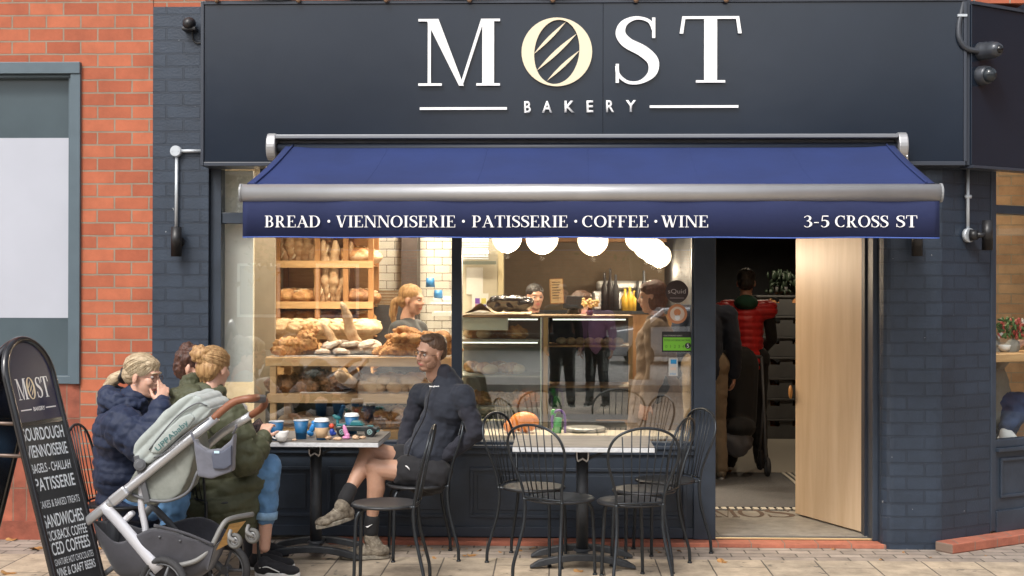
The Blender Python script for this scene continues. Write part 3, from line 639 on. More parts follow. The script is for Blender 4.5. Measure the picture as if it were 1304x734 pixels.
b.add(vs, fs, 0, False); b.sm = [True]*len(b.f); va = b.build('valance', m_val, aw)
b = MB(); b.tube([(vx0+(vx1-vx0)*k/NV, valy(k/NV)+0.0015, vz0+0.002*math.sin(k/NV*30)) for k in range(NV+1)], 0.004, 6); b.build('piping', mat('blue_piping', (0.06,0.12,0.42), 0.6), va)
VY = AY1+0.002; hcap = AZ(274.6, VY)-AZ(289.4, VY)
def vword(t, p0, p1, yb=289.6):
    q = MB(); serif(q, t, AX(p0, VY), AZ(yb, VY, p0), hcap, VY, 0.001, fit=AX(p1, VY)-AX(p0, VY), track=0.07); q.build('word', m_white, va)
for t, a, c in (('BREAD', 337, 408), ('VIENNOISERIE', 428, 580), ('PATISSERIE', 601, 723), ('COFFEE', 741, 826), ('WINE', 842, 902), ('3-5', 1023, 1056), ('CROSS', 1063, 1131), ('ST', 1141, 1168)): vword(t, a, c)
for p in (418.5, 590, 733, 835): q = MB(); q.prism([(AX(p, VY)+0.008*math.cos(k*PI/5), AZ(282, VY, p)+0.008*math.sin(k*PI/5)) for k in range(10)], Matrix(((1,0,0,0),(0,0,-1,0),(0,1,0,0),(0,0,0,1))), -VY, -VY+0.001); q.build('dot', m_white, va)
for u0 in (0.17, 0.335, 0.5, 0.665, 0.83):
    b = MB(); b.tube([fab(u0, t/12)+Vector((0,0,-0.0005)) for t in range(13)], 0.0018, 6); b.build('seam', m_cloth, aw)
# folding arms under the cloth
for sgn, xh in ((1, ax0+0.25), (-1, ax1-0.25)):
    b = MB(); p0 = Vector((xh, AY0+0.1, AZ(200, AY0))); p1 = Vector((xh+sgn*0.55, (AY0+AY1)/2, bzc+0.05)); p2 = Vector((xh+sgn*0.1, AY1+0.05, bzc))
    b.beam(p0, p1, 0.03, 0.045); b.beam(p1, p2, 0.025, 0.04); b.cyl(p1-Vector((0,0,0.03)), p1+Vector((0,0,0.03)), 0.025); b.build('folding_arm', m_grey, aw, bevel=0.003)
b = MB(); c = at(1160, 200, AY0+0.05); b.cyl(at(1155, 196, AY0+0.02), at(1155, 204, AY0+0.02), 0.008); b.tube([at(1155, 204, AY0+0.02)+Vector((0.012*math.cos(a), 0, -0.012+0.012*math.sin(a))) for a in [k*PI/5 for k in range(10)]], 0.003, 6, closed=True); b.build('crank_eye', m_steel, aw)

# ------------------------------------------------------------------ wall lamps, conduits, cameras
def conduit(name, label, pts, boxes, r=0.011):
    t = thing(name, label, 'conduit', tuple(Vector(pts[0])))
    q = MB(); q.tube(pts, r, 10); q.build('pipe', m_lgrey, t)
    for c, rr in boxes:
        q = MB(); q.cyl(Vector(c)+Vector((0, 0.022, 0)), Vector(c)-Vector((0, 0.018, 0)), rr, rr, 20); q.cyl(Vector(c)-Vector((0,0.018,0)), Vector(c)-Vector((0,0.026,0)), rr*0.93, rr*0.9, 20)
        q.cyl(Vector(c)+Vector((rr*.5,-0.0255,0)), Vector(c)+Vector((rr*.5,-0.03,0)), 0.004); q.cyl(Vector(c)+Vector((-rr*.5,-0.0255,0)), Vector(c)+Vector((-rr*.5,-0.03,0)), 0.004)
        q.build('junction_box', m_lgrey, t)
    return t
Yp = -0.075
conduit('conduit', 'pale steel conduit with round box on the left navy pier', [at(224.5, 290, Yp), at(225, 200, Yp)], [(at(224.5, 193, Yp), 0.036)])
b = MB(); b.tube([at(226, 192.5, Yp), at(256, 192.5, Yp)], 0.011, 10); tag(b.build('conduit', m_lgrey), 'short horizontal pale conduit from the round box to the fascia', 'conduit')
def uplighter(label, c, L=0.19, r=0.034, side=False):
    t = thing('wall_lamp', label, 'wall lamp', tuple(c), group='black cylinder wall lamps on the brick')
    q = MB(); c = Vector(c)
    q.lathe([(0.0, -L/2+0.012), (r*0.85, -L/2+0.012), (r, -L/2), (r, L/2), (r*0.85, L/2), (r*0.8, L/2-0.02), (0, L/2-0.02)], c, 24); q.build('housing', m_black, t)
    q = MB(); bk_ = c + (Vector((-0.075, 0.02, 0)) if side else Vector((0, 0.06, 0))); q.cyl(c+(bk_-c).normalized()*(r*0.9), bk_, 0.02, 0.026, 16); q.cyl(bk_, bk_+(bk_-c).normalized()*0.02, 0.036, 0.036, 18); q.build('bracket', m_black, t)
uplighter('black cylinder lamp below the conduit on the left navy pier', at(224.5, 308, -0.13), 0.19)
cr = at(1231, 305, 0.0); s_ = (cr.x-K0.x)
p = cant(0.235, 0.02); pz = lambda y: AZ(y, -0.02, 1231)
b = MB(); b.tube([(p.x, p.y, pz(296)), (p.x, p.y, fz0-0.02)], 0.011, 10); b.tube([(p.x-0.02, p.y-0.006, pz(251)), (p.x+0.02, p.y-0.006, pz(251))], 0.012, 8); tag(b.build('conduit', m_lgrey), 'pale conduit dropping from the fascia on the right corner pier', 'conduit')
t = thing('wall_lamp', 'black cylinder lamp on a round base at the right corner pier', 'wall lamp', (p.x, p.y, pz(300)), group='black cylinder wall lamps on the brick')
q = MB(); pc = Vector((p.x, p.y, pz(300))); q.cyl(pc-cnv*0.01, pc+cnv*0.02, 0.045, 0.045, 22); q.build('base', m_lgrey, t)
q = MB(); q.cyl(pc+cnv*0.02, pc+cnv*0.06+cdv*0.02, 0.038, 0.03, 20); q.cyl(pc+cnv*0.05+cdv*0.02, pc+cnv*0.07+cdv*0.09, 0.018, 0.018, 12); q.build('bracket', m_black, t)
q = MB(); c2 = pc+cnv*0.07+cdv*0.10; q.lathe([(0, -0.083), (0.03, -0.083), (0.034, -0.095), (0.034, 0.095), (0.028, 0.095), (0.027, 0.075), (0, 0.075)], c2, 22); q.build('housing', m_black, t)
t = thing('wall_lamp', 'small dark cylinder lamp half hidden beneath the awning end', 'wall lamp', tuple(at(1168, 312, -0.2)), group='black cylinder wall lamps on the brick')
q = MB(); q.lathe([(0, -0.08), (0.03, -0.08), (0.034, -0.09), (0.034, 0.095), (0, 0.095)], at(1168, 308, -0.24), 22); q.build('housing', m_black, t)
q = MB(); q.cyl(at(1168, 305, -0.21), at(1168, 305, -0.15), 0.02); q.build('bracket', m_black, t)
# small security camera, top left
t = thing('security_camera', 'small black camera on the top of the left navy pier', 'camera', tuple(at(241, 38, -0.06)))
q = MB(); c = at(241, 30, -0.12); q.ell(c, (0.042, 0.05, 0.04), (0.3, 0, 0)); q.box(c.x-0.045, c.x+0.045, c.y-0.02, -0.056, c.z-0.045, c.z-0.025); q.build('housing', m_black, t, bevel=0.004)
q = MB(); q.tube(catmull([at(245, 38, -0.08), at(246, 50, -0.07), at(250, 55, -0.07), at(257, 55, -0.07)], 5), 0.006, 6); q.build('cable', m_black, t)
# twin dome lamps at the right end with a swan-neck pipe
m_gunm = mat('gunmetal', (0.05,0.055,0.065), 0.28, metal=0.3)
YF = FY+0.03
t = thing('security_camera', 'upper dark lamp shaped camera with thick hose on the corner fascia', 'camera', tuple(at(1252, 64, YF)), group='dark dome cameras on the corner fascia')
q = MB(); c = at(1248, 66, YF+0.02); d = at(1272, 63, YF-0.11); dd_ = (d-c).normalized(); ML_ = dd_.to_track_quat('Z', 'Y').to_matrix().to_4x4(); ML_.translation = c; q.lathe([(0,-.02),(.055,-.02),(.058,0),(.056,.05),(.053,.055),(.053,.10),(.048,.13),(.035,.155),(.0,.16)], n=26, M=ML_); q.build('housing', m_gunm, t); d = c+dd_*0.15
q = MB(); q.ell(d, (0.026, 0.026, 0.026)); q.build('lens', mat('lens', (0.005,0.005,0.006), 0.05), t)
q = MB(); q.tube(catmull([at(1228, -6, YF-0.02), at(1225, 12, YF-0.02), at(1221, 32, YF-0.03), at(1222, 50, YF-0.04), at(1231, 62, YF-0.04), at(1250, 66, YF-0.03)], 6), 0.018, 12); q.build('hose', m_gunm, t)
q = MB(); q.box(at(1217,19,YF).x, at(1229,19,YF).x, YF-0.045, YF, AZ(23, YF, 1220), AZ(20, YF, 1220)); q.build('clip', m_lgrey, t)
t = thing('security_camera', 'lower dark dome camera beneath the hosed one on the corner fascia', 'camera', tuple(at(1252, 96, YF)), group='dark dome cameras on the corner fascia')
q = MB(); c = at(1246, 97, YF+0.03); ML_.translation = c; q.lathe([(0,-.02),(.055,-.02),(.06,0),(.06,.06),(.055,.066),(.055,.08),(.0,.08)], n=26, M=ML_); q.build('housing', m_gunm, t); d = c+dd_*0.085
q = MB(); q.ell(d, (0.048, 0.048, 0.048)); q.build('dome', mat('smoked_dome', (0.02,0.025,0.03), 0.05), t)
# ------------------------------------------------------------------ furniture on the pavement
def onz(px, py, z):
    d = CROT @ Vector(((px-652)/F_PX, -(py-367)/F_PX, -1)); return CAM + d*((z-CAM.z)/d.z)
m_iron = mat('graphite_iron', (0.035, 0.04, 0.046), 0.34, metal=0.55, var=0.15, vscale=30, bump=0.05, bscale=120)
m_seat = mat('seat_metal', (0.032, 0.033, 0.036), 0.42, metal=0.3, var=0.3, vscale=14)
CH = None
def make_chair(label):
    t = thing('bistro_chair', label, 'chair', (0,0,0), group='dark metal bistro chairs outside the bakery')
    b = MB(); b.lathe([(0, 0.452), (0.13, 0.450), (0.165, 0.455), (0.186, 0.452), (0.191, 0.445), (0.186, 0.437), (0.16, 0.436), (0, 0.438)], (0,0,0), 36); b.build('seat', m_seat, t, local=True)
    half = [(-.172,.135,.45),(-.182,.142,.52),(-.20,.17,.61),(-.222,.196,.69),(-.243,.199,.765),(-.258,.165,.83),(-.267,.095,.868),(-.27,0,.882)]
    hoop = catmull(half + [(x,-y,z) for x,y,z in half[-2::-1]], 5)
    b = MB(); b.tube(hoop, 0.0078, 8, up=(1,0,0)); b.build('back_hoop', m_iron, t, local=True)
    rail = catmull([(-.172,.135,.462),(-.186,.08,.463),(-.192,0,.464),(-.186,-.08,.463),(-.172,-.135,.462)], 4)
    b = MB(); b.tube(rail, 0.0055, 8); 
    for s in (1,-1): b.tube([(-.172, s*.133, .448), (-.15, s*.115, .443), (-.10, s*.10, .438)], 0.008, 8)
    b.tube([(-.192,0,.462),(-.185,0,.445),(-.15,0,.437)], 0.007, 8)
    b.build('seat_bracket', m_iron, t, local=True)
    for k in range(6):
        f = (k-2.5)/2.5; y1 = f*0.128; y0 = f*0.088
        z1 = 0.882-0.0235*abs(f)**2.2*1.9; x1 = -.27+.011*abs(f)**2*1.2; x0 = -.192+0.016*abs(f)**2
        b = MB(); b.tube([(x0, y0, .463), (x0*0.55+x1*0.45-.004, y0*.5+y1*.5, .66), (x1, y1, z1-0.002)], 0.0036, 6); b.build('spindle', m_iron, t, local=True)
    for s in (1,-1):
        b = MB(); pts = catmull([(-.172,.135*s,.456),(-.168,.132*s,.40),(-.178,.134*s,.30),(-.205,.150*s,.18),(-.228,.166*s,.08),(-.232,.168*s,.008)], 5)
        b.tube(pts, 0.010, 8, up=(0,1,0)); b.cyl((-.232,.168*s,0), (-.232,.168*s,.010), 0.015, 0.013, 10); b.build('leg', m_iron, t, local=True)
        b = MB(); pts = catmull([(.07,.055*s,.430),(.115,.085*s,.425),(.142,.103*s,.395),(.150,.110*s,.34),(.155,.118*s,.15),(.158,.122*s,.008)], 5)
        b.tube(pts, 0.010, 8, up=(0,1,0)); b.cyl((.158,.122*s,0), (.158,.122*s,.010), 0.015, 0.013, 10); b.build('leg', m_iron, t, local=True)
    return t
CHAIRS = [  # px, py of the seat centre, facing angle in degrees, label
    (715, 633, 52, 'empty metal chair just left of the column of the right table, back towards us'),
    (803, 637, 104, 'empty metal chair at the near right corner of the right table, arched back towards us'),
    (680, 619, -24, 'empty metal chair at the left end of the right table, seen from its side'),
    (820, 622.5, 157, 'empty metal chair behind the near right one, with a brownish seat'),
    (847, 610, 203, 'empty metal chair nearest the doorway post, turned towards the window'),
    (531, 615.5, 193, 'metal chair the man with crossed legs is sitting on'),
    (491, 640, 180, 'empty metal chair seen exactly from its side, in front of the seated man'),
    (158, 640, 3, 'metal chair under the woman in the navy puffer coat'),
    (286, 633, 38, 'metal chair under the woman in the long olive coat'),
    (232, 612, -30, 'metal chair under the dark haired person behind the olive coat'),
]
for i, (px, py, ang, lab) in enumerate(CHAIRS):
    p = onz(px, py, 0.452)
    if i == 0: CH = make_chair(lab); CH.location = (p.x, p.y, 0); CH.rotation_euler = (0,0,R(ang))
    else: copy_tree(CH, (p.x, p.y, 0), R(ang), lab)

m_ttop = mat('weathered_laminate', (0.11, 0.098, 0.085), 0.55, col2=(0.24, 0.215, 0.19), vscale=9, stretch=(0.5, 6, 1), detail=8)
m_tedge = mat('table_edge', (0.62, 0.63, 0.64), 0.45, col2=(0.44, 0.45, 0.47), vscale=30, stretch=(1,1,2))
m_ped = mat('cast_iron', (0.028, 0.032, 0.038), 0.5, var=0.2, vscale=20, bump=0.15, bscale=80)
m_chrome = mat('chrome_clip', (0.85,0.85,0.85), 0.2, metal=0.4)
def make_table(x0, x1, y0, y1, cx, cy, label, group):
    t = thing('pavement_table', label, 'table', (cx, cy, 0), group=group)
    b = MB(); b.box(x0, x1, y0, y1, 0.726, 0.732); b.build('table_top', m_ttop, t)
    b = MB(); b.box(x0-0.002, x1+0.002, y0-0.002, y1+0.002, 0.699, 0.7255); b.build('top_edge', m_tedge, t, bevel=0.003)
    b = MB(); b.cyl((cx, cy, 0.07), (cx, cy, 0.665), 0.036, 0.036, 24); b.cyl((cx, cy, 0.62), (cx, cy, 0.67), 0.042, 0.042, 24); b.build('column', m_ped, t)
    b = MB(); b.box(cx-0.15, cx+0.15, cy-0.02, cy+0.02, 0.680, 0.6985); b.box(cx-0.02, cx+0.02, cy-0.16, cy+0.16, 0.6695, 0.6795); b.beam((cx+0.03, cy, 0.62), (cx+0.15, cy, 0.68), 0.014, 0.014); b.build('top_bracket', m_ped, t)
    b = MB()
    for s in (-1, 1): b.tube(catmull([(cx+s*0.028, cy-0.05, 0.69), (cx+s*0.034, cy-0.052, 0.66), (cx+s*0.031, cy-0.052, 0.625), (cx+s*0.022, cy-0.05, 0.613)], 4), 0.0045, 6)
    b.tube(catmull([(cx-0.028, cy-0.052, 0.617), (cx-0.012, cy-0.054, 0.625), (cx, cy-0.055, 0.633), (cx+0.012, cy-0.054, 0.625), (cx+0.028, cy-0.052, 0.617)], 3), 0.0055, 6)
    b.tube([(cx-0.036, cy-0.05, 0.682), (cx-0.022, cy-0.05, 0.676)], 0.005, 6); b.tube([(cx+0.036, cy-0.05, 0.682), (cx+0.022, cy-0.05, 0.676)], 0.005, 6)
    b.build('tilt_clip', m_chrome, t)
    for s in (-1, 1):
        b = MB(); pr = []
        for k in range(13): u = -1+k/6; pr.append((u*0.31, 0.018+0.055*(1-abs(u)**2.2)+ (0.014 if abs(u) < 1 else 0)))
        for k in range(12, -1, -1): u = -1+k/6; pr.append((u*(0.31 if abs(u) == 1 else 0.27), 0.004+ (0.045*(1-abs(u)**2) if abs(u) < 1 else 0)))
        Mx = Matrix(((1,0,0,cx),(0,0,1,cy+s*0.16-0.02),(0,1,0,0),(0,0,0,1)))
        b.prism(pr, Mx, 0, 0.045); b.build('foot_bar', m_ped, t, bevel=0.006)
    b = MB(); b.box(cx-0.035, cx+0.035, cy-0.142, cy+0.142, 0.052, 0.078); b.cyl((cx, cy, 0.078), (cx, cy, 0.092), 0.055, 0.045, 24); b.build('foot_plate', m_ped, t, bevel=0.004)
    return t
T2 = onz(653, 568.5, 0.732); T2b = onz(833, 569, 0.732)
make_table(T2.x, T2b.x, T2.y, T2.y+0.60, AX(742, T2.y+0.30), T2.y+0.30, 'empty grey topped table ringed by chairs, right of the seated man', 'rectangular pedestal tables')
T1 = onz(481.5, 563, 0.732)
make_table(T1.x-0.86, T1.x, T1.y, T1.y+0.60, AX(403, T1.y+0.3), T1.y+0.30, 'grey topped table with blue cups and toys, between the women and the man', 'rectangular pedestal tables')
TZ = 0.7325
# cups ---------------------------------------------------------------------
m_blue = mat('blue_paper_cup', (0.012, 0.115, 0.27), 0.5, var=0.05); m_cupw = mat('white_paper', (0.78,0.78,0.77), 0.5); m_kraft = mat('kraft_sleeve', (0.50, 0.34, 0.20), 0.8, var=0.06, wave=(60,'X',0,0.3,0.002))
def cup(label, px, py, h=0.112, lid=False, sleeve=False, r0=0.030, r1=0.044):
    p = onz(px, py, TZ); p.z = TZ
    t = thing('paper_cup', label, 'cup', tuple(p), group='blue paper cups on the left table')
    b = MB(); b.lathe([(r0-0.003, 0.006), (r0-0.003, 0.0), (r0, 0.0), (r1, h-0.002), (r1-0.002, h-0.002), (r0+0.002, 0.01), (0, 0.01)], p, 28); b.build('cup_body', m_blue, t)
    b = MB(); b.tube([p+Vector((r1*math.cos(a), r1*math.sin(a), h)) for a in [2*PI*k/28 for k in range(28)]], 0.0022, 6, closed=True); b.lathe([(r1-0.0035, h-0.004), (r0+0.004, 0.03)], p, 28); b.build('rim', m_cupw, t)
    if sleeve:
        z0, z1 = 0.012, h*0.66; ra = r0+(r1-r0)*z0/h+0.0016; rb = r0+(r1-r0)*z1/h+0.0018
        b = MB(); b.lathe([(ra-0.001, z0), (ra, z0), (rb, z1), (rb-0.001, z1)], p, 28); b.build('sleeve', m_kraft, t)
    if lid:
        b = MB(); b.lathe([(r1+0.003, h-0.003), (r1+0.003, h+0.004), (r1-0.002, h+0.006), (r1-0.004, h+0.016), (r1-0.012, h+0.017), (r1-0.014, h+0.011), (0, h+0.011)], p, 28); b.build('lid', m_cupw, t)
    return t
cup('open blue paper cup at the left end, partly behind the white jug', 352, 560.5)
cup('open blue paper cup standing alone in the middle of the left table', 383.5, 559)
cup('blue paper cup with brown sleeve and white lid on the left table', 409.5, 560, lid=True, sleeve=True)
cup('blue paper cup with white lid behind the toy truck', 448, 552.5, lid=True)
p = onz(358.5, 562.2, TZ); p.z = TZ
t = thing('milk_jug', 'small white ceramic milk jug in front of the left blue cup', 'jug', tuple(p)); m_cer = mat('white_ceramic', (0.80,0.79,0.76), 0.18)
b = MB(); b.lathe([(0.0,0.002),(0.022,0.0),(0.026,0.006),(0.036,0.022),(0.038,0.034),(0.032,0.05),(0.033,0.058),(0.030,0.058),(0.029,0.05),(0.034,0.034),(0.030,0.02),(0,0.01)], p, 26)
for i, v in enumerate(b.v):
    if v.z-p.z > 0.045 and (v.x-p.x) > 0.02: v.x += 0.012*((v.x-p.x-0.02)/0.014); v.z += 0.004
b.build('jug_body', m_cer, t)
b = MB(); b.tube(catmull([p+Vector((-0.030,0,0.048)), p+Vector((-0.050,0,0.050)), p+Vector((-0.056,0,0.034)), p+Vector((-0.048,0,0.020)), p+Vector((-0.034,0,0.016))], 5), 0.0042, 8); b.build('handle', m_cer, t)
# toy truck ------------------------------------------------------------------
p = onz(454, 556, TZ); p.z = TZ; cx, cy = p.x, p.y+0.03
t = thing('toy_truck', 'dark toy off-road truck with pale green wheel rims behind the pink cone', 'toy truck', (cx, cy, TZ))
m_toy = mat('toy_body', (0.02, 0.028, 0.03), 0.3, var=0.3, vscale=40); m_teal = mat('toy_teal', (0.02,0.16,0.18), 0.35); m_tyre = mat('rubber', (0.012,0.012,0.013), 0.75); m_rim = mat('toy_rim', (0.30,0.45,0.44), 0.4)
Mx = Matrix(((1,0,0,cx),(0,0,-1,cy),(0,1,0,TZ),(0,0,0,1)))
b = MB(); b.prism([(-0.125,0.035),(0.12,0.030),(0.135,0.042),(0.13,0.055),(0.06,0.064),(-0.02,0.066),(-0.12,0.062),(-0.13,0.048)], Mx, -0.045, 0.045); b.build('body', m_toy, t, bevel=0.006)
b = MB(); b.prism([(-0.045,0.0655),(0.045,0.0655),(0.02,0.092),(-0.03,0.094)], Mx, -0.036, 0.036); b.build('cab', m_teal, t, bevel=0.005)
b = MB(); b.box(cx+0.10, cx+0.137, cy-0.04, cy+0.04, TZ+0.030, TZ+0.040); b.box(cx-0.125, cx-0.07, cy-0.03, cy+0.03, TZ+0.063, TZ+0.074); b.box(cx+0.062, cx+0.10, cy-0.020, cy+0.02, TZ+0.056, TZ+0.066); b.build('trim', m_teal, t, bevel=0.002)
for wx in (-0.085, 0.085):
    for wy in (-0.052, 0.052):
        b = MB(); c = Vector((cx+wx, cy+wy, TZ+0.031)); s = -1 if wy < 0 else 1
        b.tube([c+Vector((0.022*math.cos(a), 0, 0.022*math.sin(a))) for a in [2*PI*k/20 for k in range(20)]], (0.0095, 0.012), 8, closed=True, up=(0,0,1)); wo = b.build('wheel', m_tyre, t)
        b = MB(); b.tube([c+Vector((0.0145*math.cos(a), s*0.010, 0.0145*math.sin(a))) for a in [2*PI*k/16 for k in range(16)]], 0.0022, 6, closed=True)
        for k in range(5): a = 2*PI*k/5; b.cyl(c+Vector((0, s*0.008, 0)), c+Vector((0.014*math.cos(a), s*0.009, 0.014*math.sin(a))), 0.002, n=6)
        b.build('rim', m_rim, wo)
def smallthing(name, label, cat, px, py, fn, m, group=None, dz=0):
    p = onz(px, py, TZ); p.z = TZ+dz; q = MB(); fn(q, p); return tag(q.build(name, m), label, cat, group)
m_pink = mat('pink_plastic', (0.62,0.24,0.44), 0.4); m_red = mat('red_plastic', (0.6,0.08,0.04), 0.4); m_dblue = mat('royal_blue_plastic', (0.02,0.06,0.35), 0.4); m_lblue = mat('sky_blue_plastic', (0.03,0.25,0.62), 0.35)
m_cone = mat('biscuit_crumb', (0.62,0.42,0.27), 0.85, var=0.25, vscale=60, bump=0.4, bscale=200)
smallthing('toy_cone', 'pink plastic toy shell standing on the left table edge', 'toy', 441, 559.5, lambda q, p: (q.ell(p+Vector((0,0,0.01)), (0.026,0.02,0.011)), q.ell(p+Vector((-0.004,0,0.045)), (0.014,0.008,0.043), (0,-0.28,0)), q.ell(p+Vector((0.008,0,0.022)), (0.014,0.012,0.016))), m_pink)
smallthing('toy_figure', 'small toy figure in deep blue beside the sleeved cup', 'toy', 423, 555, lambda q, p: (q.ell(p+Vector((0,0,0.022)), (0.017,0.015,0.023)), q.ell(p+Vector((0.008,0,0.012)), (0.02,0.012,0.011))), m_dblue)
smallthing('toy_ball', 'little red toy head sitting over the deep blue toy figure', 'toy', 423, 555, lambda q, p: (q.ell(p+Vector((-0.002,0,0.059)), (0.017,0.016,0.016)),), m_red)
smallthing('toy_bird', 'teal toy bird perched behind the sleeved cup', 'toy', 430, 549, lambda q, p: (q.ell(p+Vector((0,0,0.045)), (0.010,0.01,0.045)), q.ell(p+Vector((-0.004,0,0.085)), (0.026,0.012,0.014), (0,0.3,0)), q.ell(p+Vector((-0.02,0,0.096)), (0.014,0.01,0.009))), m_teal)
smallthing('toy_dinosaur', 'bright blue curled plastic toy between the two middle cups', 'toy', 396, 556, lambda q, p: (q.ell(p+Vector((-0.004,0,0.02)), (0.022,0.014,0.018), (0,0.5,0)), q.ell(p+Vector((0.008,0,0.05)), (0.016,0.014,0.034), (0,0.35,0)), q.ell(p+Vector((0.02,0,0.085)), (0.018,0.012,0.014))), m_lblue)
random.seed(3)
for (px, py, w_, lab) in ((418, 560, .030, 'torn piece of pastry beside the sleeved cup'), (430, 561, .026, 'broken pastry piece just left of the pink toy'), (453, 559.5, .030, 'pale pastry end right of the pink toy'), (462, 559, .022, 'small pastry end at the right of the crumbs'), (375, 561.5, .016, 'small crumb of pastry right of the milk jug')):
    ph = random.random()*6
    smallthing('pastry_piece', lab, 'pastry', px, py, lambda q, p: q.ell(p+Vector((0,0,w_*.35)), (w_, w_*.6, w_*.42), (0,0,ph), 20, 12, 0, lambda d: 1+0.35*noise.noise(d*2.5+Vector((ph,0,0)))), m_cone, 'pastry leftovers on the left table')
smallthing('napkin', 'crumpled white paper napkin at the left end of the table', 'napkin', 338, 560, lambda q, p: q.ell(p+Vector((0,0,0.02)), (0.035,0.03,0.028), None, 22, 14, 0, lambda d: 1+0.4*noise.noise(d*4)), m_cupw)

# sandwich board ------------------------------------------------------------
SA = R(77.6); LEAN = R(15.6); sr_ = Vector((math.cos(SA), math.sin(SA), 0)); sn = Vector((math.sin(SA), -math.cos(SA), 0)); su = (Vector((0,0,1))*math.cos(LEAN) - sn*math.sin(LEAN))
apx = at(27, 433, -2.1); HB = (apx.z)/math.cos(LEAN); base0 = apx - su*HB
m_btube = mat('black_gloss_tube', (0.010,0.010,0.012), 0.22, coat=0.5); m_chalk = mat('chalkboard', (0.018,0.020,0.023), 0.5, col2=(0.04,0.042,0.045), vscale=2.5, stretch=(1,1,2)); m_head = mat('header_navy', (0.018,0.020,0.055), 0.35)
m_chalkw = mat('chalk_paint', (0.75,0.80,0.84), 0.7, var=0.08, vscale=60)
sb = thing('sandwich_board', 'black arched sandwich board with white hand lettered menu at the left edge', 'sandwich board', (base0.x, base0.y, 0))
def board(u_, nrm, front):
    HW = 0.19; kx = HW/0.262
    def P(x, t, o=0.0): return base0_ + sr_*x + u_*t + nrm*o
    base0_ = apx - u_*HB
    ctr = HB-HW; path = [P(-HW, 0.01)] + [P(-HW, ctr*k/6) for k in range(1, 6)] + [P(-HW*math.cos(a), ctr+HW*math.sin(a)) for a in [PI*k/20 for k in range(21)]] + [P(HW, ctr*k/6) for k in range(5, 0, -1)] + [P(HW, 0.01)]
    q = MB(); q.tube(path, 0.019, 12, up=tuple(nrm)); q.build('tube_frame', m_btube, sb)
    Mb = frame_M(P(0, 0), sr_, u_)
    if Mb.to_3x3().col[2].dot(nrm) < 0: pass
    zs_ = 1 if Mb.to_3x3().col[2].dot(nrm) > 0 else -1
    ts = HB-0.415; wi = HW-0.012
    q = MB(); q.prism([(-wi, 0.07), (wi, 0.07), (wi, ts-0.012), (-wi, ts-0.012)], Mb, -0.006, 0.006); q.build('chalk_panel', m_chalk if front else m_btube, sb)
    q = MB(); q.prism([(-wi, ts), (wi, ts)] + [(wi*math.cos(a), ctr+wi*math.sin(a)) for a in [PI*k/20 for k in range(21)]], Mb, -0.006, 0.006); q.build('header_panel', m_head if front else m_btube, sb)
    q = MB(); q.beam(P(-wi, ts-0.006), P(wi, ts-0.006), 0.016, 0.022, up=tuple(u_)); q.build('cross_bar', m_btube, sb)
    return Mb, ts, ctr, P
Mb, ts, ctr, Pf = board(su, sn, True)
ub = Vector((0,0,1))*math.cos(LEAN) + sn*math.sin(LEAN)*1.0
for tt in (1.02, 0.86):
    q = MB(); a_ = (apx-su*(HB-tt))-sr_*0.19; c_ = (apx-(Vector((0,0,1))*math.cos(LEAN)+sn*math.sin(LEAN))*(HB-tt))-sr_*0.19; q.tube([a_, c_], 0.009, 8); q.build('stay_rod', mat('worn_rod', (0.16,0.12,0.10), 0.4, metal=0.6), sb)
board(ub, -sn, False)
lines = [('SOURDOUGH', 553, .064, .48, .012), ('VIENNOISERIE', 573, .062, .48, .012), ('BAGELS - CHALLAH', 591, .046, .46, .01), ('PATISSERIE', 612, .064, .47, .012), ('CAKES & BAKED TREATS', 632, .036, .48, 0), ('SANDWICHES', 655, .064, .47, .012), ('KICKBACK COFFEE', 670, .048, .48, .01), ('ICED COFFEES', 687, .062, .47, .012), ('SIGNATURE HOT CHOCOLATES', 699, .032, .49, 0), ('WINE & CRAFT BEERS', 712, .042, .48, .01), ('BAKED IN HOUSE DAILY', 736, .030, .40, 0)]
for body, yb, h_, wd, bold in lines:
    tt = ts-0.03-(yb+7-545)/238.0
    text_obj('lettering', body, Mb @ Matrix.Translation((-0.016, tt, 0.0085)) @ Matrix.Rotation(R(-2.0), 4, 'Z'), wd*0.70, h_, m_chalkw, sb, bold=bold, extrude=0.0)
hl = 0.105; tz = ts+0.115
def b_letter(ch, xc, w_, m, hscale=1.0, bb=tz):
    xc *= 0.725; w_ *= 0.725
    q = MB(); Ml = Mb @ Matrix(((1,0,0,xc-w_/2),(0,1,0,bb),(0,0,1,0.0065),(0,0,0,1))); serif(q, ch, 0, 0, hl*hscale, 0, 0.0006, M=Ml, fit=w_); return q.build('letter', m, sb)
b_letter('M', -0.138, 0.105, m_white); b_letter('S', 0.055, 0.062, m_white); b_letter('T', 0.132, 0.078, m_white)
q = MB(); Mo = Mb @ Matrix.Translation((-0.026, tz+hl/2, 0.0066)) @ Matrix.Diagonal((0.74,1,1,1)); n = 28; vs = []; fs = []
for k in range(n):
    a = 2*PI*k/n
    for rr in (1.0, 0.0):
        x, y = (0.046*math.cos(a), 0.056*math.sin(a)) if rr else (0.027*math.cos(a), 0.051*math.sin(a)); vs.append(Mo @ Vector((x, y, 0.0)))
for k in range(n): a = 2*k; c = 2*((k+1) % n); fs.append((a, c, c+1, a+1))
q.add(vs, fs)
for dx, dy in ((-0.012, 0.016), (0, -0.002), (0.012, -0.02)):
    q.prism([(-0.020+dx, -0.018+dy), (0.0+dx, -0.006+dy), (0.020+dx, 0.022+dy), (0.0+dx, 0.006+dy)], Mo, 0.0, 0.0006)
q.build('letter', m_gold, sb)
text_obj('lettering', 'BAKERY', Mb @ Matrix.Translation((0.0, tz-0.062, 0.0085)), 0.095, 0.020, m_white, sb, bold=0.02, extrude=0.0)
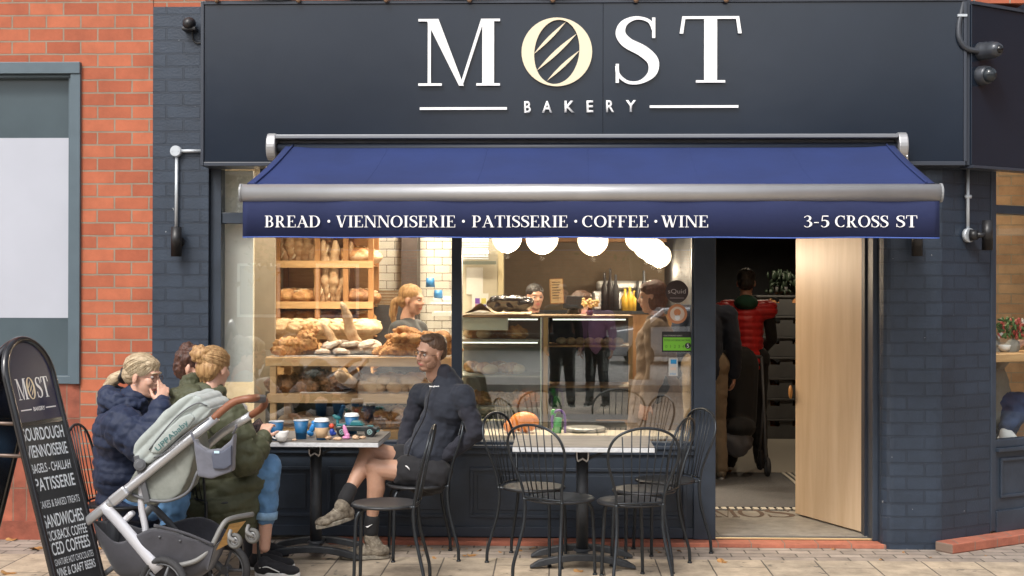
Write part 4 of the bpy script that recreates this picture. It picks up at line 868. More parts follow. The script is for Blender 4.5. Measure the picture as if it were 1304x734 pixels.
for s in (-1, 1):
    q = MB(); q.prism([(s*0.06, tz-0.055), (s*0.145, tz-0.055), (s*0.145, tz-0.049), (s*0.06, tz-0.049)], Mb, 0.0062, 0.0068); q.build('rule_line', m_white, sb)
# ------------------------------------------------------------------ people
def fabric(name, col, rough=0.85, wrinkle=0.35, ws=9, weave=0.0, sheen=0.25, var=0.10):
    return mat(name, col, rough, var=var, vscale=7, bump=wrinkle, bscale=ws, sheen=sheen*0.3)
m_skin = mat('skin', (0.55, 0.31, 0.22), 0.5, col2=(0.64, 0.38, 0.28), vscale=14, bump=0.06, bscale=90, sss=0.12)
m_skin2 = mat('skin_tanned', (0.42, 0.235, 0.16), 0.5, col2=(0.50, 0.29, 0.20), vscale=14, bump=0.06, bscale=90, sss=0.12)
m_lip = mat('lip', (0.50, 0.16, 0.14), 0.4); m_eye = mat('eye_white', (0.38,0.34,0.32), 0.25); m_iris = mat('iris', (0.03,0.025,0.02), 0.1)
def hair_mat(n, c, c2): return mat(n, c, 0.45, col2=c2, vscale=5, stretch=(14,14,2.0), bump=0.7, bscale=10, detail=6)
def headframe(c, fwd, up=(0,0,1)):
    f = Vector(fwd).normalized(); u = Vector(up); u = (u-f*u.dot(f)).normalized(); l = u.cross(f)
    return Matrix(((f.x,l.x,u.x,c[0]),(f.y,l.y,u.y,c[1]),(f.z,l.z,u.z,c[2]),(0,0,0,1)))
def add_head(q, H, s=1.0, nose=1.0):
    R3 = H.to_3x3()
    def E(c, r, rot=None): q.ell(H @ (Vector(c)*s), tuple(v*s for v in r), R3 @ (Euler(rot).to_matrix() if rot else Matrix.Identity(3)), 20, 14)
    def Cp(a, b, r0, r1): q.cap(H @ (Vector(a)*s), H @ (Vector(b)*s), r0*s, r1*s, 12)
    E((-0.010,0,0.035), (0.094,0.074,0.086)); E((0.022,0,-0.035), (0.066,0.059,0.078)); E((0.050,0,-0.092), (0.030,0.032,0.022)); E((0.020,0,-0.078), (0.055,0.050,0.035), (0,0.25,0))
    Cp((0.082,0,0.016), (0.103*nose,0,-0.020), 0.009, 0.0125); E((0.098*nose,0,-0.026), (0.014,0.017,0.010)); 
    E((0.074,0,0.030), (0.022,0.050,0.012)); E((0.078,0,-0.054), (0.016,0.026,0.010)); E((0.076,0,-0.066), (0.015,0.021,0.009))
    for y in (1,-1): E((0.055, y*0.036, -0.022), (0.028,0.022,0.026)); E((-0.006, y*0.076, -0.008), (0.018,0.009,0.031), (0,0.25,y*0.35)); E((0.082,y*0.011,-0.03),(0.010,0.008,0.008))
    Cp((-0.015,0,-0.06), (-0.035,0,-0.15), 0.052, 0.056)
def face_paint(H, s=1.0):
    Hi = H.inverted()
    def f(c, n):
        v = (Hi @ c)/s
        if abs(v.z+0.060) < 0.0105*(1-(v.y/0.027)**2 if abs(v.y) < 0.027 else 0) and v.x > 0.066: return 1
        return 0
    return f
def add_eyes(H, parent, s=1.0, glasses=None, brow=None):
    R3 = H.to_3x3()
    for y in (1,-1):
        b = MB(); b.ell(H @ (Vector((0.074, y*0.031, 0.006))*s), 0.0105*s, R3, 14, 10); e = b.build('eye', m_eye, parent)
        b = MB(); b.ell(H @ (Vector((0.0825, y*0.0315, 0.0055))*s), (0.0035*s,0.0055*s,0.0055*s), R3, 10, 8); b.build('iris', m_iris, e)
    if brow:
        b = MB()
        for y in (1,-1): b.tube(catmull([H @ (Vector(p)*s) for p in ((0.094,y*0.016,0.026),(0.092,y*0.033,0.032),(0.078,y*0.050,0.026))], 4), [0.0035*s]*9, 6)
        b.build('eyebrows', brow, parent)
    if glasses:
        b = MB()
        for y in (1,-1):
            b.tube([H @ (Vector((0.098-abs(0.021*math.cos(a))*0.1-0.004, y*0.033+0.022*math.cos(a), 0.000+0.018*math.sin(a)))*s) for a in [2*PI*k/20 for k in range(20)]], 0.0016*s, 6, closed=True)
            b.tube([H @ (Vector(p)*s) for p in ((0.092,y*0.055,0.006),(0.05,y*0.074,0.008),(0.0,y*0.080,0.006))], 0.0015*s, 6)
        b.tube([H @ (Vector(p)*s) for p in ((0.098,0.011,0.004),(0.101,0,0.008),(0.098,-0.011,0.004))], 0.0016*s, 6)
        b.build('glasses', glasses, parent)
def add_hand(q, w, d, pn, side=1, curl=0.5, s=1.0, spread=0.10, fcurl=None):
    "w wrist, d direction of the hand, pn palm normal (way the fingers curl), side: +1 thumb along d x pn"
    w = Vector(w); d = Vector(d).normalized(); pn = Vector(pn); pn = (pn-d*pn.dot(d)).normalized(); t = d.cross(pn)*side
    Rm = Matrix((d, t, pn)).transposed()
    q.ell(w+d*0.045*s, (0.052*s, 0.040*s, 0.016*s), Rm, 16, 10); q.cap(w-d*0.02*s, w+d*0.025*s, 0.025*s, 0.024*s, 12)
    L = (0.078, 0.086, 0.080, 0.062)
    for k in range(4):
        off = (0.029-0.0192*k)*s; p = w+d*0.080*s+t*off; dd = (d+t*(spread*(1.5-k)*0.5)).normalized(); c = fcurl[k] if fcurl else curl; pts = [w+d*0.045*s+t*off*0.8, p]; ang = 0
        for j, fr in enumerate((0.45, 0.31, 0.24)):
            ang += c*(0.9 if j == 0 else 1.0)*1.0; v = dd*math.cos(ang)+pn*math.sin(ang); p = p+v*(L[k]*fr*s); pts.append(p)
        q.chain(pts, [0.0095*s, 0.0092*s, 0.0085*s, 0.0078*s, 0.0068*s], 10)
    a0 = w+d*0.022*s+t*0.024*s; v = (d*0.62+t*0.75+pn*0.25).normalized(); a1 = a0+v*0.040*s; v2 = (d*0.85+t*0.30+pn*(0.3+curl*0.5)).normalized(); a2 = a1+v2*0.030*s; a3 = a2+(v2+pn*curl*0.6).normalized()*0.024*s
    q.chain([a0, a1, a2, a3], [0.0155*s, 0.0115*s, 0.0098*s, 0.008*s], 10)
def shoe(name, toe, heel, h, m_up, m_sole, parent, w=0.044, ankle=None, extra=None, up=(0,0,1)):
    toe = Vector(toe); heel = Vector(heel); d = (toe-heel); L = d.length; d.normalize(); up = Vector(up); up = (up-d*up.dot(d)).normalized(); sd = up.cross(d)
    q = Blob(); c = lambda a, b, z: heel+d*(a*L)+sd*b+up*z
    Rm = Matrix((d, sd, up)).transposed()
    q.ell(c(0.16,0,0.045), (0.16*L+0.012, w*0.86, 0.040), Rm); q.ell(c(0.5,0,0.040), (0.34*L, w*0.92, 0.034), Rm); q.ell(c(0.78,0,0.033), (0.24*L, w, 0.030), Rm)
    if ankle is not None: q.cap(Vector(ankle), c(0.22,0,0.05), 0.046, 0.048); q.cap(c(0.22,0,0.06), c(0.6,0,0.045), 0.042, 0.032)
    o = q.solid(name, m_up, parent, voxel=0.005, smooth=3)
    b = MB(); prof = []
    for k in range(28):
        a = 2*PI*k/28; x = 0.5*L+0.53*L*math.cos(a); wd = w*(0.98 if math.cos(a) > 0 else 0.84); prof.append((x, wd*math.sin(a)*(1-0.12*abs(math.cos(a))**3)))
    Ms = Matrix(((d.x,sd.x,up.x,heel.x),(d.y,sd.y,up.y,heel.y),(d.z,sd.z,up.z,heel.z),(0,0,0,1)))
    b.prism(prof, Ms, 0.0, 0.024); b.build('sole', m_sole, o, bevel=0.004)
    if extra: extra(c, sd, d, up, o)
    return o
def bones_disp(bones, spacing, amp, wr=0.004, wscale=11, seed=0.0, zquilt=False):
    bs = [(Vector(a), Vector(b)) for a, b in bones]
    def f(co, n):
        best = 1e9; s = 0
        for (a, b) in bs:
            ab = b-a; L = ab.length; t = max(-0.3, min(1.3, (co-a).dot(ab)/(L*L))); dd = (co-(a+ab*t)).length
            if dd < best: best = dd; s = t*L
        k = 0
        if amp: k = amp*(abs(math.sin(PI*(s/spacing+seed+0.10*noise.noise(co*4))))**0.38 - 0.8)
        return k + wr*noise.noise(Vector((co.x*wscale, co.y*wscale, co.z*wscale*1.6))+Vector((seed,0,0))) + wr*0.5*noise.noise(co*wscale*2.7)
    return f

m_jeans = fabric('blue_denim', (0.10, 0.22, 0.40), wrinkle=0.5, ws=14, var=0.28); m_wsole = mat('white_rubber', (0.72,0.72,0.70), 0.5); m_vans = fabric('black_canvas', (0.012,0.012,0.015))
m_blond = hair_mat('blonde_grey_hair', (0.30,0.22,0.13), (0.58,0.47,0.32)); m_blond_b = mat('blonde_swept_hair', (0.24,0.165,0.09), 0.45, col2=(0.60,0.48,0.32), vscale=6, stretch=(2.2,14,14), bump=0.7, bscale=10, detail=6); m_gold_h = hair_mat('golden_hair', (0.24,0.12,0.045), (0.56,0.34,0.15)); m_brown_h = hair_mat('dark_brown_hair', (0.035,0.018,0.012), (0.10,0.05,0.03)); m_dkh = hair_mat('near_black_hair', (0.012,0.010,0.010), (0.03,0.026,0.025)); m_mbh = hair_mat('mid_brown_hair', (0.06,0.032,0.018), (0.13,0.075,0.045))

# ---- the man ---------------------------------------------------------------
Yh = -0.50
m1 = thing('person', 'seated man in navy zip jacket and black shorts, glasses, legs crossed beside the left table', 'person', tuple(at(540, 620, -0.48))[:2]+(0,))
hd = at(549, 450, Yh-0.02); H = headframe(hd, (-0.75,-0.66,-0.10), (0.30,0.0,1)); S = 0.96
sN, eN, wN = at(590, 505, -0.60), at(606, 552, -0.62), at(566, 582, -0.56)     # near (left) arm, hand in the pocket
sF, eF, wF = at(535, 503, -0.30), at(519, 548, -0.32), at(512, 582, -0.42)
neck = at(569, 480, Yh+0.02); chest = at(571, 522, -0.46); waist = at(551, 570, -0.46); pel = at(541, 600, -0.44)
hN, kN, aN = at(553, 604, -0.55), at(478, 597, -0.62), at(473, 672, -0.58)
hF, kF, aF = at(545, 598, -0.36), at(470, 573, -0.52), at(441, 633, -0.72)
q = Blob(); add_head(q, H, S); q.chain([neck, chest, waist, pel], [0.06, 0.13, 0.12, 0.13])
for s_, e_, w_ in ((sN,eN,wN),(sF,eF,wF)): q.chain([chest+Vector((0,0,0.08)), s_, e_, w_], [0.07, 0.05, 0.04, 0.026])
for h_, k_, a_ in ((hN,kN,aN),(hF,kF,aF)):
    mid = k_.lerp(a_, 0.32)+Vector((0.012, 0, 0)); q.chain([pel, h_, k_], [0.11, 0.088, 0.056]); q.chain([k_, mid, k_.lerp(a_, .8), a_], [0.054, 0.056, 0.036, 0.034])
    q.ell(k_+Vector((-0.008,0,0.012)), (0.056,0.054,0.05))
add_hand(q, wN, Vector((-0.5,-0.1,-0.8)), Vector((-0.6,0.6,0)), 1, 0.3); add_hand(q, wF, Vector((-0.3,-0.3,-0.8)), Vector((0.5,0,0)), 1, 0.4)
q.solid('body', [m_skin2, m_lip], m1, voxel=0.0055, smooth=4, paint=face_paint(H, S))
add_eyes(H, m1, S, glasses=mat('thin_metal', (0.25,0.2,0.15), 0.25, metal=1), brow=m_mbh)
q = Blob(); R3 = H.to_3x3()   # hair: short crop
def hell(q, H, c, r, rot=None, s=1.0): q.ell(H @ (Vector(c)*s), tuple(v*s for v in r), H.to_3x3() @ (Euler(rot).to_matrix() if rot else Matrix.Identity(3)), 18, 12)
hell(q, H, (-0.018,0,0.056), (0.092,0.078,0.072), None, S); hell(q, H, (-0.058,0,0.012), (0.050,0.069,0.066), None, S); hell(q, H, (0.036,0,0.104), (0.042,0.050,0.022), (0,0.25,0), S); hell(q, H, (-0.02,0,0.045),(0.052,0.0785,0.042), None, S)
q.solid('hair', m_mbh, m1, voxel=0.005, smooth=2, disp=lambda c, n: 0.002*noise.noise(c*60)+0.002*noise.noise(c*150))
q = Blob()
for y in (1,-1): hell(q, H, (0.03,y*0.050,-0.06),(0.045,0.012,0.032), None, S); 
hell(q, H, (0.053,0,-0.092), (0.028,0.033,0.022), None, S); 
q.solid('stubble', mat('stubble', (0.30,0.165,0.105), 0.8, var=0.3, vscale=150, bump=0.4, bscale=250), m1, voxel=0.005, smooth=3)
# jacket
m_jk = fabric('navy_softshell', (0.014,0.018,0.030), wrinkle=0.35, ws=16); m_jks = fabric('dark_sleeve', (0.014,0.015,0.025), wrinkle=0.4, ws=14)
q = Blob(); q.chain([neck+Vector((-0.006,0,-0.005)), neck.lerp(chest, 0.35), chest, waist, pel+Vector((0.0,0,0.02))], [0.070, 0.105, 0.145, 0.150, 0.160])
q.ell(chest+Vector((0,0.0,0.02)), (0.15,0.18,0.17)); q.ell(waist+Vector((-0.025,0,-0.03)), (0.160,0.18,0.13)); q.chain([sN, sF], [0.075, 0.075]); q.cap(sN, sN.lerp(eN,0.2), 0.075, 0.07); q.cap(sF, sF.lerp(eF,0.2), 0.072, 0.066)
q.solid('jacket', m_jk, m1, voxel=0.008, smooth=6, disp=bones_disp([(neck, pel)], 0.03, 0.0025, 0.007, 14, 0.3))
for s_, e_, w_ in ((sN,eN,wN),(sF,eF,wF)):
    q = Blob(); q.chain([s_, s_.lerp(e_,.5), e_, e_.lerp(w_, .6), w_+(w_-e_)*0.1], [0.066, 0.061, 0.054, 0.048, 0.040])
    q.solid('sleeve', m_jks, m1, voxel=0.007, smooth=4, disp=bones_disp([(s_,e_),(e_,w_)], 0.05, 0.0, 0.009, 16, 1.0))
q = Blob(); q.chain([neck+Vector((0.0,0,-0.03)), neck+Vector((-0.014,-0.012,0.026))], [0.070, 0.055]); q.solid('collar', m_jks, m1, voxel=0.006, smooth=3)
fwdc = Vector((-0.78,-0.62,0)).normalized()
def onchest(px, py, out=0.0): return at(px, py, -0.69-out)
b = MB(); b.tube(catmull([at(553,484,-0.60), at(547,500,-0.635), at(541,530,-0.645), at(526,560,-0.635), at(518,585,-0.62)], 5), 0.0035, 6); b.build('zip', mat('zip_black', (0.008,0.008,0.01), 0.3), m1)
# shorts
m_sh = fabric('black_shorts', (0.010,0.010,0.013), wrinkle=0.4, ws=12)
q = Blob(); q.chain([pel+Vector((0,0,0.06)), pel], [0.15, 0.155]); q.ell(pel, (0.17,0.19,0.13))
for h_, k_ in ((hN,kN),(hF,kF)): q.chain([h_, h_.lerp(k_, 0.46)], [0.115, 0.103])
q.solid('shorts', m_sh, m1, voxel=0.008, smooth=4, disp=bones_disp([(hN,kN)], 0.1, 0, 0.012, 9))
b = MB(); c = at(519, 596, -0.70); b.tube([c+Vector((-0.015,0,0.012)), c+Vector((-0.006,-0.002,0.010)), c+Vector((0.008,0,-0.004)), c+Vector((0.012,0,-0.014))], [0.001,0.004,0.0035,0.001], 6); b.build('emblem', m_white, m1)
b = MB(); c = at(553, 491.5, -0.728); b.box(-0.022,0.022,-0.001,0.001,-0.004,0.004, M=Matrix.Translation(c)); 
text_obj('lettering', 'Berghaus', frame_M(at(553,493.5,-0.745), (0.94,-0.25,0.06), (0,0.1,1)), 0.062, 0.011, m_white, m1, bold=0.02, extrude=0.0)
# socks and walking shoes
m_sock = fabric('black_sock', (0.010,0.010,0.012), wrinkle=0.2); m_hike = mat('suede_shoe', (0.075,0.058,0.042), 0.9, col2=(0.30,0.26,0.20), vscale=26, bump=0.8, bscale=70); m_hsole = mat('shoe_sole', (0.26,0.235,0.19), 0.9, var=0.4, vscale=30)
def laces(c, sd, d, up, o):
    q = MB()
    for k in range(6): a = 0.34+0.075*k; z = 0.112-0.0115*k; q.tube([c(a,-0.034,z-0.022), c(a+0.02,0,z), c(a,0.034,z-0.022)], 0.0036, 5)
    q.build('laces', mat('laces', (0.34,0.30,0.24), 0.8), o)
for a_, k_, toe, heel, up in ((aN, kN, at(434, 697, -0.60), at(484, 702, -0.58), (0,0,1)), (aF, kF, at(412, 668, -0.80), at(452, 691, -0.74), None)):
    if up: toe.z = 0.004; heel.z = 0.004
    dd = (a_-k_).normalized()
    q = Blob(); q.chain([a_-dd*0.055, a_+dd*0.02], [0.044, 0.046]); so_ = q.solid('sock', m_sock, m1, voxel=0.005, smooth=2)
    u = Vector(up) if up else Vector((0.62, 0, 0.78)); f_ = (toe-heel).normalized(); heel = toe-f_*0.285
    if not up:
        f_ = Vector((-0.88,-0.10,-0.20)).normalized(); heel = at(448,684,-0.74); toe = heel+f_*0.27; u = Vector((-0.1,0,1))
        heel = a_ + Vector((0.035,0.03,-0.135)); f_ = Vector((-0.62,-0.72,-0.10)).normalized(); toe = heel+f_*0.27
    shoe('walking_shoe', toe, heel, 0.1, m_hike, m_hsole, m1, 0.052, ankle=a_+dd*0.065, extra=laces, up=u)
    b = MB(); c = a_-dd*0.02+Vector((-0.012,-0.048,0)); b.tube([c+Vector((-0.018,0,-0.004)), c+Vector((-0.008,-0.001,-0.009)), c+Vector((0.022,0.004,0.008))], [0.001,0.0045,0.0008], 6); b.build('emblem', m_white, so_)

def strands(H, m, parent, end, n=220, seed=1, r=(0.101,0.085,0.082), c0=(-0.018,0,0.056), el=0.004, spread=150):
    random.seed(seed); b = MB(); c0 = Vector(c0); e = Vector(end)-c0; e = Vector((e.x/r[0], e.y/r[1], e.z/r[2])); el_ = e.length; e.normalize()
    for k in range(n):
        a = R(random.uniform(-spread, spread)); z = random.uniform(-0.45, 0.75); s = Vector((math.cos(a*0.62), math.sin(a*0.62), z)).normalized(); pts = []; lift = random.uniform(0.99, 1.035)
        t1 = random.uniform(.55, 1.0)
        for j in range(8):
            t = j/7*t1; d = (s*(1-t)+e*t); d = d.normalized() if d.length > .05 else e; pts.append(H @ (c0+Vector((d.x*r[0], d.y*r[1], d.z*r[2]))*(lift+0.02*math.sin(t*3+k))))
        b.tube(pts, [0.0006]+[0.0016]*6+[0.0005], 4, caps=False)
    return b.build('hair_strands', m, parent)
# ---- woman in the navy puffer -----------------------------------------------
w1 = thing('person', 'seated blonde woman in navy puffer coat holding a hand to her mouth', 'person', tuple(at(168, 640, -1.22))[:2]+(0,))
Y = -1.30; hd = at(182, 480, Y); H = headframe(hd, (0.97,-0.20,-0.10)); S = 1.0
neck = at(172, 509, Y+0.02); chest = at(160, 550, Y+0.04); waist = at(160, 605, Y+0.05); pel = at(166, 640, Y+0.05)
sN, eN, wN = at(155, 542, Y-0.15), at(193, 574, Y-0.24), at(205, 516, Y-0.15)
sF, eF, wF = at(178, 540, Y+0.2), at(212, 585, Y+0.2), at(236, 575, Y+0.1)
hN, kN, aN = at(172, 642, Y-0.06), at(226, 640, Y-0.10), at(206, 715, Y-0.05)
hF, kF, aF = at(174, 640, Y+0.14), at(238, 636, Y+0.12), at(232, 712, Y+0.12)
q = Blob(); add_head(q, H, S); q.chain([neck, chest, waist, pel], [0.055, 0.11, 0.11, 0.12])
for s_, e_, w_ in ((sN,eN,wN),(sF,eF,wF)): q.chain([chest+Vector((0,0,0.06)), s_, e_, w_], [0.06, 0.045, 0.036, 0.024])
for h_, k_, a_ in ((hN,kN,aN),(hF,kF,aF)): q.chain([h_, k_, a_], [0.08, 0.05, 0.034])
add_hand(q, wN, (0.10,0.18,0.98), (-0.45,0.85,0), 1, 0.55, 0.92, fcurl=(0.35,0.5,0.6,0.7)); add_hand(q, wF, (0.9,0,-0.2), (0,-0.3,-1), 1, 0.4, 0.92)
q.solid('body', [m_skin, m_lip], w1, voxel=0.0055, smooth=4, paint=face_paint(H, S)); add_eyes(H, w1, S, glasses=mat('glasses_frame', (0.12,0.06,0.05), 0.3), brow=m_blond)
q = Blob(); hell(q, H, (-0.018,0,0.058), (0.099,0.083,0.078)); hell(q, H, (-0.062,0,0.01), (0.058,0.074,0.066)); hell(q, H, (0.045,0,0.075), (0.042,0.066,0.036), (0,0.5,0)); hell(q, H, (-0.02,0.0,0.03), (0.062,0.083,0.045))
q.chain([H @ Vector(p) for p in ((-0.10,0,-0.005),(-0.135,0,-0.01),(-0.175,0,-0.035),(-0.215,0,-0.085),(-0.235,0,-0.12))], [0.026,0.032,0.036,0.026,0.010])
q.solid('hair', m_blond_b, w1, voxel=0.005, smooth=3, disp=lambda c, n: 0.002*noise.noise(Vector((c.x*18,c.y*60,c.z*60)))+0.001*noise.noise(c*120))
strands(H, hair_mat('blonde_highlight', (0.42,0.32,0.19), (0.68,0.57,0.40)), w1, (-0.112,0,-0.008), 260, 3)
b = MB(); b.tube([H @ Vector((-0.118+0.006*math.sin(3*a), 0.032*math.cos(a), -0.008+0.034*math.sin(a))) for a in [2*PI*k/18 for k in range(18)]], 0.013, 8, closed=True); b.build('hair_band', m_dkh, w1)
b = MB(); b.ell(H @ Vector((0.0,-0.088,-0.042)), 0.004); b.build('earring', m_steel, w1)
m_np = mat('navy_puffer', (0.008,0.017,0.050), 0.68, var=0.06, vscale=6, bump=0.2, bscale=90, sheen=0.03)
q = Blob(); q.chain([neck, chest, waist, pel+Vector((0.02,0,0))], [0.095, 0.17, 0.175, 0.19]); q.ell(chest, (0.17,0.24,0.18)); q.ell(pel+Vector((0.03,0,-0.01)), (0.22,0.23,0.12)); q.ell(waist, (0.175,0.2,0.15))
q.chain([sN, sF], [0.10, 0.10])
q.solid('coat', m_np, w1, voxel=0.009, smooth=5, disp=bones_disp([(neck,pel)], 0.065, 0.014, 0.010, 14))
for s_, e_, w_ in ((sN,eN,wN),(sF,eF,wF)):
    q = Blob(); q.chain([s_, s_.lerp(e_,.5), e_, e_.lerp(w_,.6), w_], [0.115,0.11,0.10,0.082,0.058]); q.solid('sleeve', m_np, w1, voxel=0.009, smooth=4, disp=bones_disp([(s_,e_),(e_,w_)], 0.075, 0.012, 0.011, 14, .2))
q = Blob()
for k in range(20):
    a = 2*PI*k/20; c0 = neck+Vector((-0.045+0.10*math.cos(a), 0.115*math.sin(a), -0.004+0.022*-math.cos(a))); a2 = a+2*PI/20; c1 = neck+Vector((-0.045+0.10*math.cos(a2), 0.115*math.sin(a2), -0.004+0.022*-math.cos(a2)))
    rr = 0.040+0.022*max(0,-math.cos(a)); q.cap(c0, c1, rr, rr)
q.ell(neck+Vector((-0.13,0,-0.03)), (0.065,0.12,0.09), (0,0.4,0))
q.solid('hood', m_np, w1, voxel=0.008, smooth=4, disp=bones_disp([(neck,pel)], 0.2, 0, 0.016, 16))
q = Blob()
for h_, k_, a_ in ((hN,kN,aN),(hF,kF,aF)): q.chain([h_, k_, k_.lerp(a_,.9)], [0.10,0.072,0.056])
q.solid('jeans', m_jeans, w1, voxel=0.009, smooth=4, disp=bones_disp([(hN,kN)], 1, 0, 0.014, 12))
for a_ in (aN, aF):
    shoe('shoe', (a_.x+0.17, a_.y, 0.004), (a_.x-0.06, a_.y, 0.004), 0.1, m_vans, m_wsole, w1, 0.042, ankle=a_)

# ---- woman in the olive coat -------------------------------------------------
w2 = thing('person', 'seated woman with golden bun in long olive puffer coat, jeans rolled up, using a phone', 'person', tuple(at(280, 640, -1.02))[:2]+(0,))
Y = -1.08; hd = at(273, 470, Y); H = headframe(hd, (0.46,0.88,-0.10), (0.0,0,1)); S = 1.0
neck = at(266, 505, Y-0.01); chest = at(262, 548, Y-0.02); waist = at(272, 600, Y); pel = at(282, 636, Y+0.02)
sN, eN, wN = at(290, 535, Y-0.20), at(312, 584, Y-0.22), at(334, 560, Y-0.12)
sF, eF, wF = at(246, 532, Y+0.19), at(285, 580, Y+0.3), at(318, 560, Y+0.12)
hN, kN, aN = at(290, 632, Y-0.08), at(341, 594, Y-0.02), at(337, 697, Y-0.02)
hF, kF, aF = at(290, 630, Y+0.14), at(341, 606, Y+0.16), at(328, 706, Y+0.14)
q = Blob(); add_head(q, H, S); q.chain([neck, chest, waist, pel], [0.055, 0.11, 0.11, 0.12])
for s_, e_, w_ in ((sN,eN,wN),(sF,eF,wF)): q.chain([chest+Vector((0,0,0.06)), s_, e_, w_], [0.06, 0.045, 0.036, 0.024])
for h_, k_, a_ in ((hN,kN,aN),(hF,kF,aF)): q.chain([h_, k_, k_.lerp(a_,.35), a_], [0.08, 0.05, 0.05, 0.032])
add_hand(q, wN, (0.15,0.5,0.8), (0.1,0.8,-0.3), -1, 0.55, 0.92); add_hand(q, wF, (0.5,-0.2,0.6), (0.3,-0.8,-0.1), 1, 0.55, 0.92)
q.solid('body', [m_skin, m_lip], w2, voxel=0.0055, smooth=4, paint=face_paint(H, S)); add_eyes(H, w2, S)
q = Blob(); hell(q, H, (-0.018,0,0.050), (0.098,0.083,0.080)); hell(q, H, (-0.060,0,0.0), (0.056,0.076,0.074)); hell(q, H, (0.045,0,0.070), (0.040,0.066,0.036), (0,0.5,0)); hell(q, H, (-0.02,0.0,0.02), (0.060,0.084,0.055))
q.ell(H @ Vector((-0.105,0.02,0.075)), 0.040)
for k in range(7): a = 2*PI*k/7; q.ell(H @ Vector((-0.112-0.01*math.cos(a), 0.02+0.036*math.cos(a), 0.078+0.036*math.sin(a))), 0.021)
for (dy, dz) in ((0.03,-0.075),(-0.03,-0.07),(0,-0.085)): q.cap(H @ Vector((-0.07,dy*0.8,-0.04)), H @ Vector((-0.072,dy,dz)), 0.022, 0.007)
q.solid('hair', m_gold_h, w2, voxel=0.005, smooth=2, disp=lambda c, n: 0.003*noise.noise(Vector((c.x*50,c.y*50,c.z*25)))+0.0015*noise.noise(c*110))
strands(H, hair_mat('golden_highlight', (0.34,0.19,0.08), (0.66,0.44,0.22)), w2, (-0.108,0.02,0.07), 260, 5, r=(0.101,0.086,0.084), c0=(-0.018,0,0.046))
b = MB(); b.ell(H @ Vector((-0.06,0.075,0.065)), (0.022,0.006,0.010), H.to_3x3()); b.build('hair_clip', m_steel, w2)
m_ol = mat('olive_puffer', (0.062,0.067,0.034), 0.68, var=0.06, vscale=6, bump=0.2, bscale=90, sheen=0.03)
q = Blob(); q.chain([neck, chest, waist, pel], [0.10, 0.175, 0.18, 0.20]); q.ell(chest, (0.25,0.20,0.19)); q.ell(waist, (0.215,0.2,0.17)); q.ell(pel+Vector((0.01,-0.02,-0.02)), (0.25,0.235,0.15)); q.ell(pel+Vector((0.0,-0.03,-0.10)), (0.235,0.20,0.15)); q.chain([sN, sF], [0.11, 0.11])
for h_, k_ in ((hN,kN),(hF,kF)): q.chain([h_, h_.lerp(k_, .55)], [0.125, 0.105])
q.solid('coat', m_ol, w2, voxel=0.009, smooth=5, disp=bones_disp([(neck,pel-Vector((0,0,.2)))], 0.095, 0.016, 0.011, 13, .3))
for s_, e_, w_ in ((sN,eN,wN),(sF,eF,wF)):
    q = Blob(); q.chain([s_, s_.lerp(e_,.5), e_, e_.lerp(w_,.6), w_], [0.12,0.115,0.10,0.084,0.055]); q.solid('sleeve', m_ol, w2, voxel=0.009, smooth=4, disp=bones_disp([(s_,e_),(e_,w_)], 0.085, 0.012, 0.011, 14, .2))
q = Blob()
for k in range(22):
    a = 2*PI*k/22; a2 = a+2*PI/22; f3 = lambda a: neck+Vector((-0.055+0.115*math.cos(a), -0.035+0.12*math.sin(a), 0.0+0.030*math.sin(a+0.6)))
    rr = 0.046; q.cap(f3(a), f3(a2), rr, rr)
q.ell(neck+Vector((-0.10,-0.08,0.01)), (0.10,0.10,0.07)); q.ell(neck+Vector((-0.10,0.02,0.06)), (0.075,0.07,0.08))
q.solid('hood', m_ol, w2, voxel=0.008, smooth=4, disp=bones_disp([(neck,pel)], 0.09, 0.006, 0.018, 15))
q = Blob()
for h_, k_, a_ in ((hN,kN,aN),(hF,kF,aF)): q.chain([h_, k_, k_.lerp(a_,.60)], [0.10,0.076,0.062])
q.solid('jeans', m_jeans, w2, voxel=0.008, smooth=4, disp=bones_disp([(hN,kN)], 1, 0, 0.014, 12))
for k_, a_ in ((kN,aN),(kF,aF)):
    b = MB(); d = (a_-k_).normalized(); c = k_.lerp(a_, .60); b.tube([c-d*0.02, c-d*0.018, c+d*0.022, c+d*0.024], [0.060,0.068,0.066,0.058], 18); b.build('jeans_cuff', mat('pale_denim', (0.22,0.36,0.52), 0.9, var=0.2, vscale=20, bump=0.3, bscale=50), w2)
def stripe(c, sd, d, up, o):
    q = MB()
    for s in (-1, 1): q.tube(catmull([c(0.12,s*0.040,0.052), c(0.30,s*0.045,0.060), c(0.45,s*0.044,0.047), c(0.60,s*0.047,0.032)], 4), 0.0035, 6)
    q.build('side_stripe', m_wsole, o)
for a_, ang in ((aN, -0.05), (aF, 0.2)):
    shoe('canvas_shoe', (a_.x+0.20, a_.y+ang*0.3, 0.004), (a_.x-0.05, a_.y, 0.004), 0.1, m_vans, m_wsole, w2, 0.044, ankle=(a_.x, a_.y, 0.07), extra=stripe)
# phone held in her hands
pc = at(321, 549, Y-0.06); t = thing('phone', 'smartphone held upright in the hands of the woman in olive', 'phone', tuple(pc))
Mp = frame_M(pc, (0.85,0.5,0.1), (0.15,-0.2,1)) @ Matrix.Rotation(R(-58), 4, 'Z')
b = MB(); b.box(-0.037,0.037,-0.076,0.076,-0.004,0.004, M=Mp); b.build('case', m_black, t, bevel=0.003)
b = MB(); b.box(-0.034,0.034,-0.072,0.072,0.0042,0.0052, M=Mp); b.build('screen', mat('phone_screen', (0.03,0.03,0.035), 0.1, col2=(0.22,0.16,0.16), vscale=60), t)

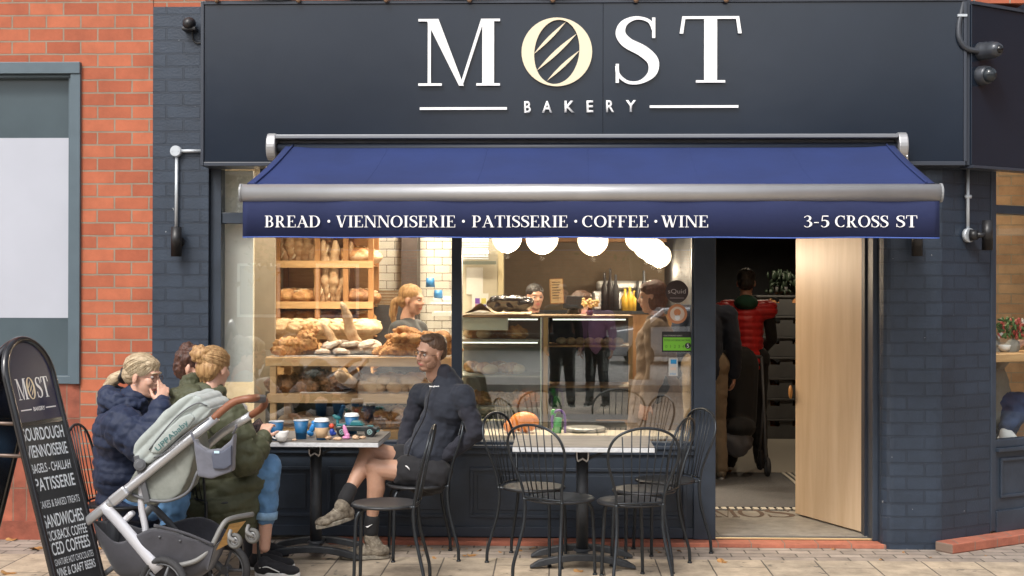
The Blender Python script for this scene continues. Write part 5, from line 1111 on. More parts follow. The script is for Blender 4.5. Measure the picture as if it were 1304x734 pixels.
# ---- third person, behind ------------------------------------------------------
w3 = thing('person', 'dark haired person in pale top mostly hidden behind the woman with the bun', 'person', tuple(at(232, 630, -0.55))[:2]+(0,))
Y = -0.62; hd = at(247, 468, Y); H = headframe(hd, (0.93,-0.15,-0.05)); 
neck = at(244, 500, Y); chest = at(242, 545, Y); pel = at(240, 628, Y)
sN, eN, wN = at(258, 520, Y-0.16), at(285, 560, Y-0.25), at(306, 522, Y-0.25); sF, eF, wF = at(258, 522, Y+0.16), at(300, 560, Y+0.2), at(318, 548, Y+0.1)
q = Blob(); add_head(q, H); q.chain([neck, chest, pel], [0.055, 0.12, 0.13]); 
for s_, e_, w_ in ((sN,eN,wN),(sF,eF,wF)): q.chain([chest+Vector((0,0,0.06)), s_, e_, w_], [0.06, 0.045, 0.036, 0.024])
for y in (-0.09, 0.09): q.chain([pel+Vector((0,y,0)), pel+Vector((0.42,y,0.03)), pel+Vector((0.42,y,-0.40))], [0.09,0.06,0.045])
add_hand(q, wN, (0.5,0.1,-0.5), (0,0,-1), 1, 0.5, 0.9); add_hand(q, wF, (0.8,0,-0.2), (0,0,-1), 1, 0.5, 0.9)
q.solid('body', [m_skin, m_lip], w3, voxel=0.006, smooth=4, paint=face_paint(H)); add_eyes(H, w3)
q = Blob(); hell(q, H, (-0.02,0,0.050), (0.102,0.088,0.086)); hell(q, H, (-0.066,0,0.0), (0.062,0.082,0.08)); q.ell(H @ Vector((-0.05,0,0.10)), 0.05)
q.solid('hair', hair_mat('dark_auburn_hair', (0.03,0.012,0.008), (0.11,0.045,0.028)), w3, voxel=0.006, smooth=2, disp=lambda c, n: 0.010*noise.noise(c*45))
m_cream = fabric('pale_knit', (0.55,0.52,0.50), wrinkle=0.5, ws=30)
q = Blob(); q.chain([neck, chest, pel], [0.08,0.15,0.16]); 
for s_, e_, w_ in ((sN,eN,wN),(sF,eF,wF)): q.chain([s_, e_, w_], [0.08,0.065,0.045])
q.solid('sweater', m_cream, w3, voxel=0.008, smooth=3, disp=bones_disp([(neck,pel)], 1, 0, 0.014, 14))
q = Blob()
for y in (-0.09, 0.09): q.chain([pel+Vector((0,y,0)), pel+Vector((0.42,y,0.03)), pel+Vector((0.42,y,-0.38))], [0.11,0.08,0.06])
q.solid('trousers', fabric('dark_trousers', (0.02,0.02,0.025)), w3, voxel=0.01, smooth=3)
for y in (-0.09, 0.09): a_ = pel+Vector((0.42,y,0)); shoe('shoe', (a_.x+0.17, a_.y, 0.004), (a_.x-0.06, a_.y, 0.004), 0.1, m_vans, m_vans, w3, 0.042, ankle=(a_.x,a_.y,0.07))
# ------------------------------------------------------------------ pushchair
YN, YM = -1.98, -1.60
st = thing('pushchair', 'grey pushchair with sage hood, tan leather handle and dark basket in front of the women', 'pushchair', (at(215,700,-1.8).x, -1.8, 0))
m_alu = mat('brushed_alu', (0.48,0.49,0.51), 0.32, metal=0.6); m_walu = mat('pale_alu', (0.66,0.67,0.72), 0.35, metal=0.3); m_leath = mat('tan_leather', (0.24,0.095,0.05), 0.45, var=0.15, vscale=30)
m_sage = mat('sage_cloth', (0.30,0.335,0.32), 0.85, col2=(0.38,0.42,0.405), vscale=9, bump=0.35, bscale=20, sheen=0.3); m_sage2 = mat('sage_mesh', (0.17,0.185,0.165), 0.8, col2=(0.24,0.255,0.23), vscale=10, bump=0.25, bscale=40)
m_bask = mat('charcoal_cloth', (0.045,0.045,0.055), 0.85, var=0.2, vscale=10, bump=0.4, bscale=22, sheen=0.3); m_gcloth = mat('grey_organiser', (0.125,0.13,0.16), 0.75, var=0.15, vscale=12, bump=0.3, bscale=25, sheen=0.2)
m_gplast = mat('grey_plastic', (0.10,0.105,0.115), 0.45); m_rubber = mat('wheel_rubber', (0.035,0.035,0.038), 0.8, var=0.2, vscale=30)
def tubep(name, pts, r, m, Y=YN, parent=st, flat=None, n=4, bev=0):
    b = MB(); P_ = [at(p[0], p[1], p[2] if len(p) > 2 else Y) for p in pts]; P_ = catmull(P_, n) if len(P_) > 2 else P_
    b.tube(P_, flat if flat else r, 12); return b.build(name, m, parent)
# chassis
tubep('frame_tube', [(100, 673), (150, 633), (276, 531)], 0.020, m_alu, flat=(0.024, 0.017))
tubep('frame_tube', [(180, 660, YM), (266, 566, YM), (321, 528, YM)], 0.018, m_alu, flat=(0.021, 0.015))
b = MB(); b.beam(at(142, 640, YN-0.004), at(163, 623, YN-0.004), 0.055, 0.066, up=(0,-1,0)); b.build('fold_joint', m_alu, st, bevel=0.012)
tubep('leg_tube', [(131, 643), (160, 675), (203, 727)], 0.02, m_walu, flat=(0.030, 0.020))
tubep('leg_tube', [(190, 640, YM), (240, 690, YM), (286, 728, YM)], 0.018, m_gplast)
tubep('leg_tube', [(187, 700, YN+0.03), (160, 712, YN+0.03), (118, 742, YN+0.05)], 0.014, m_gplast)
tubep('bumper_bar', [(180, 617, YN+0.04), (180, 645, YN+0.04), (185, 672, YN+0.04), (187, 693, YN+0.04)], 0.017, m_walu)
b = MB(); b.beam(at(154, 668, YN+0.03), at(170, 652, YN+0.03), 0.03, 0.055, up=(0,-1,0)); b.build('carry_latch', m_walu, st, bevel=0.012)
b = MB(); b.cyl(at(178, 592, YN-0.03), at(178, 592, YN+0.05), 0.030, 0.030, 20); b.cyl(at(178,592,YN-0.034), at(178,592,YN-0.03), 0.020, 0.024, 18); b.beam(at(174, 580, YN), at(188, 640, YN+0.02), 0.03, 0.022, up=(0,-1,0)); b.build('seat_hub', m_gplast, st, bevel=0.004)
b = MB(); b.cyl(at(183, 692, YN), at(183, 692, YN+0.06), 0.026); b.build('axle_housing', m_gplast, st)
# handle
tubep('handle_grip', [(272, 533), (284, 522), (300, 511), (320, 507.5), (330, 507, -1.85), (337, 510, -1.75), (335, 518, YM-0.05), (320, 529, YM)], 0.019, m_leath, n=6)
b = MB(); b.beam(at(317, 508, YN+0.01), at(335, 508, -1.83), 0.046, 0.042); b.build('handle_switch', m_gplast, st, bevel=0.012)
# wheels
def wheel(c, r, w_, parent, tyre=m_rubber, spokes=5, name='wheel', ax=Vector((0.35,1,0))):
    c = Vector(c); ax = ax.normalized(); u = Vector((0,0,1)); v = ax.cross(u).normalized()
    b = MB(); b.tube([c+(u*math.cos(a)+v*math.sin(a))*(r-w_*0.5) for a in [2*PI*k/40 for k in range(40)]], (w_*0.5, w_*0.62), 10, closed=True, up=tuple(u)); wo = b.build(name, tyre, parent)
    b = MB(); b.tube([c+(u*math.cos(a)+v*math.sin(a))*(r-w_*1.1) for a in [2*PI*k/32 for k in range(32)]], (w_*0.18, w_*0.35), 8, closed=True, up=tuple(u))
    for k in range(spokes):
        a = 2*PI*k/spokes+0.3; e = c+(u*math.cos(a)+v*math.sin(a))*(r-w_*1.1); b.tube([c-ax*0.012, e], [0.011, 0.007] if r > 0.08 else [0.005,0.004], 8)
    b.cyl(c-ax*w_*0.7, c+ax*w_*0.7, r*0.16, r*0.16, 16); b.build('rim', m_gplast if r > 0.08 else m_alu, wo); return wo
wheel((at(210, 740, YN).x, YN-0.02, 0.145), 0.145, 0.034, st); wheel((at(288, 732, YM).x, YM, 0.145), 0.145, 0.034, st)
wheel((at(118, 742, YN).x-0.03, YN+0.06, 0.10), 0.10, 0.03, st); wheel((at(172, 730, YM).x, YM+0.05, 0.10), 0.10, 0.03, st)
# basket: a deep soft tub
def tub(name, near, far, bot_n, bot_f, th_, m, parent):
    "four rails of equal length; sides, ends and floor of cloth"
    rails = [catmull(r_, 6) for r_ in (near, bot_n, bot_f, far)]; n = len(rails[0]); b = MB(); vs = []
    prof = []
    for i in range(n):
        a, b1, c1, d1 = [r_[i] for r_ in rails]; row = [a, a.lerp(b1,.5)+(a-d1)*0.04, a.lerp(b1,.85)+(a-d1)*0.02, b1.lerp(c1,.15), b1.lerp(c1,.5)-Vector((0,0,.01)), b1.lerp(c1,.85), d1.lerp(c1,.85)-(a-d1)*0.02, d1.lerp(c1,.5)-(a-d1)*0.04, d1]
        row = [p+Vector((0,0,0.006*noise.noise(p*18)))+(a-d1)*0.06*noise.noise(p*9) for p in row]; vs += row
    k = 9; fs = [(i*k+j, i*k+j+1, (i+1)*k+j+1, (i+1)*k+j) for i in range(n-1) for j in range(k-1)]
    fs += [tuple(range(k)), tuple(reversed(range((n-1)*k, n*k)))]
    b.add(vs, fs, 0, True)
    def post(o): md = o.modifiers.new('s','SOLIDIFY'); md.thickness = th_
    return b.build(name, m, parent, post=post, subsurf=1)
A = lambda *p: at(*p)
bs = tub('basket', [A(120,664,YN), A(150,690,YN-.01), A(195,671,YN-.01), A(235,681,YN-.01), A(272,696,YN)],
    [A(150,660,YM), A(185,672,YM), A(242,658,YM), A(266,660,YM), A(292,676,YM)],
    [A(128,700,YN+.03), A(150,738,YN+.03), A(195,745,YN+.03), A(235,745,YN+.03), A(264,730,YN+.03)],
    [A(150,700,YM-.04), A(185,728,YM-.03), A(242,730,YM-.03), A(260,730,YM-.03), A(280,712,YM-.03)], 0.006, m_bask, st)
b = MB(); b.tube(catmull([A(196,669,YN-.013), A(235,679,YN-.013), A(272,694,YN-.003)], 6), 0.007, 8); b.build('basket_hem', m_bask, bs)
for p in ((203, 684), (229, 689)): b = MB(); b.ell(at(p[0], p[1], YN-.016), (0.006,0.004,0.006)); b.build('snap_button', m_gplast, bs)
tubep('ride_board_bar', [(225, 721, YN), (250, 714, YN), (268, 698, YN+.02), (284, 668, YN+.05), (296, 660, YN+.1), (322, 655, YN+.2)], 0.013, mat('bar_grey', (0.19,0.19,0.185), 0.45))
b = MB(); q4 = [at(275,701,YN+.05), at(289,694,YN+.10), at(312,664,YN+.18), at(292,668,YN+.10)]; b.add(q4+[p+Vector((0.003,0.014,0)) for p in q4], [(3,2,1,0),(4,5,6,7),(0,1,5,4),(1,2,6,5),(2,3,7,6),(3,0,4,7)]); b.build('ride_board', mat('board_ply', (0.52,0.30,0.10), 0.5, var=0.2, vscale=20, stretch=(1,1,4)), st)
for px, py, yy in ((299, 689, YN+.04), (321.5, 682.5, YN+.13)):
    wheel(at(px, py, yy), 0.041, 0.022, st, mat('small_wheel_grey', (0.11,0.11,0.105), 0.7), 4, 'castor_wheel', Vector((0.25,1,0)))
    tubep('castor_fork', [(px-5, py-14, yy), (px-7, py-5, yy-.02), (px, py, yy-.02)], 0.010, MATS['bar_grey'])
# seat shell and hood
def poly_solid(name, pts, y0, y1, m, bev, disp=None, voxel=0.007, smooth=5):
    q = Blob(); P_ = [at(p[0], p[1], (y0+y1)/2) for p in pts]; b0 = [(p.x, p.z) for p in P_]
    q.prism(b0, Matrix(((1,0,0,0),(0,0,-1,0),(0,1,0,0),(0,0,0,1))), -y1+bev*0, -y0, 0)
    return q.solid(name, m, st, voxel=voxel, smooth=smooth, disp=disp)
poly_solid('seat_shell', [(166,628),(186,594),(215,562),(252,548),(258,575),(253,598),(242,622),(228,633),(205,637),(180,634)], YN+.03, YM-.03, m_sage2, 0.02, smooth=10, disp=lambda c, n: 0.006*noise.noise(c*8)-0.004*(abs(math.sin(c.x*19+c.z*9))>0.97))
tubep('seat_rim', [(168, 630, YN+.02), (190, 637, YN+.02), (215, 638, YN+.02), (240, 626, YN+.02), (252, 600, YN+.02)], 0.008, m_gplast)
def foldd(c, n):
    d = (c-P0h); s = d.dot(Nh); return 0.011*abs(math.sin(s*62))**0.6-0.007+0.004*noise.noise(c*14)
P0h = at(205, 582, YN); P1h = at(276, 513, YN); dh = (P1h-P0h).normalized(); Nh = Vector((-dh.z, 0, dh.x))
poly_solid('hood', [(184,574),(187,560),(203,540),(223,519),(240,505),(252,499.5),(262,499),(271,505),(283,517),(276,526),(262,536),(237,556),(213,578),(204,584),(192,583)], YN-.005, YM+.02, m_sage, 0.05, smooth=16, disp=foldd)
tubep('hood_piping', [(190, 573, YN-.012), (203, 556, YN-.018), (226, 530, YN-.018), (250, 514, YN-.018), (264, 517, YN-.012)], 0.0035, m_gplast)
tubep('hood_piping', [(196, 583, YN-.012), (210, 577, YN-.018), (236, 554, YN-.018), (266, 533, YN-.012)], 0.0035, m_gplast)
pl = poly_solid('hood_panel', [(193,577),(197,566),(212,548),(232,531),(244,526),(250,531),(240,545),(218,564),(204,577)], YN-.022, YN+.03, m_sage, 0.01, smooth=6, voxel=0.006)
c0 = at(202.5, 573, YN-.028); c1 = at(242, 537, YN-.028)
text_obj('lettering', 'UPPAbaby', frame_M(c0+Vector((0,0,-0.016))+ (c1-c0)*0.0, c1-c0, (-(c1-c0).z,0,(c1-c0).x)), (c1-c0).length, 0.036, mat('teal_print', (0.05,0.13,0.13), 0.6), st, bold=0.015, extrude=0.0, align='LEFT')
c0 = at(214, 577, YN-.0225); c1 = at(233, 562, YN-.0225)
text_obj('lettering', 'VISTA', frame_M(c0, c1-c0, (-(c1-c0).z,0,(c1-c0).x)), (c1-c0).length, 0.012, mat('grey_print', (0.25,0.25,0.26), 0.6), st, extrude=0.0, align='LEFT')
# organiser bag on the handle
ob = thing('organiser_bag', 'grey cloth organiser bag hanging from the pushchair handle', 'bag', tuple(at(275, 608, YN-.05)))
def bagsolid(name, pts, y0, y1, m, smooth=5):
    q = Blob(); P_ = [at(p[0], p[1], (y0+y1)/2) for p in pts]
    q.prism([(p.x, p.z) for p in P_], Matrix(((1,0,0,0),(0,0,-1,0),(0,1,0,0),(0,0,0,1))), -y1, -y0); return q.solid(name, m, ob, voxel=0.006, smooth=smooth, disp=lambda c, n: 0.005*noise.noise(c*16))
bagsolid('bag_body', [(249,557),(254,566),(266,573),(282,572),(296,560),(300,549),(299,577),(297,600),(272,609),(254,606),(251,585)], YN-.10, YN-.035, m_gcloth)
bagsolid('pocket', [(270,575),(284,575),(296,566),(296,592),(288,597),(272,597)], YN-.115, YN-.08, mat('organiser_pocket', (0.075,0.085,0.12), 0.7, bump=0.2, bscale=30))
for pts in ([(243,550), (248,562), (252,574)], [(297,552), (301,545), (301,541)]):
    b = MB(); b.tube([at(p[0], p[1], YN-.06) for p in pts], (0.004, 0.022), 8); b.build('strap', m_gcloth, ob)
b = MB(); c = at(276, 576, YN-.118); b.box(c.x-0.013, c.x+0.013, c.y-0.002, c.y, c.z-0.006, c.z+0.006); b.build('cloth_tag', mat('pale_blue_tag', (0.5,0.7,0.85), 0.6), ob)
# ------------------------------------------------------------------ the shop interior
m_int_dark = mat('interior_charcoal', (0.028,0.030,0.034), 0.7, var=0.15); m_cream = MATS['pale_knit']; m_wall_c = mat('cream_wall', (0.46,0.42,0.32), 0.8, var=0.08, vscale=2)
m_taupe = mat('taupe_wall_reflection', (0.20,0.155,0.105), 0.85, var=0.12, vscale=1.5, bump=0.15, bscale=20); m_wood = mat('shelf_oak', (0.50,0.30,0.14), 0.5, col2=(0.62,0.40,0.20), vscale=5, stretch=(1,1,9), bump=0.06, bscale=60)  # taupe wall colour takes in the brown reflection of trees
m_dwood = mat('rack_wood', (0.30,0.14,0.05), 0.55, col2=(0.42,0.22,0.09), vscale=6, stretch=(3,3,0.5)); m_blind = mat('white_blind', (0.84,0.86,0.83), 0.8, bump=0.15, bscale=12)
m_floor = mat('screed_floor', (0.20,0.19,0.17), 0.5, var=0.2, vscale=4); m_ceil = mat('ceiling_paint', (0.22,0.20,0.17), 0.9)
m_tile = brick_mat('white_tile', (0.70,0.67,0.60), (0.66,0.63,0.56), (0.12,0.10,0.08), 0.15, 0.075, 0.006, rough=0.2, depth=0.003, mvar=0.06, bump2=0.02)
b = MB(); b.box(-2.6, 2.40, 0.10, 3.0, 0.0, 0.03); b.box(-2.6, 3.5, 3.001, 9.0, 0.0, 0.03); b.build('floor', m_floor, kind='structure', smooth=False)
b = MB(); b.box(-2.6, 2.35, 0.26, 3.1, 2.95, 3.05); b.box(-2.6, 3.5, 3.101, 9.0, 2.95, 3.05); b.build('ceiling', m_ceil, bk)
b = MB(); b.box(-2.6, -2.45, 0.26, 9.0, 0.03, 2.95); b.box(-2.45, 3.4, 8.8, 9.0, 0.03, 2.95); b.build('inner_wall', m_wall_c, bk)
b = MB(); b.box(3.40, 3.5, 3.101, 9.0, 0.03, 2.95); b.build('inner_wall', m_int_dark, bk)
b = MB(); b.box(-2.44, AX(579, 3.9), 3.9, 4.0, 0.03, 2.949); b.build('tiled_wall', m_tile, bk, uvplane=True)
b = MB(); b.box(AX(511, 3.6), AX(531, 3.6), 3.6, 3.89, 0.03, 2.948); b.build('inner_pillar', mat('pillar_brown', (0.06,0.045,0.04), 0.6, var=0.2), bk)
b = MB(); b.box(AX(579, 3.4), AX(634, 3.4), 3.4, 3.55, 0.03, 2.948); b.build('partition', m_wall_c, bk)
b = MB(); b.box(AX(634, 3.38)+.001, AX(641, 3.38), 3.38, 3.56, 0.03, 2.948); b.build('partition_edge', mat('partition_trim', (0.50,0.42,0.25), 0.6), bk)
b = MB(); b.box(AX(641, 5.4)-.4, AX(888, 5.4), 5.4, 5.5, 0.03, 2.947); b.build('back_wall', m_taupe, bk)
b = MB(); b.box(AX(888, 2.2), AX(888, 2.2)+0.06, 2.2, 5.5, 0.03, 2.4); b.build('screen_wall', m_int_dark, bk)
b = MB(); b.box(0.9, 3.39, 7.2, 7.3, 0.03, 2.946); b.build('rear_wall', m_int_dark, bk)
b = MB(); b.box(AX(655, 5.2), AX(885, 5.2), 5.15, 5.39, AZ(345, 5.2)+0.30, AZ(345, 5.2)+0.42); b.build('picture_rail', m_dwood, bk)
# white blind at the left of the window + timber reveal
b = MB(); b.box(AX(283.5, .14), AX(322, .14), 0.14, 0.165, 1.02, 2.42); tag(b.build('roller_blind', m_blind), 'white blind panel hanging at the far left of the left window', 'blind')
b = MB(); b.box(AX(324, .9), AX(350, .9), 0.9, 0.94, 0.03, 2.5); tag(b.build('side_panel', mat('beige_panel', (0.42,0.36,0.28), 0.7, var=0.08)), 'beige upright panel between the white blind and the bread rack', 'panel')
# door ---------------------------------------------------------------------
hx, hy = AX(1108, 0.16), 0.16; ex, ey = at(1016, 652, 0.94).x, 0.94
dv = Vector((ex-hx, ey-hy, 0)); DL = dv.length; dv.normalize(); dn = Vector((-dv.y, dv.x, 0)); Md = Matrix(((dv.x, dn.x, 0, hx), (dv.y, dn.y, 0, hy), (0,0,1,0), (0,0,0,1)))
b = MB(); b.box(0.0, DL, -0.022, 0.022, 0.045, 2.40, M=Md); dr = b.build('door', m_ply, bk, bevel=0.003)
b = MB(); b.box(-0.004, 0.010, -0.026, 0.026, 0.045, 2.40, M=Md); b.build('door_edge', mat('door_lipping', (0.55,0.33,0.13), 0.5), dr)
for z in (0.42, 1.17, 1.80): b = MB(); b.box(-0.012, 0.014, -0.034, -0.0265, z-0.055, z+0.055, M=Md); b.cyl(Md @ Vector((-0.014,-0.03,z-.055)), Md @ Vector((-0.014,-0.03,z+.055)), 0.008); b.build('hinge', m_steel, dr)
sN_ = -1 if (Md.to_3x3() @ Vector((0,1,0))).y > 0 else 1
sd_ = 0.0225*(-1)
b = MB(); b.box(DL-0.075, DL-0.055, 0.0225, 0.03, 0, 0.01, M=Md)
zA_, zB_ = AZ(491, 0.9, 1023), AZ(388, 0.9, 1023)
b = MB(); b.box(DL-0.055, DL-0.028, -0.0245, -0.0222, zA_, zB_, M=Md); b.build('pull_slot', mat('oak_slot', (0.12,0.07,0.03), 0.6), dr)
for z in (AZ(575, .9, 1020), AZ(338, .9, 1020)):
    b = MB(); b.cyl(Md @ Vector((DL-0.04, -0.0225, z)), Md @ Vector((DL-0.04, -0.045, z)), 0.020, 0.014, 16); b.build('lock', m_steel, dr)
b = MB(); b.ell(Md @ Vector((DL+0.02, 0.05, AZ(500,.9,1018))), (0.014,0.03,0.05)); b.build('handle', mat('amber_handle', (0.38,0.17,0.04), 0.4), dr)
# entrance mats, lettering on the threshold floor
b = MB(); b.box(AX(912, .3)+0.0, 2.05, 0.11, 1.10, 0.030, 0.034); b.build('entrance_floor', mat('worn_terrazzo', (0.22,0.205,0.18), 0.45, var=0.25, vscale=14), kind='structure')
for ch, p0, p1 in (('M', 910, 934), ('O', 944, 968), ('S', 979, 1004), ('T', 1012, 1038)):
    za = onz(p0, 658.5, 0.036); zb = onz(p1, 648.5, 0.036); q = MB()
    serif(q, ch, 0, 0, zb.y-za.y, 0, 0.0006, M=Matrix(((1,0,0,za.x),(0,1,0,za.y),(0,0,1,0.0352),(0,0,0,1))), fit=zb.x-za.x); tag(q.build('floor_lettering', mat('brown_inlay', (0.075,0.045,0.03), 0.6)), 'brown inlaid floor letter %s just inside the doorway' % ch, 'floor letter')
def gridmat(name, x0, x1, y0, y1, label, m):
    b = MB(); b.box(x0, x1, y0, y1, 0.034, 0.040); tag(b.build(name, m), label, 'mat')
m_matd = mat('grey_mat', (0.085,0.085,0.088), 0.95, bump=0.5, bscale=120, var=0.12, vscale=40)
gridmat('door_mat', 1.0, 1.98, 1.24, 3.1, 'dark grey entrance mat on the shop floor behind the door', m_matd)
t = thing('floor_grating', 'pale slatted floor grating around the grey entrance mat', 'grating', (1.5, 4.0, 0.034)); ml = mat('pale_slat', (0.50,0.47,0.40), 0.5)
b = MB(); b.box(0.98, 2.2, 1.11, 2.99, 0.031, 0.0335); b.box(0.98, 2.9, 3.0, 6.8, 0.031, 0.0335); b.build('tray', m_int_dark, t)
b = MB()
for k in range(17): b.box(1.0+k*0.058, 1.035+k*0.058, 1.125, 1.215, 0.034, 0.042)
b.build('slats', ml, t)
b = MB()
for k in range(60): b.box(1.0, 2.6, 3.16+k*0.06, 3.185+k*0.06, 0.034, 0.042)
b.build('slats', ml, t); b = MB()
for k in range(4): b.box(2.0+k*0.05, 2.025+k*0.05, 1.25, 3.12, 0.034, 0.042)
b.build('slats', ml, t)
# bottle crates, stacked -----------------------------------------------------
m_crate = mat('grey_crate', (0.10,0.10,0.10), 0.6, var=0.1); m_bread_in = mat('crate_contents', (0.40,0.18,0.07), 0.8, var=0.4, vscale=30)
CX = AX(996, 6.0)
def make_crate():
    t = thing('storage_crate', 'grey plastic crate', 'crate', (0,0,0)); w_, d_, h_ = 0.30, 0.20, 0.215
    b = MB()
    for (x0,x1,y0,y1) in ((-w_,w_,-d_,-d_+.012),(-w_,w_,d_-.012,d_),(-w_,-w_+.012,-d_+.012,d_-.012),(w_-.012,w_,-d_+.012,d_-.012)): b.box(x0,x1,y0,y1,0.0,h_*0.62); 
    for (x0,x1) in ((-w_,-0.16),(-0.06,0.08),(0.2,w_)): b.box(x0,x1,-d_,-d_+.012,h_*0.62,h_*0.9)
    b.box(-w_+.012,w_-.012,-d_+.012,d_-.012,0.004,0.016); b.build('bin', m_crate, t, local=True)
    b = MB(); 
    for (x0,x1,y0,y1) in ((-w_-.008,w_+.008,-d_-.010,-d_+.014),(-w_-.008,w_+.008,d_-.014,d_+.01),(-w_-.008,-w_+.014,-d_+.014,d_-.014),(w_-.014,w_+.008,-d_+.014,d_-.014)): b.box(x0,x1,y0,y1,h_*0.9,h_)
    b.build('rim', m_crate, t, local=True, bevel=0.003)
    b = MB()
    for x in (-0.12, 0.02, 0.15): b.ell((x, 0, 0.11), (0.07, 0.12, 0.07))
    b.build('contents', m_bread_in, t, local=True); return t
cr0 = make_crate(); names = ['bottom', 'second', 'third', 'fourth', 'fifth', 'sixth', 'topmost']
for k in range(7):
    lab = 'grey plastic crate, %s of the stack behind the open door' % (names[k] if k in (0, 6) else names[k]+' from the floor')
    if k == 0: cr0.location = (CX, 6.0, 0.042); cr0['label'] = lab; cr0['group'] = 'grey crates stacked behind the door'
    else: copy_tree(cr0, (CX+0.006*math.sin(k*3), 6.0, 0.042+k*0.222), 0, lab)
t = thing('leafy_plant', 'dark leafy plant standing on the topmost grey crate', 'plant', (CX, 6.0, 1.6))
b = MB(); random.seed(5)
for k in range(60):
    a = random.random()*6.28; r_ = random.random()*0.2; c = Vector((CX+r_*math.cos(a), 6.0+r_*math.sin(a), 1.62+random.random()*0.22)); b.ell(c, (0.05,0.03,0.012), (random.random()*2, random.random()*2, a), 8, 5)
b.build('foliage', mat('dark_leaf', (0.02,0.035,0.02), 0.5), t)
b = MB(); b.cyl((CX,6.0,1.60),(CX,6.0,1.68),0.08,0.1,16); b.build('pot', m_crate, t)

# ------------------------------------------------------------------ bread
def crust(name, c1, c2, sc=9): return mat(name, c1, 0.6, col2=c2, vscale=sc, bump=0.8, bscale=70, detail=8)
m_cr1 = crust('golden_crust', (0.30,0.11,0.03), (0.66,0.38,0.15), 22); m_cr2 = crust('floured_crust', (0.44,0.24,0.11), (0.70,0.52,0.33), 14); m_cr3 = crust('dark_crust', (0.09,0.035,0.015), (0.38,0.18,0.07), 20); m_cr4 = crust('pale_bun', (0.55,0.36,0.19), (0.72,0.56,0.38)); m_ic = crust('sugared', (0.50,0.36,0.26), (0.80,0.74,0.68), 30)
m_slash = crust('flour_slash', (0.62,0.44,0.26), (0.80,0.68,0.50), 30)
def mesh_proto(fn, m, name): b = MB(); fn(b); o = b.build(name, [m, m_slash], local=True); me = o.data; bpy.data.objects.remove(o); return me
def loaf(b):
    def f(d):
        k = 1+0.05*noise.noise(d*3)
        if d.z > 0.1: k -= 0.10*(abs(math.sin((d.x*1.3+d.y*0.6)*5.5))**8)
        return k
    b.ell((0,0,0.065), (0.17,0.10,0.075), None, 40, 20, 0, f)
    for k in range(-2, 3): x = k*0.055; b.ell((x, 0, 0.066+0.0745*math.sqrt(max(0.05, 1-(x/0.17)**2))-0.006), (0.012,0.062*math.sqrt(max(.1,1-(x/.17)**2)),0.010), (0,0.45*x/0.17,0.5), 14, 8, 1)
def round_loaf(b): b.ell((0,0,0.06), (0.125,0.12,0.07), None, 36, 18, 0, lambda d: 1+0.05*noise.noise(d*3)-(0.09*(abs(math.sin((d.x+d.y)*6))**10) if d.z > 0.2 else 0)); [b.ell((x, 0, 0.06+0.0685*math.sqrt(max(.05,1-(x/.125)**2))-0.004), (0.008,0.08*math.sqrt(max(.1,1-(x/.125)**2)),0.008), (0,0.4*x/.125,0.3), 12, 8, 1) for x in (-0.06,0,0.06)]
def baguette(b):
    n = 26; pts = [(0.008*math.sin(k*0.5), 0, 0.62*k/(n-1)) for k in range(n)]; b.tube(pts, [0.008+0.034*math.sin(PI*min(1, max(0, k/(n-1))))**0.45*(1+0.10*math.sin(k*1.6)) for k in range(n)], 14)
    for k in range(5): b.ell((0, -0.030, 0.1+k*0.105), (0.008,0.013,0.05), (0,0.35,0), 10, 8, 1)
def croissant(b):
    n = 44; pts = []; rs = []
    for k in range(n):
        u = k/(n-1)*2-1; a = u*1.25; pts.append((0.085*math.sin(a), -0.06*(1-math.cos(a)), 0.034)); rs.append(0.005+0.036*(1-abs(u)**1.6)*(0.78+0.34*((k*0.26+0.3) % 1.0)))
    b.tube(pts, rs, 14, up=(0,0,1))
def swirl(b):
    n = 60; pts = [((0.010+0.042*k/n)*math.cos(k*0.32), (0.010+0.042*k/n)*math.sin(k*0.32), 0.022+0.012*(1-k/n)) for k in range(n)]; b.tube(pts, 0.013, 8)
def bun(b): b.ell((0,0,0.028), (0.052,0.050,0.034), None, 22, 12, 0, lambda d: 1+0.06*noise.noise(d*4))
def rustic(b): b.ell((0,0,0.035), (0.066,0.050,0.046), None, 34, 18, 0, lambda d: 1+0.35*noise.noise(d*2.2)+0.18*noise.noise(d*6))
P_ = {k: mesh_proto(f, m, k) for k, f, m in (('bread_loaf', loaf, m_cr2), ('golden_loaf', loaf, m_cr1), ('round_loaf', round_loaf, m_cr3), ('baguette', baguette, m_cr2), ('croissant', croissant, m_cr1), ('cinnamon_swirl', swirl, m_ic), ('bun', bun, m_cr4), ('rustic_pastry', rustic, m_cr1), ('dark_pastry', rustic, m_cr3), ('seeded_roll', rustic, m_cr2))}
def put(kind, loc, rot=(0,0,0), sc=1.0, label='', cat='bread', group=None, name=None):
    o = bpy.data.objects.new(name or kind, P_[kind]); o.location = loc; o.rotation_euler = rot; o.scale = (sc, sc, sc) if not isinstance(sc, tuple) else sc; link(o); return tag(o, label, cat, group)
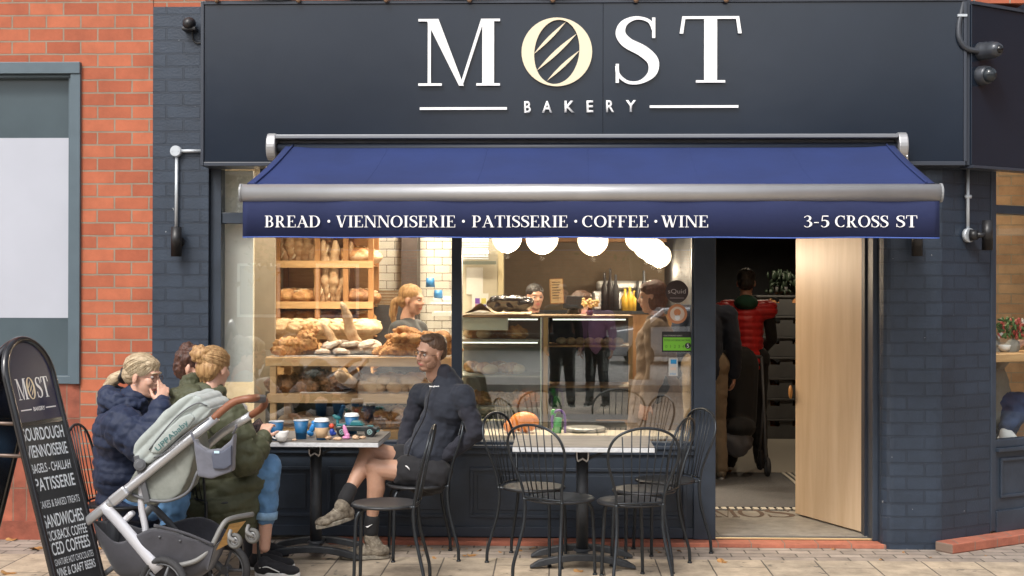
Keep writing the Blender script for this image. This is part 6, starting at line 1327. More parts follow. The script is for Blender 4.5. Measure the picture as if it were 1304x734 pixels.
# bread rack, back left --------------------------------------------------------
RY = 3.0
rk = thing('bread_rack', 'tall wooden bread rack full of loaves behind the left window', 'bread rack', (AX(415, RY), RY+0.1, 0.03))
rx = [AX(353, RY), AX(404, RY), AX(440, RY), AX(472, RY)]
b = MB()
for x in rx: b.box(x-0.022, x+0.022, RY, RY+0.045, 0.03, 2.5); b.box(x-0.022, x+0.022, RY+0.36, RY+0.40, 0.03, 2.5)
b.build('upright', m_dwood, rk)
rz = [AZ(y, RY, 410) for y in (520, 470, 425, 386, 334, 288)]
for z in rz:
    b = MB(); b.box(rx[0]-0.02, rx[-1]+0.02, RY-0.006, RY-0.0005, z-0.05, z+0.012); b.build('shelf_front', m_wood, rk)
    b = MB(); b.box(rx[0]-0.02, rx[-1]+0.02, RY+0.001, RY+0.40, z-0.035, z-0.022); b.build('shelf', m_dwood, rk)
b = MB(); b.box(rx[0]-0.02, rx[-1]+0.02, RY+0.405, RY+0.42, 0.03, 2.5); b.build('back_board', m_wood, rk)
random.seed(11); BL = 0.30
def rackrow(zi, items):
    for (kind, px, rot, sc, lab, grp) in items: put(kind, (AX(px, RY+0.16), RY+0.16, rz[zi]-0.015), rot, sc, lab, 'bread', grp)
g = 'loaves on the wooden bread rack'
L1 = 'floured loaf on the pale front shelf of the bread rack'; 
rackrow(3, [('golden_loaf', 372, (0,0,0.5), 1.05, 'golden scored loaf left of the baguettes on the bread rack', g), ('golden_loaf', 392, (0,0,0.9), 1.0, 'scored golden loaf beside the standing baguettes on the rack', g), ('round_loaf', 455, (0,0,0.3), 1.15, 'round crusty loaf right of the baguettes on the bread rack', g), ('round_loaf', 468, (0,0,0.3), 1.0, 'round loaf at the right end of the bread rack', g)])
for i, (px, lean, k) in enumerate(((412, .05, 'baguette'), (419, .10, 'baguette'), (426, .16, 'baguette'), (433, .22, 'baguette'), (407, .02, 'baguette'))):
    put('baguette', (AX(px-2, RY+0.1), RY+0.10, rz[3]-0.01), (0.0, -lean*0.9, i), (1.1,1.1,0.92), 'floured baguette standing upright in the middle bay of the rack', 'bread', 'baguettes standing in the rack')
for i, px in enumerate((362, 371, 380, 389, 398, 412, 420)):
    put('baguette', (AX(px, RY+0.14), RY+0.14, rz[4]-0.01), (0.0, -0.12+0.05*(i % 3), i), (1.35,1.35,0.75), 'thick baguette standing on the upper shelf of the rack', 'bread', 'baguettes on the upper rack shelf')
rackrow(4, [('golden_loaf', 452, (0,0,0.1), 1.15, 'dark golden loaf in a basket on the upper right of the rack', g), ('bread_loaf', 464, (0,0,0.5), 1.0, 'slashed loaf on the upper right of the bread rack', g)])
for i, px in enumerate((364, 381, 399, 416, 433, 450, 467)):
    put('bread_loaf', (AX(px, RY+0.05), RY+0.02, rz[2]-0.01), (0.15,0,1.05+0.2*math.sin(i*2)), 1.0, L1, 'bread', 'floured loaves along the lower rack shelf')
for i, px in enumerate((374, 396, 420, 444, 464)):
    put('golden_loaf', (AX(px, RY+0.24), RY+0.26, rz[2]+0.06), (0,0,0.6+0.2*i), 1.0, 'golden loaf in the back row behind the floured loaves', 'bread', 'back row of golden loaves on the rack')
for i, px in enumerate((368, 392, 418, 444, 466)):
    put('round_loaf' if i % 2 else 'golden_loaf', (AX(px, RY+0.15), RY+0.15, rz[1]-0.01), (0,0,i), 1.1, 'loaf on the low rack shelf behind the window display', 'bread', 'loaves on the low rack shelf')
# stack of dark wooden proving trays
for k in range(5):
    z = AZ(389, 3.3)+k*0.027; b = MB(); b.box(AX(476, 3.3), AX(505, 3.3), 3.3, 3.7, z, z+0.022); tag(b.build('proving_tray', mat('tray_wood', (0.17,0.11,0.06), 0.7, var=0.3, vscale=20)), 'thin brown wooden tray in the stack right of the bread rack', 'tray', 'brown wooden trays stacked by the tiles')
b = MB(); b.box(AX(474, 3.3), AX(510, 3.3), 3.3, 3.85, 0.03, AZ(390, 3.3)); tag(b.build('low_cabinet', m_int_dark, bevel=0.004), 'black cabinet under the stack of wooden trays', 'cabinet')

# window display shelves ------------------------------------------------------
DYf, DYb = 0.22, 0.80
ds = thing('display_shelf', 'three tier pale wood pastry display behind the left window', 'display', (AX(450, .5), 0.5, 0.03))
zT = AZ(455, DYf, 450); zM = AZ(502, DYf, 450); zL = AZ(548, DYf, 450); dx0, dx1 = AX(338, DYf), AX(574, DYf)
thick = AZ(455, DYf)-AZ(467, DYf)
for z, xx in ((zT, 0), (zM, 0.01), (zL, 0.02)):
    b = MB(); b.box(dx0+xx, dx1, DYf, DYb, z-thick, z-0.002); b.build('shelf_board', m_wood, ds, bevel=0.003)
b = MB()
for x in (dx0+0.02, AX(459, DYb)): b.box(x, x+0.05, DYb-0.06, DYb-0.01, 0.03, zT-thick-0.001)
b.box(dx0+0.03, dx0+0.07, DYf+0.01, DYf+0.05, 0.03, zT-thick-0.001); b.build('upright', m_wood, ds)
m_tray = mat('white_tray', (0.74,0.73,0.70), 0.4); m_bag = mat('dark_display_cloth', (0.02,0.02,0.022), 0.7)
def tray(px0, px1, z, label, y0=DYf+0.05, y1=DYb-0.05):
    b = MB(); a, c = AX(px0, DYf), AX(px1, DYf); b.box(a, c, y0, y1, z, z+0.006); b.box(a, c, y1-0.006, y1, z+0.006, z+0.05); tag(b.build('display_tray', m_tray, bevel=0.002), label, 'tray', 'white trays in the window display')
tray(346, 425, zT, 'white tray under rustic golden pastries, top display shelf'); tray(428, 480, zT, 'white tray under sugared swirls, top display shelf'); tray(483, 572, zT, 'white tray under the pile of croissants, top display shelf')
tray(380, 440, zM, 'white tray in the middle of the second display shelf')
random.seed(21)
def pile(kind, px0, px1, z, n, layers, lab, grp, cat='pastry', sc=1.0, y0=DYf+0.08, y1=DYb-0.12, jz=0.045, tilt=0.5, name=None):
    for L in range(layers):
        m_ = max(1, int(n*(1-L*0.28)))
        for i in range(m_):
            f = (i+0.5)/m_; inset = L*0.12; x = AX(px0, DYf)+(AX(px1, DYf)-AX(px0, DYf))*(inset+f*(1-2*inset)); y = y0+(y1-y0)*random.random()*(1 if L == 0 else .7)
            put(kind, (x, y, z+0.007+L*jz), (random.uniform(-tilt, tilt)*(L > 0 or tilt > .3), random.uniform(-tilt, tilt)*.6, random.random()*6.28), sc*random.uniform(0.9, 1.15), (lab + (', bottom' if L == 0 else (', upper' if L == 1 else ', top'))*(layers > 1) + ((' left', ' middle', ' right')[min(2, int(f*3))] if n > 6 else '')), cat, grp, name)
pile('rustic_pastry', 348, 388, zT, 12, 2, 'rustic golden pastry heaped at the left of the top display shelf', 'rustic pastries on the top left', sc=0.85)
pile('rustic_pastry', 372, 396, zT, 6, 4, 'golden pastry in the tall heap near the left of the top shelf', 'tall heap of golden pastries', sc=0.9)
pile('cinnamon_swirl', 400, 478, zT, 20, 2, 'sugared swirl pastry on the middle of the top display shelf', 'sugared swirls on the top shelf', sc=0.95)
pile('croissant', 484, 540, zT, 20, 4, 'golden croissant in the big pile behind the seated man', 'croissants piled on the top shelf', sc=0.9, jz=0.040)
pile('croissant', 538, 572, zT, 10, 3, 'croissant at the right end of the top shelf near the mullion', 'croissants by the window mullion', sc=0.95)
pile('dark_pastry', 342, 385, zM, 11, 1, 'flat dark pastry at the left of the second display shelf', 'flat dark pastries on the second shelf', sc=1.1, tilt=0.1)
pile('dark_pastry', 392, 440, zM, 12, 2, 'very dark pastry in the middle of the second display shelf', 'dark pastries on the second shelf', sc=0.9)
pile('bun', 445, 540, zM, 26, 2, 'pale bun on the right half of the second display shelf', 'pale buns on the second shelf', sc=1.1)
pile('seeded_roll', 370, 400, zM+0.10, 4, 1, 'golden roll high at the back of the second display shelf', 'golden rolls at the back of the second shelf', sc=1.1, y0=DYb-.2, y1=DYb-.1)
for z_, n_ in ((AZ(478, .7), 1),):
    b = MB(); b.box(AX(362, .6), AX(405, .6), 0.6, 0.74, z_-0.06, z_-0.045); tag(b.build('inner_ledge', m_wood), 'short wooden ledge between the two upper display shelves', 'shelf')
    pile('golden_loaf', 365, 398, z_-0.05, 3, 1, 'small golden loaf on the short wooden ledge', 'golden loaves on the ledge', 'bread', 0.55, y0=.62, y1=.68, tilt=0.1)
    pile('baguette', 445, 470, zM+0.03, 3, 1, 'baguette half lying across the second display shelf', 'baguettes lying in the window display', 'bread', (0.9), y0=.4, y1=.6, tilt=1.4)
pile('bun', 352, 400, zL, 9, 1, 'bun on the lowest display shelf behind the cups', 'buns on the lowest shelf', sc=1.1, tilt=0.1)
pile('dark_pastry', 440, 480, zL, 8, 2, 'dark pastry on the lowest display shelf behind the toy truck', 'dark pastries on the lowest shelf', sc=1.0)
pile('croissant', 480, 515, zL, 9, 2, 'golden pastry on the lowest display shelf beside the man', 'golden pastries on the lowest shelf', sc=1.2)
b = MB(); b.ell((AX(405, .5), .5, zM+0.07), (0.06,0.05,0.085), None, 24, 14, 0, lambda d: 1+0.3*noise.noise(d*3)); tag(b.build('charcoal_loaf', m_bag), 'black charcoal loaf on the second display shelf', 'bread')
b = MB(); b.box(AX(338,.8), AX(574,.8), DYb+0.01, DYb+0.03, 0.03, zM-0.03); tag(b.build('backing_panel', m_int_dark), 'dark panel closing the back of the pastry display', 'panel')

# right-hand glass counter ------------------------------------------------------
GY0, GY1 = 1.15, 1.75; gz = AZ(402, GY0, 700); m_cg = glass_mat('counter_glass', (0.93,0.98,0.96), 0.05); m_ss = mat('counter_steel', (0.42,0.42,0.41), 0.35, metal=0.6, var=0.05); m_mb = mat('marble_panel', (0.44,0.43,0.41), 0.35, col2=(0.62,0.61,0.58), vscale=3)
gc = thing('glass_counter', 'long glass serving counter with shelves of pastries behind the right window', 'counter', (AX(700, GY0), 1.45, 0.03))
gxa, gxm, gxb = AX(583, GY0), AX(690, GY0), AX(806, GY0)
b = MB(); b.box(gxa, gxb, GY0, GY1, gz-0.014, gz); b.build('counter_top', mat('counter_top_wood', (0.20,0.14,0.08), 0.4), gc)
b = MB(); b.box(gxa, gxm-0.004, GY0+0.004, GY0+0.010, 0.62, gz-0.0145); b.build('front_glass', m_cg, gc)
b = MB(); b.box(gxm+0.05, gxb, GY0+0.004, GY0+0.010, 0.62, gz-0.0145); b.build('front_glass', m_cg, gc)
b = MB(); b.box(gxm-0.010, gxm-0.002, GY0-0.004, GY1, 0.62, gz-0.0145); b.build('glass_edge', mat('green_glass_edge', (0.45,0.60,0.55), 0.2), gc)
b = MB(); b.box(gxm+0.012, gxm+0.045, GY0-0.002, GY0+0.05, 0.03, gz-0.0145); b.box(gxb-0.03, gxb, GY0-0.006, GY0+0.003, 0.03, gz-0.0145); b.build('post', mat('brass_post', (0.35,0.25,0.12), 0.35, metal=0.6), gc)
b = MB(); b.box(gxa, gxm-0.012, GY0, GY1, 0.03, 0.618); b.build('plinth', m_mb, gc)
b = MB(); b.box(gxm+0.05, gxb-0.031, GY0+0.05, GY1, 0.03, 0.618); b.build('plinth', m_int_dark, gc)
b = MB(); b.box(gxm+0.05, gxb, GY1-0.02, GY1, 0.63, gz-0.015); b.build('rear_panel', m_int_dark, gc)
b = MB(); b.box(gxa, gxm-0.012, GY1-0.02, GY1, 0.63, gz-0.015); b.build('rear_panel', mat('rear_panel_grey', (0.30,0.31,0.30), 0.4), gc)
sz = [AZ(y, GY0+.1, 640) for y in (432, 478, 518)]
for z in sz: b = MB(); b.box(gxa, gxm-0.012, GY0+0.02, GY1-0.021, z-0.012, z); b.build('shelf', m_ss, gc)
for z in [AZ(y, GY0+.1, 760) for y in (440, 492)]: b = MB(); b.box(gxm+0.05, gxb-0.005, GY0+0.06, GY1-0.021, z-0.012, z); b.build('shelf', m_dwood, gc)
for z, lab, kinds in ((sz[0], 'pastry on the top shelf of the glass counter', ('bun', 'rustic_pastry')), (sz[1], 'golden bun on the middle shelf of the glass counter', ('croissant', 'bun')), (sz[2], 'pastry on the lowest shelf of the glass counter', ('croissant', 'rustic_pastry'))):
    for i in range(8): put(kinds[i % 2], (AX(600+i*8.5, GY0+.3), GY0+0.12+0.35*random.random(), z+0.004), (0,0,random.random()*6), 1.15, lab, 'pastry', lab.replace('pastry on', 'pastries on').replace('bun on', 'buns on'))
for i in range(7): put('bun', (AX(715+i*12, GY0+.3), GY0+0.3, AZ(440, GY0+.1)+0.004), (0,0,i), 0.8, 'small roll in the dark right half of the glass counter', 'pastry', 'rolls in the dark half of the counter')
m_fill = mat('counter_fill', (1,1,1), .5, emit=(1,.93,.82), estr=1.6)
for xa_, xb_, zz in ((gxa+.03, gxm-.03, gz-.03), (gxm+.08, gxb-.05, gz-.03), (gxa+.03, gxm-.03, sz[0]-.025)): b = MB(); b.tube([(xa_, GY0+.05, zz), (xb_, GY0+.05, zz)], .005, 8); b.build('fill_strip', m_fill, gc)  # glowing strips added to brighten the counter
b = MB(); b.box(gxa+0.02, gxm-0.25, GY0+0.02, GY0+0.2, gz-0.11, gz-0.02); b.build('price_rail', m_tray, gc)
# things standing on the counter
zc = gz+0.001
def brownpaper():
    b = MB(); n = 14; vs = []; 
    for j in range(6):
        for i in range(n+1):
            x = AX(588, GY0)+(AX(676, GY0)-AX(588, GY0))*i/n; y = GY0-0.01+0.09*j; z = zc+0.012+0.030*abs(noise.noise(Vector((x*6, y*7, 0))))+ (0.07*math.exp(-((i-4)/1.6)**2)*(1-j/6)); vs.append((x, y, z))
    vs += [(v[0], v[1], v[2]-0.003) for v in vs]; o = 6*(n+1); fs = []
    for j in range(5):
        for i in range(n): a = j*(n+1)+i; fs += [(a, a+1, a+n+2, a+n+1), (a+o+1, a+o, a+o+n+1, a+o+n+2)]
    b.add(vs, fs, 0, True); return b
tag(brownpaper().build('wrapping_paper', mat('brown_paper', (0.58,0.44,0.28), 0.8, bump=0.3, bscale=20)), 'creased brown wrapping paper on top of the glass counter', 'paper')
q = Blob(); random.seed(4)
for k in range(9): c = at(629+k*5.0, 386+3*math.sin(k*2), GY0+0.35); q.ell(c, (0.05+0.02*random.random(), 0.05, 0.05), None, 14, 10)
q.solid('bin_bag', mat('glossy_black_bag', (0.012,0.012,0.014), 0.2, bump=0.8, bscale=18), None, voxel=0.008, smooth=2, disp=lambda c, n: 0.016*noise.noise(c*22), label='crumpled glossy black bag lying behind the brown paper', cat='bag')
Mm = frame_M(at(709, 371, GY0+0.2), (1,0.15,0.03), (-0.18,0.1,1)) ; t = thing('menu_stand', 'small tilted wooden menu board standing on the counter', 'menu stand', tuple(at(709, 390, GY0+0.2)))
b = MB(); b.prism([(-0.052,-0.095),(0.052,-0.095),(0.052,0.095),(-0.052,0.095)], Mm, -0.008, 0); b.build('frame', m_dwood, t)
b = MB(); b.prism([(-0.046,-0.089),(0.046,-0.089),(0.046,0.089),(-0.046,0.089)], Mm, 0.0005, 0.002); b.build('card', mat('menu_card', (0.58,0.36,0.16), 0.6, col2=(0.70,0.55,0.32), vscale=30, stretch=(1,1,5)), t)
for k in range(7): b = MB(); yk = 0.065-k*0.02; b.prism([(-0.035,yk),(0.03-0.008*(k % 3),yk),(0.03-0.008*(k % 3),yk+0.005),(-0.035,yk+0.005)], Mm, 0.0022, 0.003); b.build('menu_line', m_int_dark, t)
t = thing('card_machine', 'dark till screen on the counter right of the menu board', 'till', tuple(at(730, 398, GY0+0.3)))
b = MB(); Mt = frame_M(at(730, 385, GY0+0.3), (1,0.1,0), (0,0.3,1)); b.prism([(-0.08,-0.05),(0.08,-0.05),(0.08,0.05),(-0.08,0.05)], Mt, -0.015, 0); b.build('screen', m_black, t, bevel=0.003)
b = MB(); b.cyl(at(730, 388, GY0+0.33), at(730, 400, GY0+0.33), 0.025, 0.05, 14); b.build('stand', m_black, t)
t = thing('flower_vase', 'small vase of pale orange dried flowers on the counter', 'flowers', tuple(at(751, 399, GY0+0.15)))
b = MB(); p = at(751, 400, GY0+0.15); p.z = zc; b.lathe([(0,0),(0.022,0),(0.028,0.02),(0.014,0.045),(0.016,0.055)], p, 16); b.build('vase', mat('dark_red_glass', (0.12,0.02,0.02), 0.15), t)
b = MB(); random.seed(8)
for k in range(26): c = p+Vector((random.uniform(-.06,.06), random.uniform(-.04,.04), random.uniform(.06,.12))); b.ell(c, (0.013,0.013,0.011), None, 8, 6)
b.build('blooms', mat('pale_orange_bloom', (0.75,0.52,0.22), 0.7, var=0.2, vscale=40), t)
b = MB()
for k in range(8): b.tube([p+Vector((0,0,.04)), p+Vector((0.05*math.cos(k), 0.03*math.sin(k), .09))], 0.0015, 5)
b.build('stems', mat('dry_stem', (0.25,0.2,0.08), 0.8), t)
def bottle(px, py, Y, h, r, m, label):
    p = at(px, py, Y); b = MB(); b.lathe([(0,0),(r,0),(r,h*0.6),(r*0.4,h*0.75),(r*0.35,h),(0,h)], p, 16); tag(b.build('bottle', m), label, 'bottle', 'bottles on the back counter')
bc = thing('back_counter', 'long back counter with shelf of coffee gear behind the staff', 'counter', (AX(800, 4.6), 4.7, 0.03))
b = MB(); b.box(AX(642, 4.5), AX(885, 4.5), 4.5, 5.2, 0.03, AZ(400, 4.5)); b.build('cabinet', m_dwood, bc)
b = MB(); b.box(AX(642, 4.5)-.01, AX(885, 4.5), 4.48, 5.2, AZ(400, 4.5)+.001, AZ(400, 4.5)+0.03); b.build('worktop', m_int_dark, bc)
zb_ = AZ(400, 4.5)+0.031
for i, px in enumerate((772, 778, 783, 789, 812, 818)): bottle(px, 0, 4.6, 1, 1, m_black, 'x') if False else None
for i, (px, h, mm) in enumerate(((770, .38, m_black), (777, .42, m_black), (784, .36, m_int_dark), (812, .30, m_black), (820, .40, m_int_dark), (796, .22, mat('amber_bottle', (0.7,0.42,0.05), 0.3)), (802, .24, MATS['amber_bottle']), (808, .2, MATS['amber_bottle']))):
    p = Vector((AX(px, 4.65), 4.65, zb_)); b = MB(); r = 0.035; b.lathe([(0,0),(r,0),(r,h*0.6),(r*0.4,h*0.75),(r*0.35,h),(0,h)], p, 14)
    tag(b.build('syrup_bottle', mm), ('amber syrup bottle on the back counter' if i > 4 else 'tall dark bottle standing on the back counter'), 'bottle', 'amber bottles on the back counter' if i > 4 else 'dark bottles on the back counter')
t = thing('coffee_machine', 'pale steel coffee machine standing on the back counter', 'coffee machine', (AX(790, 4.9), 4.95, zb_))
b = MB(); b.box(AX(755, 4.85), AX(835, 4.85), 4.8, 5.15, zb_, zb_+0.20); b.build('body', m_steel, t, bevel=0.02)
b = MB(); b.box(AX(760, 4.85), AX(830, 4.85), 4.79, 5.1, zb_+0.201, zb_+0.30); b.build('cup_rail', m_ss, t, bevel=0.03)
# noticeboard papers, air conditioners on the partition
PYY = 3.395
def flat(name, px0, py0, px1, py1, Y, m, label, cat, th_=0.004, grp=None, parent=None):
    a = at(px0, py1, Y); c = at(px1, py0, Y); b = MB(); b.box(a.x, c.x, Y-th_, Y, a.z, c.z); o = b.build(name, m, parent); 
    if parent is None: tag(o, label, cat, grp)
    return o
m_pap = mat('printed_paper', (0.62,0.61,0.57), 0.7)
flat('notice_sheet', 594, 341, 615, 375, PYY, m_pap, 'white printed notice taped to the cream partition', 'notice')
for k, (a, c) in enumerate(((595.5, 607), (595.5, 613), (595.5, 613), (595.5, 612))): pass
t = thing('poster', 'white sheet with four small colour pictures on the partition', 'poster', tuple(at(610, 396, PYY)))
flat('sheet', 601, 374, 622, 398, PYY-.001, m_pap, '', '', parent=t)
for (x, y, cc) in ((605, 380, (0.12,0.04,0.3)), (613, 380, (0.5,0.45,0.1)), (605, 388, (0.5,0.06,0.08)), (613, 388, (0.05,0.06,0.3))): flat('picture', x, y, x+6, y+7, PYY-.006, mat('ink_%d_%d' % (x, y), cc, 0.6), '', '', parent=t, th_=0.001)
for k, y0 in enumerate((300, 318)):
    pass
ac = thing('blind_slats', 'white slatted vent high on the cream partition', 'vent', tuple(at(605, 333, 3.3)))
for k in range(9): y = 304+k*3.1; flat('slat', 588.5, y, 622, y+1.6, 3.36, m_tray, '', '', parent=ac, th_=0.03)
flat('cill', 588, 333, 632, 337, 3.36, mat('grey_green', (0.12,0.14,0.11), 0.7), '', '', parent=ac, th_=0.06)
# glowing tubes seen on the vent
m_tube = mat('cool_tube', (0.8,0.9,1.0), 0.5, emit=(0.55,0.8,1.0), estr=5)
for y in (306, 321):
    b = MB(); b.tube([at(589, y, 3.28), at(622, y, 3.28)], 0.012, 8); tag(b.build('light_tube', m_tube), 'thin cool white light tube across the slatted vent', 'lamp', 'cool light tubes on the vent')
# pendant globes ------------------------------------------------------------------
m_globe = mat('opal_globe', (0.9,0.85,0.75), 0.3, emit=(1.0,0.80,0.55), estr=1.9)
gl_spots = [(645.5, 303, 1.6, 19, 'leftmost glowing globe pendant under the awning edge'), (690.5, 303.5, 1.6, 20.5, 'second glowing globe pendant from the left'), (755, 306, 2.0, 19.5, 'third glowing globe pendant from the left, alone in the middle'), (814, 303, 1.6, 18, 'globe pendant at the left of the overlapping cluster'), (823, 313, 2.6, 17, 'second globe pendant in the overlapping cluster'), (832, 320, 3.4, 16.5, 'third globe pendant in the overlapping cluster'), (840, 326, 4.4, 15, 'rightmost and farthest globe pendant of the cluster'), (400, 255, 1.6, 20, 'globe pendant over the bread display'), ]
for (px, py, Y, rp, lab) in gl_spots[:7]:
    c = at(px, py, Y); r = rp*(8.6+Y)/1690
    t = thing('globe_pendant', lab, 'pendant lamp', tuple(c), group='opal globe pendants hanging in the shop')
    b = MB(); b.ell(c, r, None, 28, 18); b.build('globe', m_globe, t)
    b = MB(); b.cyl(c+Vector((0,0,r*0.95)), c+Vector((0,0,r+0.03)), 0.03); b.tube([c+Vector((0,0,r+.02)), (c.x, c.y, 2.95)], 0.003, 6); b.build('cord', m_black, t)
    ld = bpy.data.lights.new('globe_light', 'POINT'); ld.energy = 14; ld.color = (1.0, 0.80, 0.58); ld.shadow_soft_size = r*1.02; lo = bpy.data.objects.new('globe_light', ld); lo.location = c; C.objects.link(lo)
    lo.location.z = c.z - r - 0.03; ld.shadow_soft_size = 0.02
# ceiling spots: inferred over the bread, the others added to brighten dark areas
m_spot = mat('spot_glow', (1,0.9,0.8), 0.5, emit=(1.0,0.82,0.6), estr=12)
for i, (x, y, e) in enumerate(((-1.9, 0.55, 26), (-1.3, 0.55, 26), (-0.75, 0.55, 20), (-1.95, 2.3, 40), (-1.45, 2.3, 40), (-0.95, 2.5, 55), (-0.25, 2.6, 24), (0.3, 1.0, 12), (0.9, 1.0, 10), (-1.30, 3.25, 34), (-1.0, 3.1, 34), (1.75, 2.2, 6), (2.2, 5.2, 20), (0.2, 4.2, 22), (0.1, 1.45, 26), (-0.4, 1.45, 26))):
    t = thing('ceiling_spot', 'lit round downlight in the shop ceiling ' + ('over the pastry display' if i < 3 else 'over the bread rack' if i < 5 else 'behind the serving woman, added for brightness' if i < 7 or i in (9, 10) else 'added to brighten the glass counter' if i in (7, 8, 14, 15) else 'added to brighten the open doorway' if i == 11 else 'added to brighten the stacked crates' if i == 12 else 'added to brighten the back counter'), 'downlight', (x, y, 2.93), group='round downlights in the shop ceiling')
    b = MB(); b.lathe([(0.045,0.02),(0.05,0.0),(0.05,-0.01),(0.038,-0.01),(0.036,0.02)], (x,y,2.93), 20); b.build('ring', m_tray, t)
    b = MB(); b.cyl((x,y,2.935),(x,y,2.938), 0.034); b.build('lens', m_spot, t)
    ld = bpy.data.lights.new('spot_light', 'SPOT'); ld.energy = e*4; ld.color = (1.0, 0.83, 0.62); ld.spot_size = R(95 if i not in (9, 10, 12) else 140); ld.spot_blend = 0.8; ld.shadow_soft_size = 0.04; lo = bpy.data.objects.new('spot_light', ld); lo.location = (x, y, 2.91); C.objects.link(lo)
    lo.rotation_euler = (R(0), 0, 0)
# shelf with cups behind the server
t = thing('wall_shelf', 'pale wall shelf holding cups behind the server', 'shelf', tuple(at(560, 392, 2.8)))
b = MB(); b.box(AX(548, 2.8), AX(576, 2.8), 2.8, 3.1, AZ(388, 2.8), AZ(385, 2.8)); b.box(AX(550, 2.6), AX(576, 2.6), 2.6, 3.1, AZ(403, 2.6), AZ(398, 2.6)); b.build('boards', m_tray, t)
for i, (px, mm, y_, hh_, lab) in enumerate(((557, m_tray, 385, 0.05, 'short white cup on the wall shelf under the blue stack'), (569, m_tray, 385, 0.05, 'short white cup at the right of the wall shelf'), (548, m_blue, 366, 0.08, 'upside down stack of blue cups above the wall shelf'), (558, m_blue, 380, 0.07, 'blue cup standing on the left white cup'))):
    p = at(px, y_, 2.9); b = MB(); b.lathe([(0,0),(0.042,0),(0.034,hh_),(0,hh_)] , p, 16); tag(b.build('stacked_cup', mm), lab, 'cup')

# window stickers ------------------------------------------------------------------
SY = 0.0440
def disc(name, px, py, rp, m, label, cat, Y=SY, parent=None, d=0.0012):
    c = at(px, py, Y); r = rp*8.6/1690; b = MB(); b.prism([(c.x+r*math.cos(k*PI/20), c.z+r*math.sin(k*PI/20)) for k in range(40)], Matrix(((1,0,0,0),(0,0,-1,0),(0,1,0,0),(0,0,0,1))), -Y, -Y+d); o = b.build(name, m, parent)
    if parent is None: tag(o, label, cat)
    return o
t = thing('window_sticker', 'round dark brown sticker reading squid on the right window', 'sticker', tuple(at(862, 371, SY)))
disc('disc', 862, 371.5, 14.5, mat('sticker_brown', (0.055,0.035,0.035), 0.5), '', '', parent=t)
text_obj('lettering', 'sQuid', frame_M(at(862, 375, SY-0.002), (1,0,0), (0,0,1)), 0.115, 0.034, mat('sticker_grey', (0.55,0.50,0.48), 0.6), t, extrude=0.0)
b = MB(); a = at(853, 379.5, SY-.0015); c = at(871, 380, SY-.0015); b.box(a.x, c.x, SY-.002, SY-.0013, c.z, a.z); b.build('line', MATS['sticker_grey'], t)
t = thing('window_sticker', 'round orange sticker with a small pale emblem below the brown one', 'sticker', tuple(at(862, 400, SY)))
disc('disc', 862.5, 400, 12.5, mat('sticker_orange', (0.62,0.25,0.11), 0.5), '', '', parent=t); disc('ring', 862.5, 400, 9.2, mat('sticker_cream', (0.75,0.60,0.48), 0.5), '', '', parent=t, Y=SY-.0015); disc('emblem', 862.5, 398, 4.4, MATS['sticker_orange'], '', '', parent=t, Y=SY-.003); disc('emblem', 862.5, 404.5, 3.4, m_white, '', '', parent=t, Y=SY-.003)
t = thing('window_sticker', 'green and black food hygiene rating sticker showing five on the right window', 'sticker', tuple(at(862, 436, SY)))
flat('card', 843, 422.5, 881.5, 448.5, SY, m_black, '', '', parent=t, th_=.0012); flat('green_panel', 844.5, 430, 880.5, 446.5, SY-.0014, mat('sticker_green', (0.22,0.62,0.04), 0.5), '', '', parent=t, th_=.001)
text_obj('lettering', 'FOOD HYGIENE RATING', frame_M(at(862, 434.6, SY-0.0035), (1,0,0), (0,0,1)), 0.165, 0.012, m_black, t, extrude=0.0)
for k, ch in enumerate('01234'): text_obj('lettering', ch, frame_M(at(848.5+k*5.4, 443.4, SY-0.0035), (1,0,0), (0,0,1)), None, 0.020, mat('green_print', (0.07,0.22,0.02), 0.6), t, extrude=0.0)
disc('rating_disc', 876, 440.5, 3.8, m_black, '', '', parent=t, Y=SY-.0035); text_obj('lettering', '5', frame_M(at(876, 443, SY-0.0055), (1,0,0), (0,0,1)), None, 0.025, m_white, t, extrude=0.0)
text_obj('lettering', 'FOOD STANDARDS AGENCY', frame_M(at(857, 428.5, SY-0.002), (1,0,0), (0,0,1)), 0.12, 0.009, MATS['sticker_grey'], t, extrude=0.0)
t = thing('window_sticker', 'small upright white and blue sticker below the green one', 'sticker', tuple(at(857, 467, SY)))
flat('card', 851.5, 456.5, 863, 479, SY, m_pap, '', '', parent=t, th_=.0012); flat('blue_panel', 854, 458, 861.5, 463.5, SY-.0014, mat('sticker_blue', (0.02,0.30,0.62), 0.5), '', '', parent=t, th_=.001); flat('grey_mark', 853.5, 468, 861, 471.5, SY-.0014, MATS['sticker_cream'], '', '', parent=t, th_=.001)
text_obj('lettering', 'VISA', frame_M(at(857, 477.6, SY-0.002), (1,0,0), (0,0,1)), 0.040, 0.013, MATS['sticker_blue'], t, extrude=0.0)

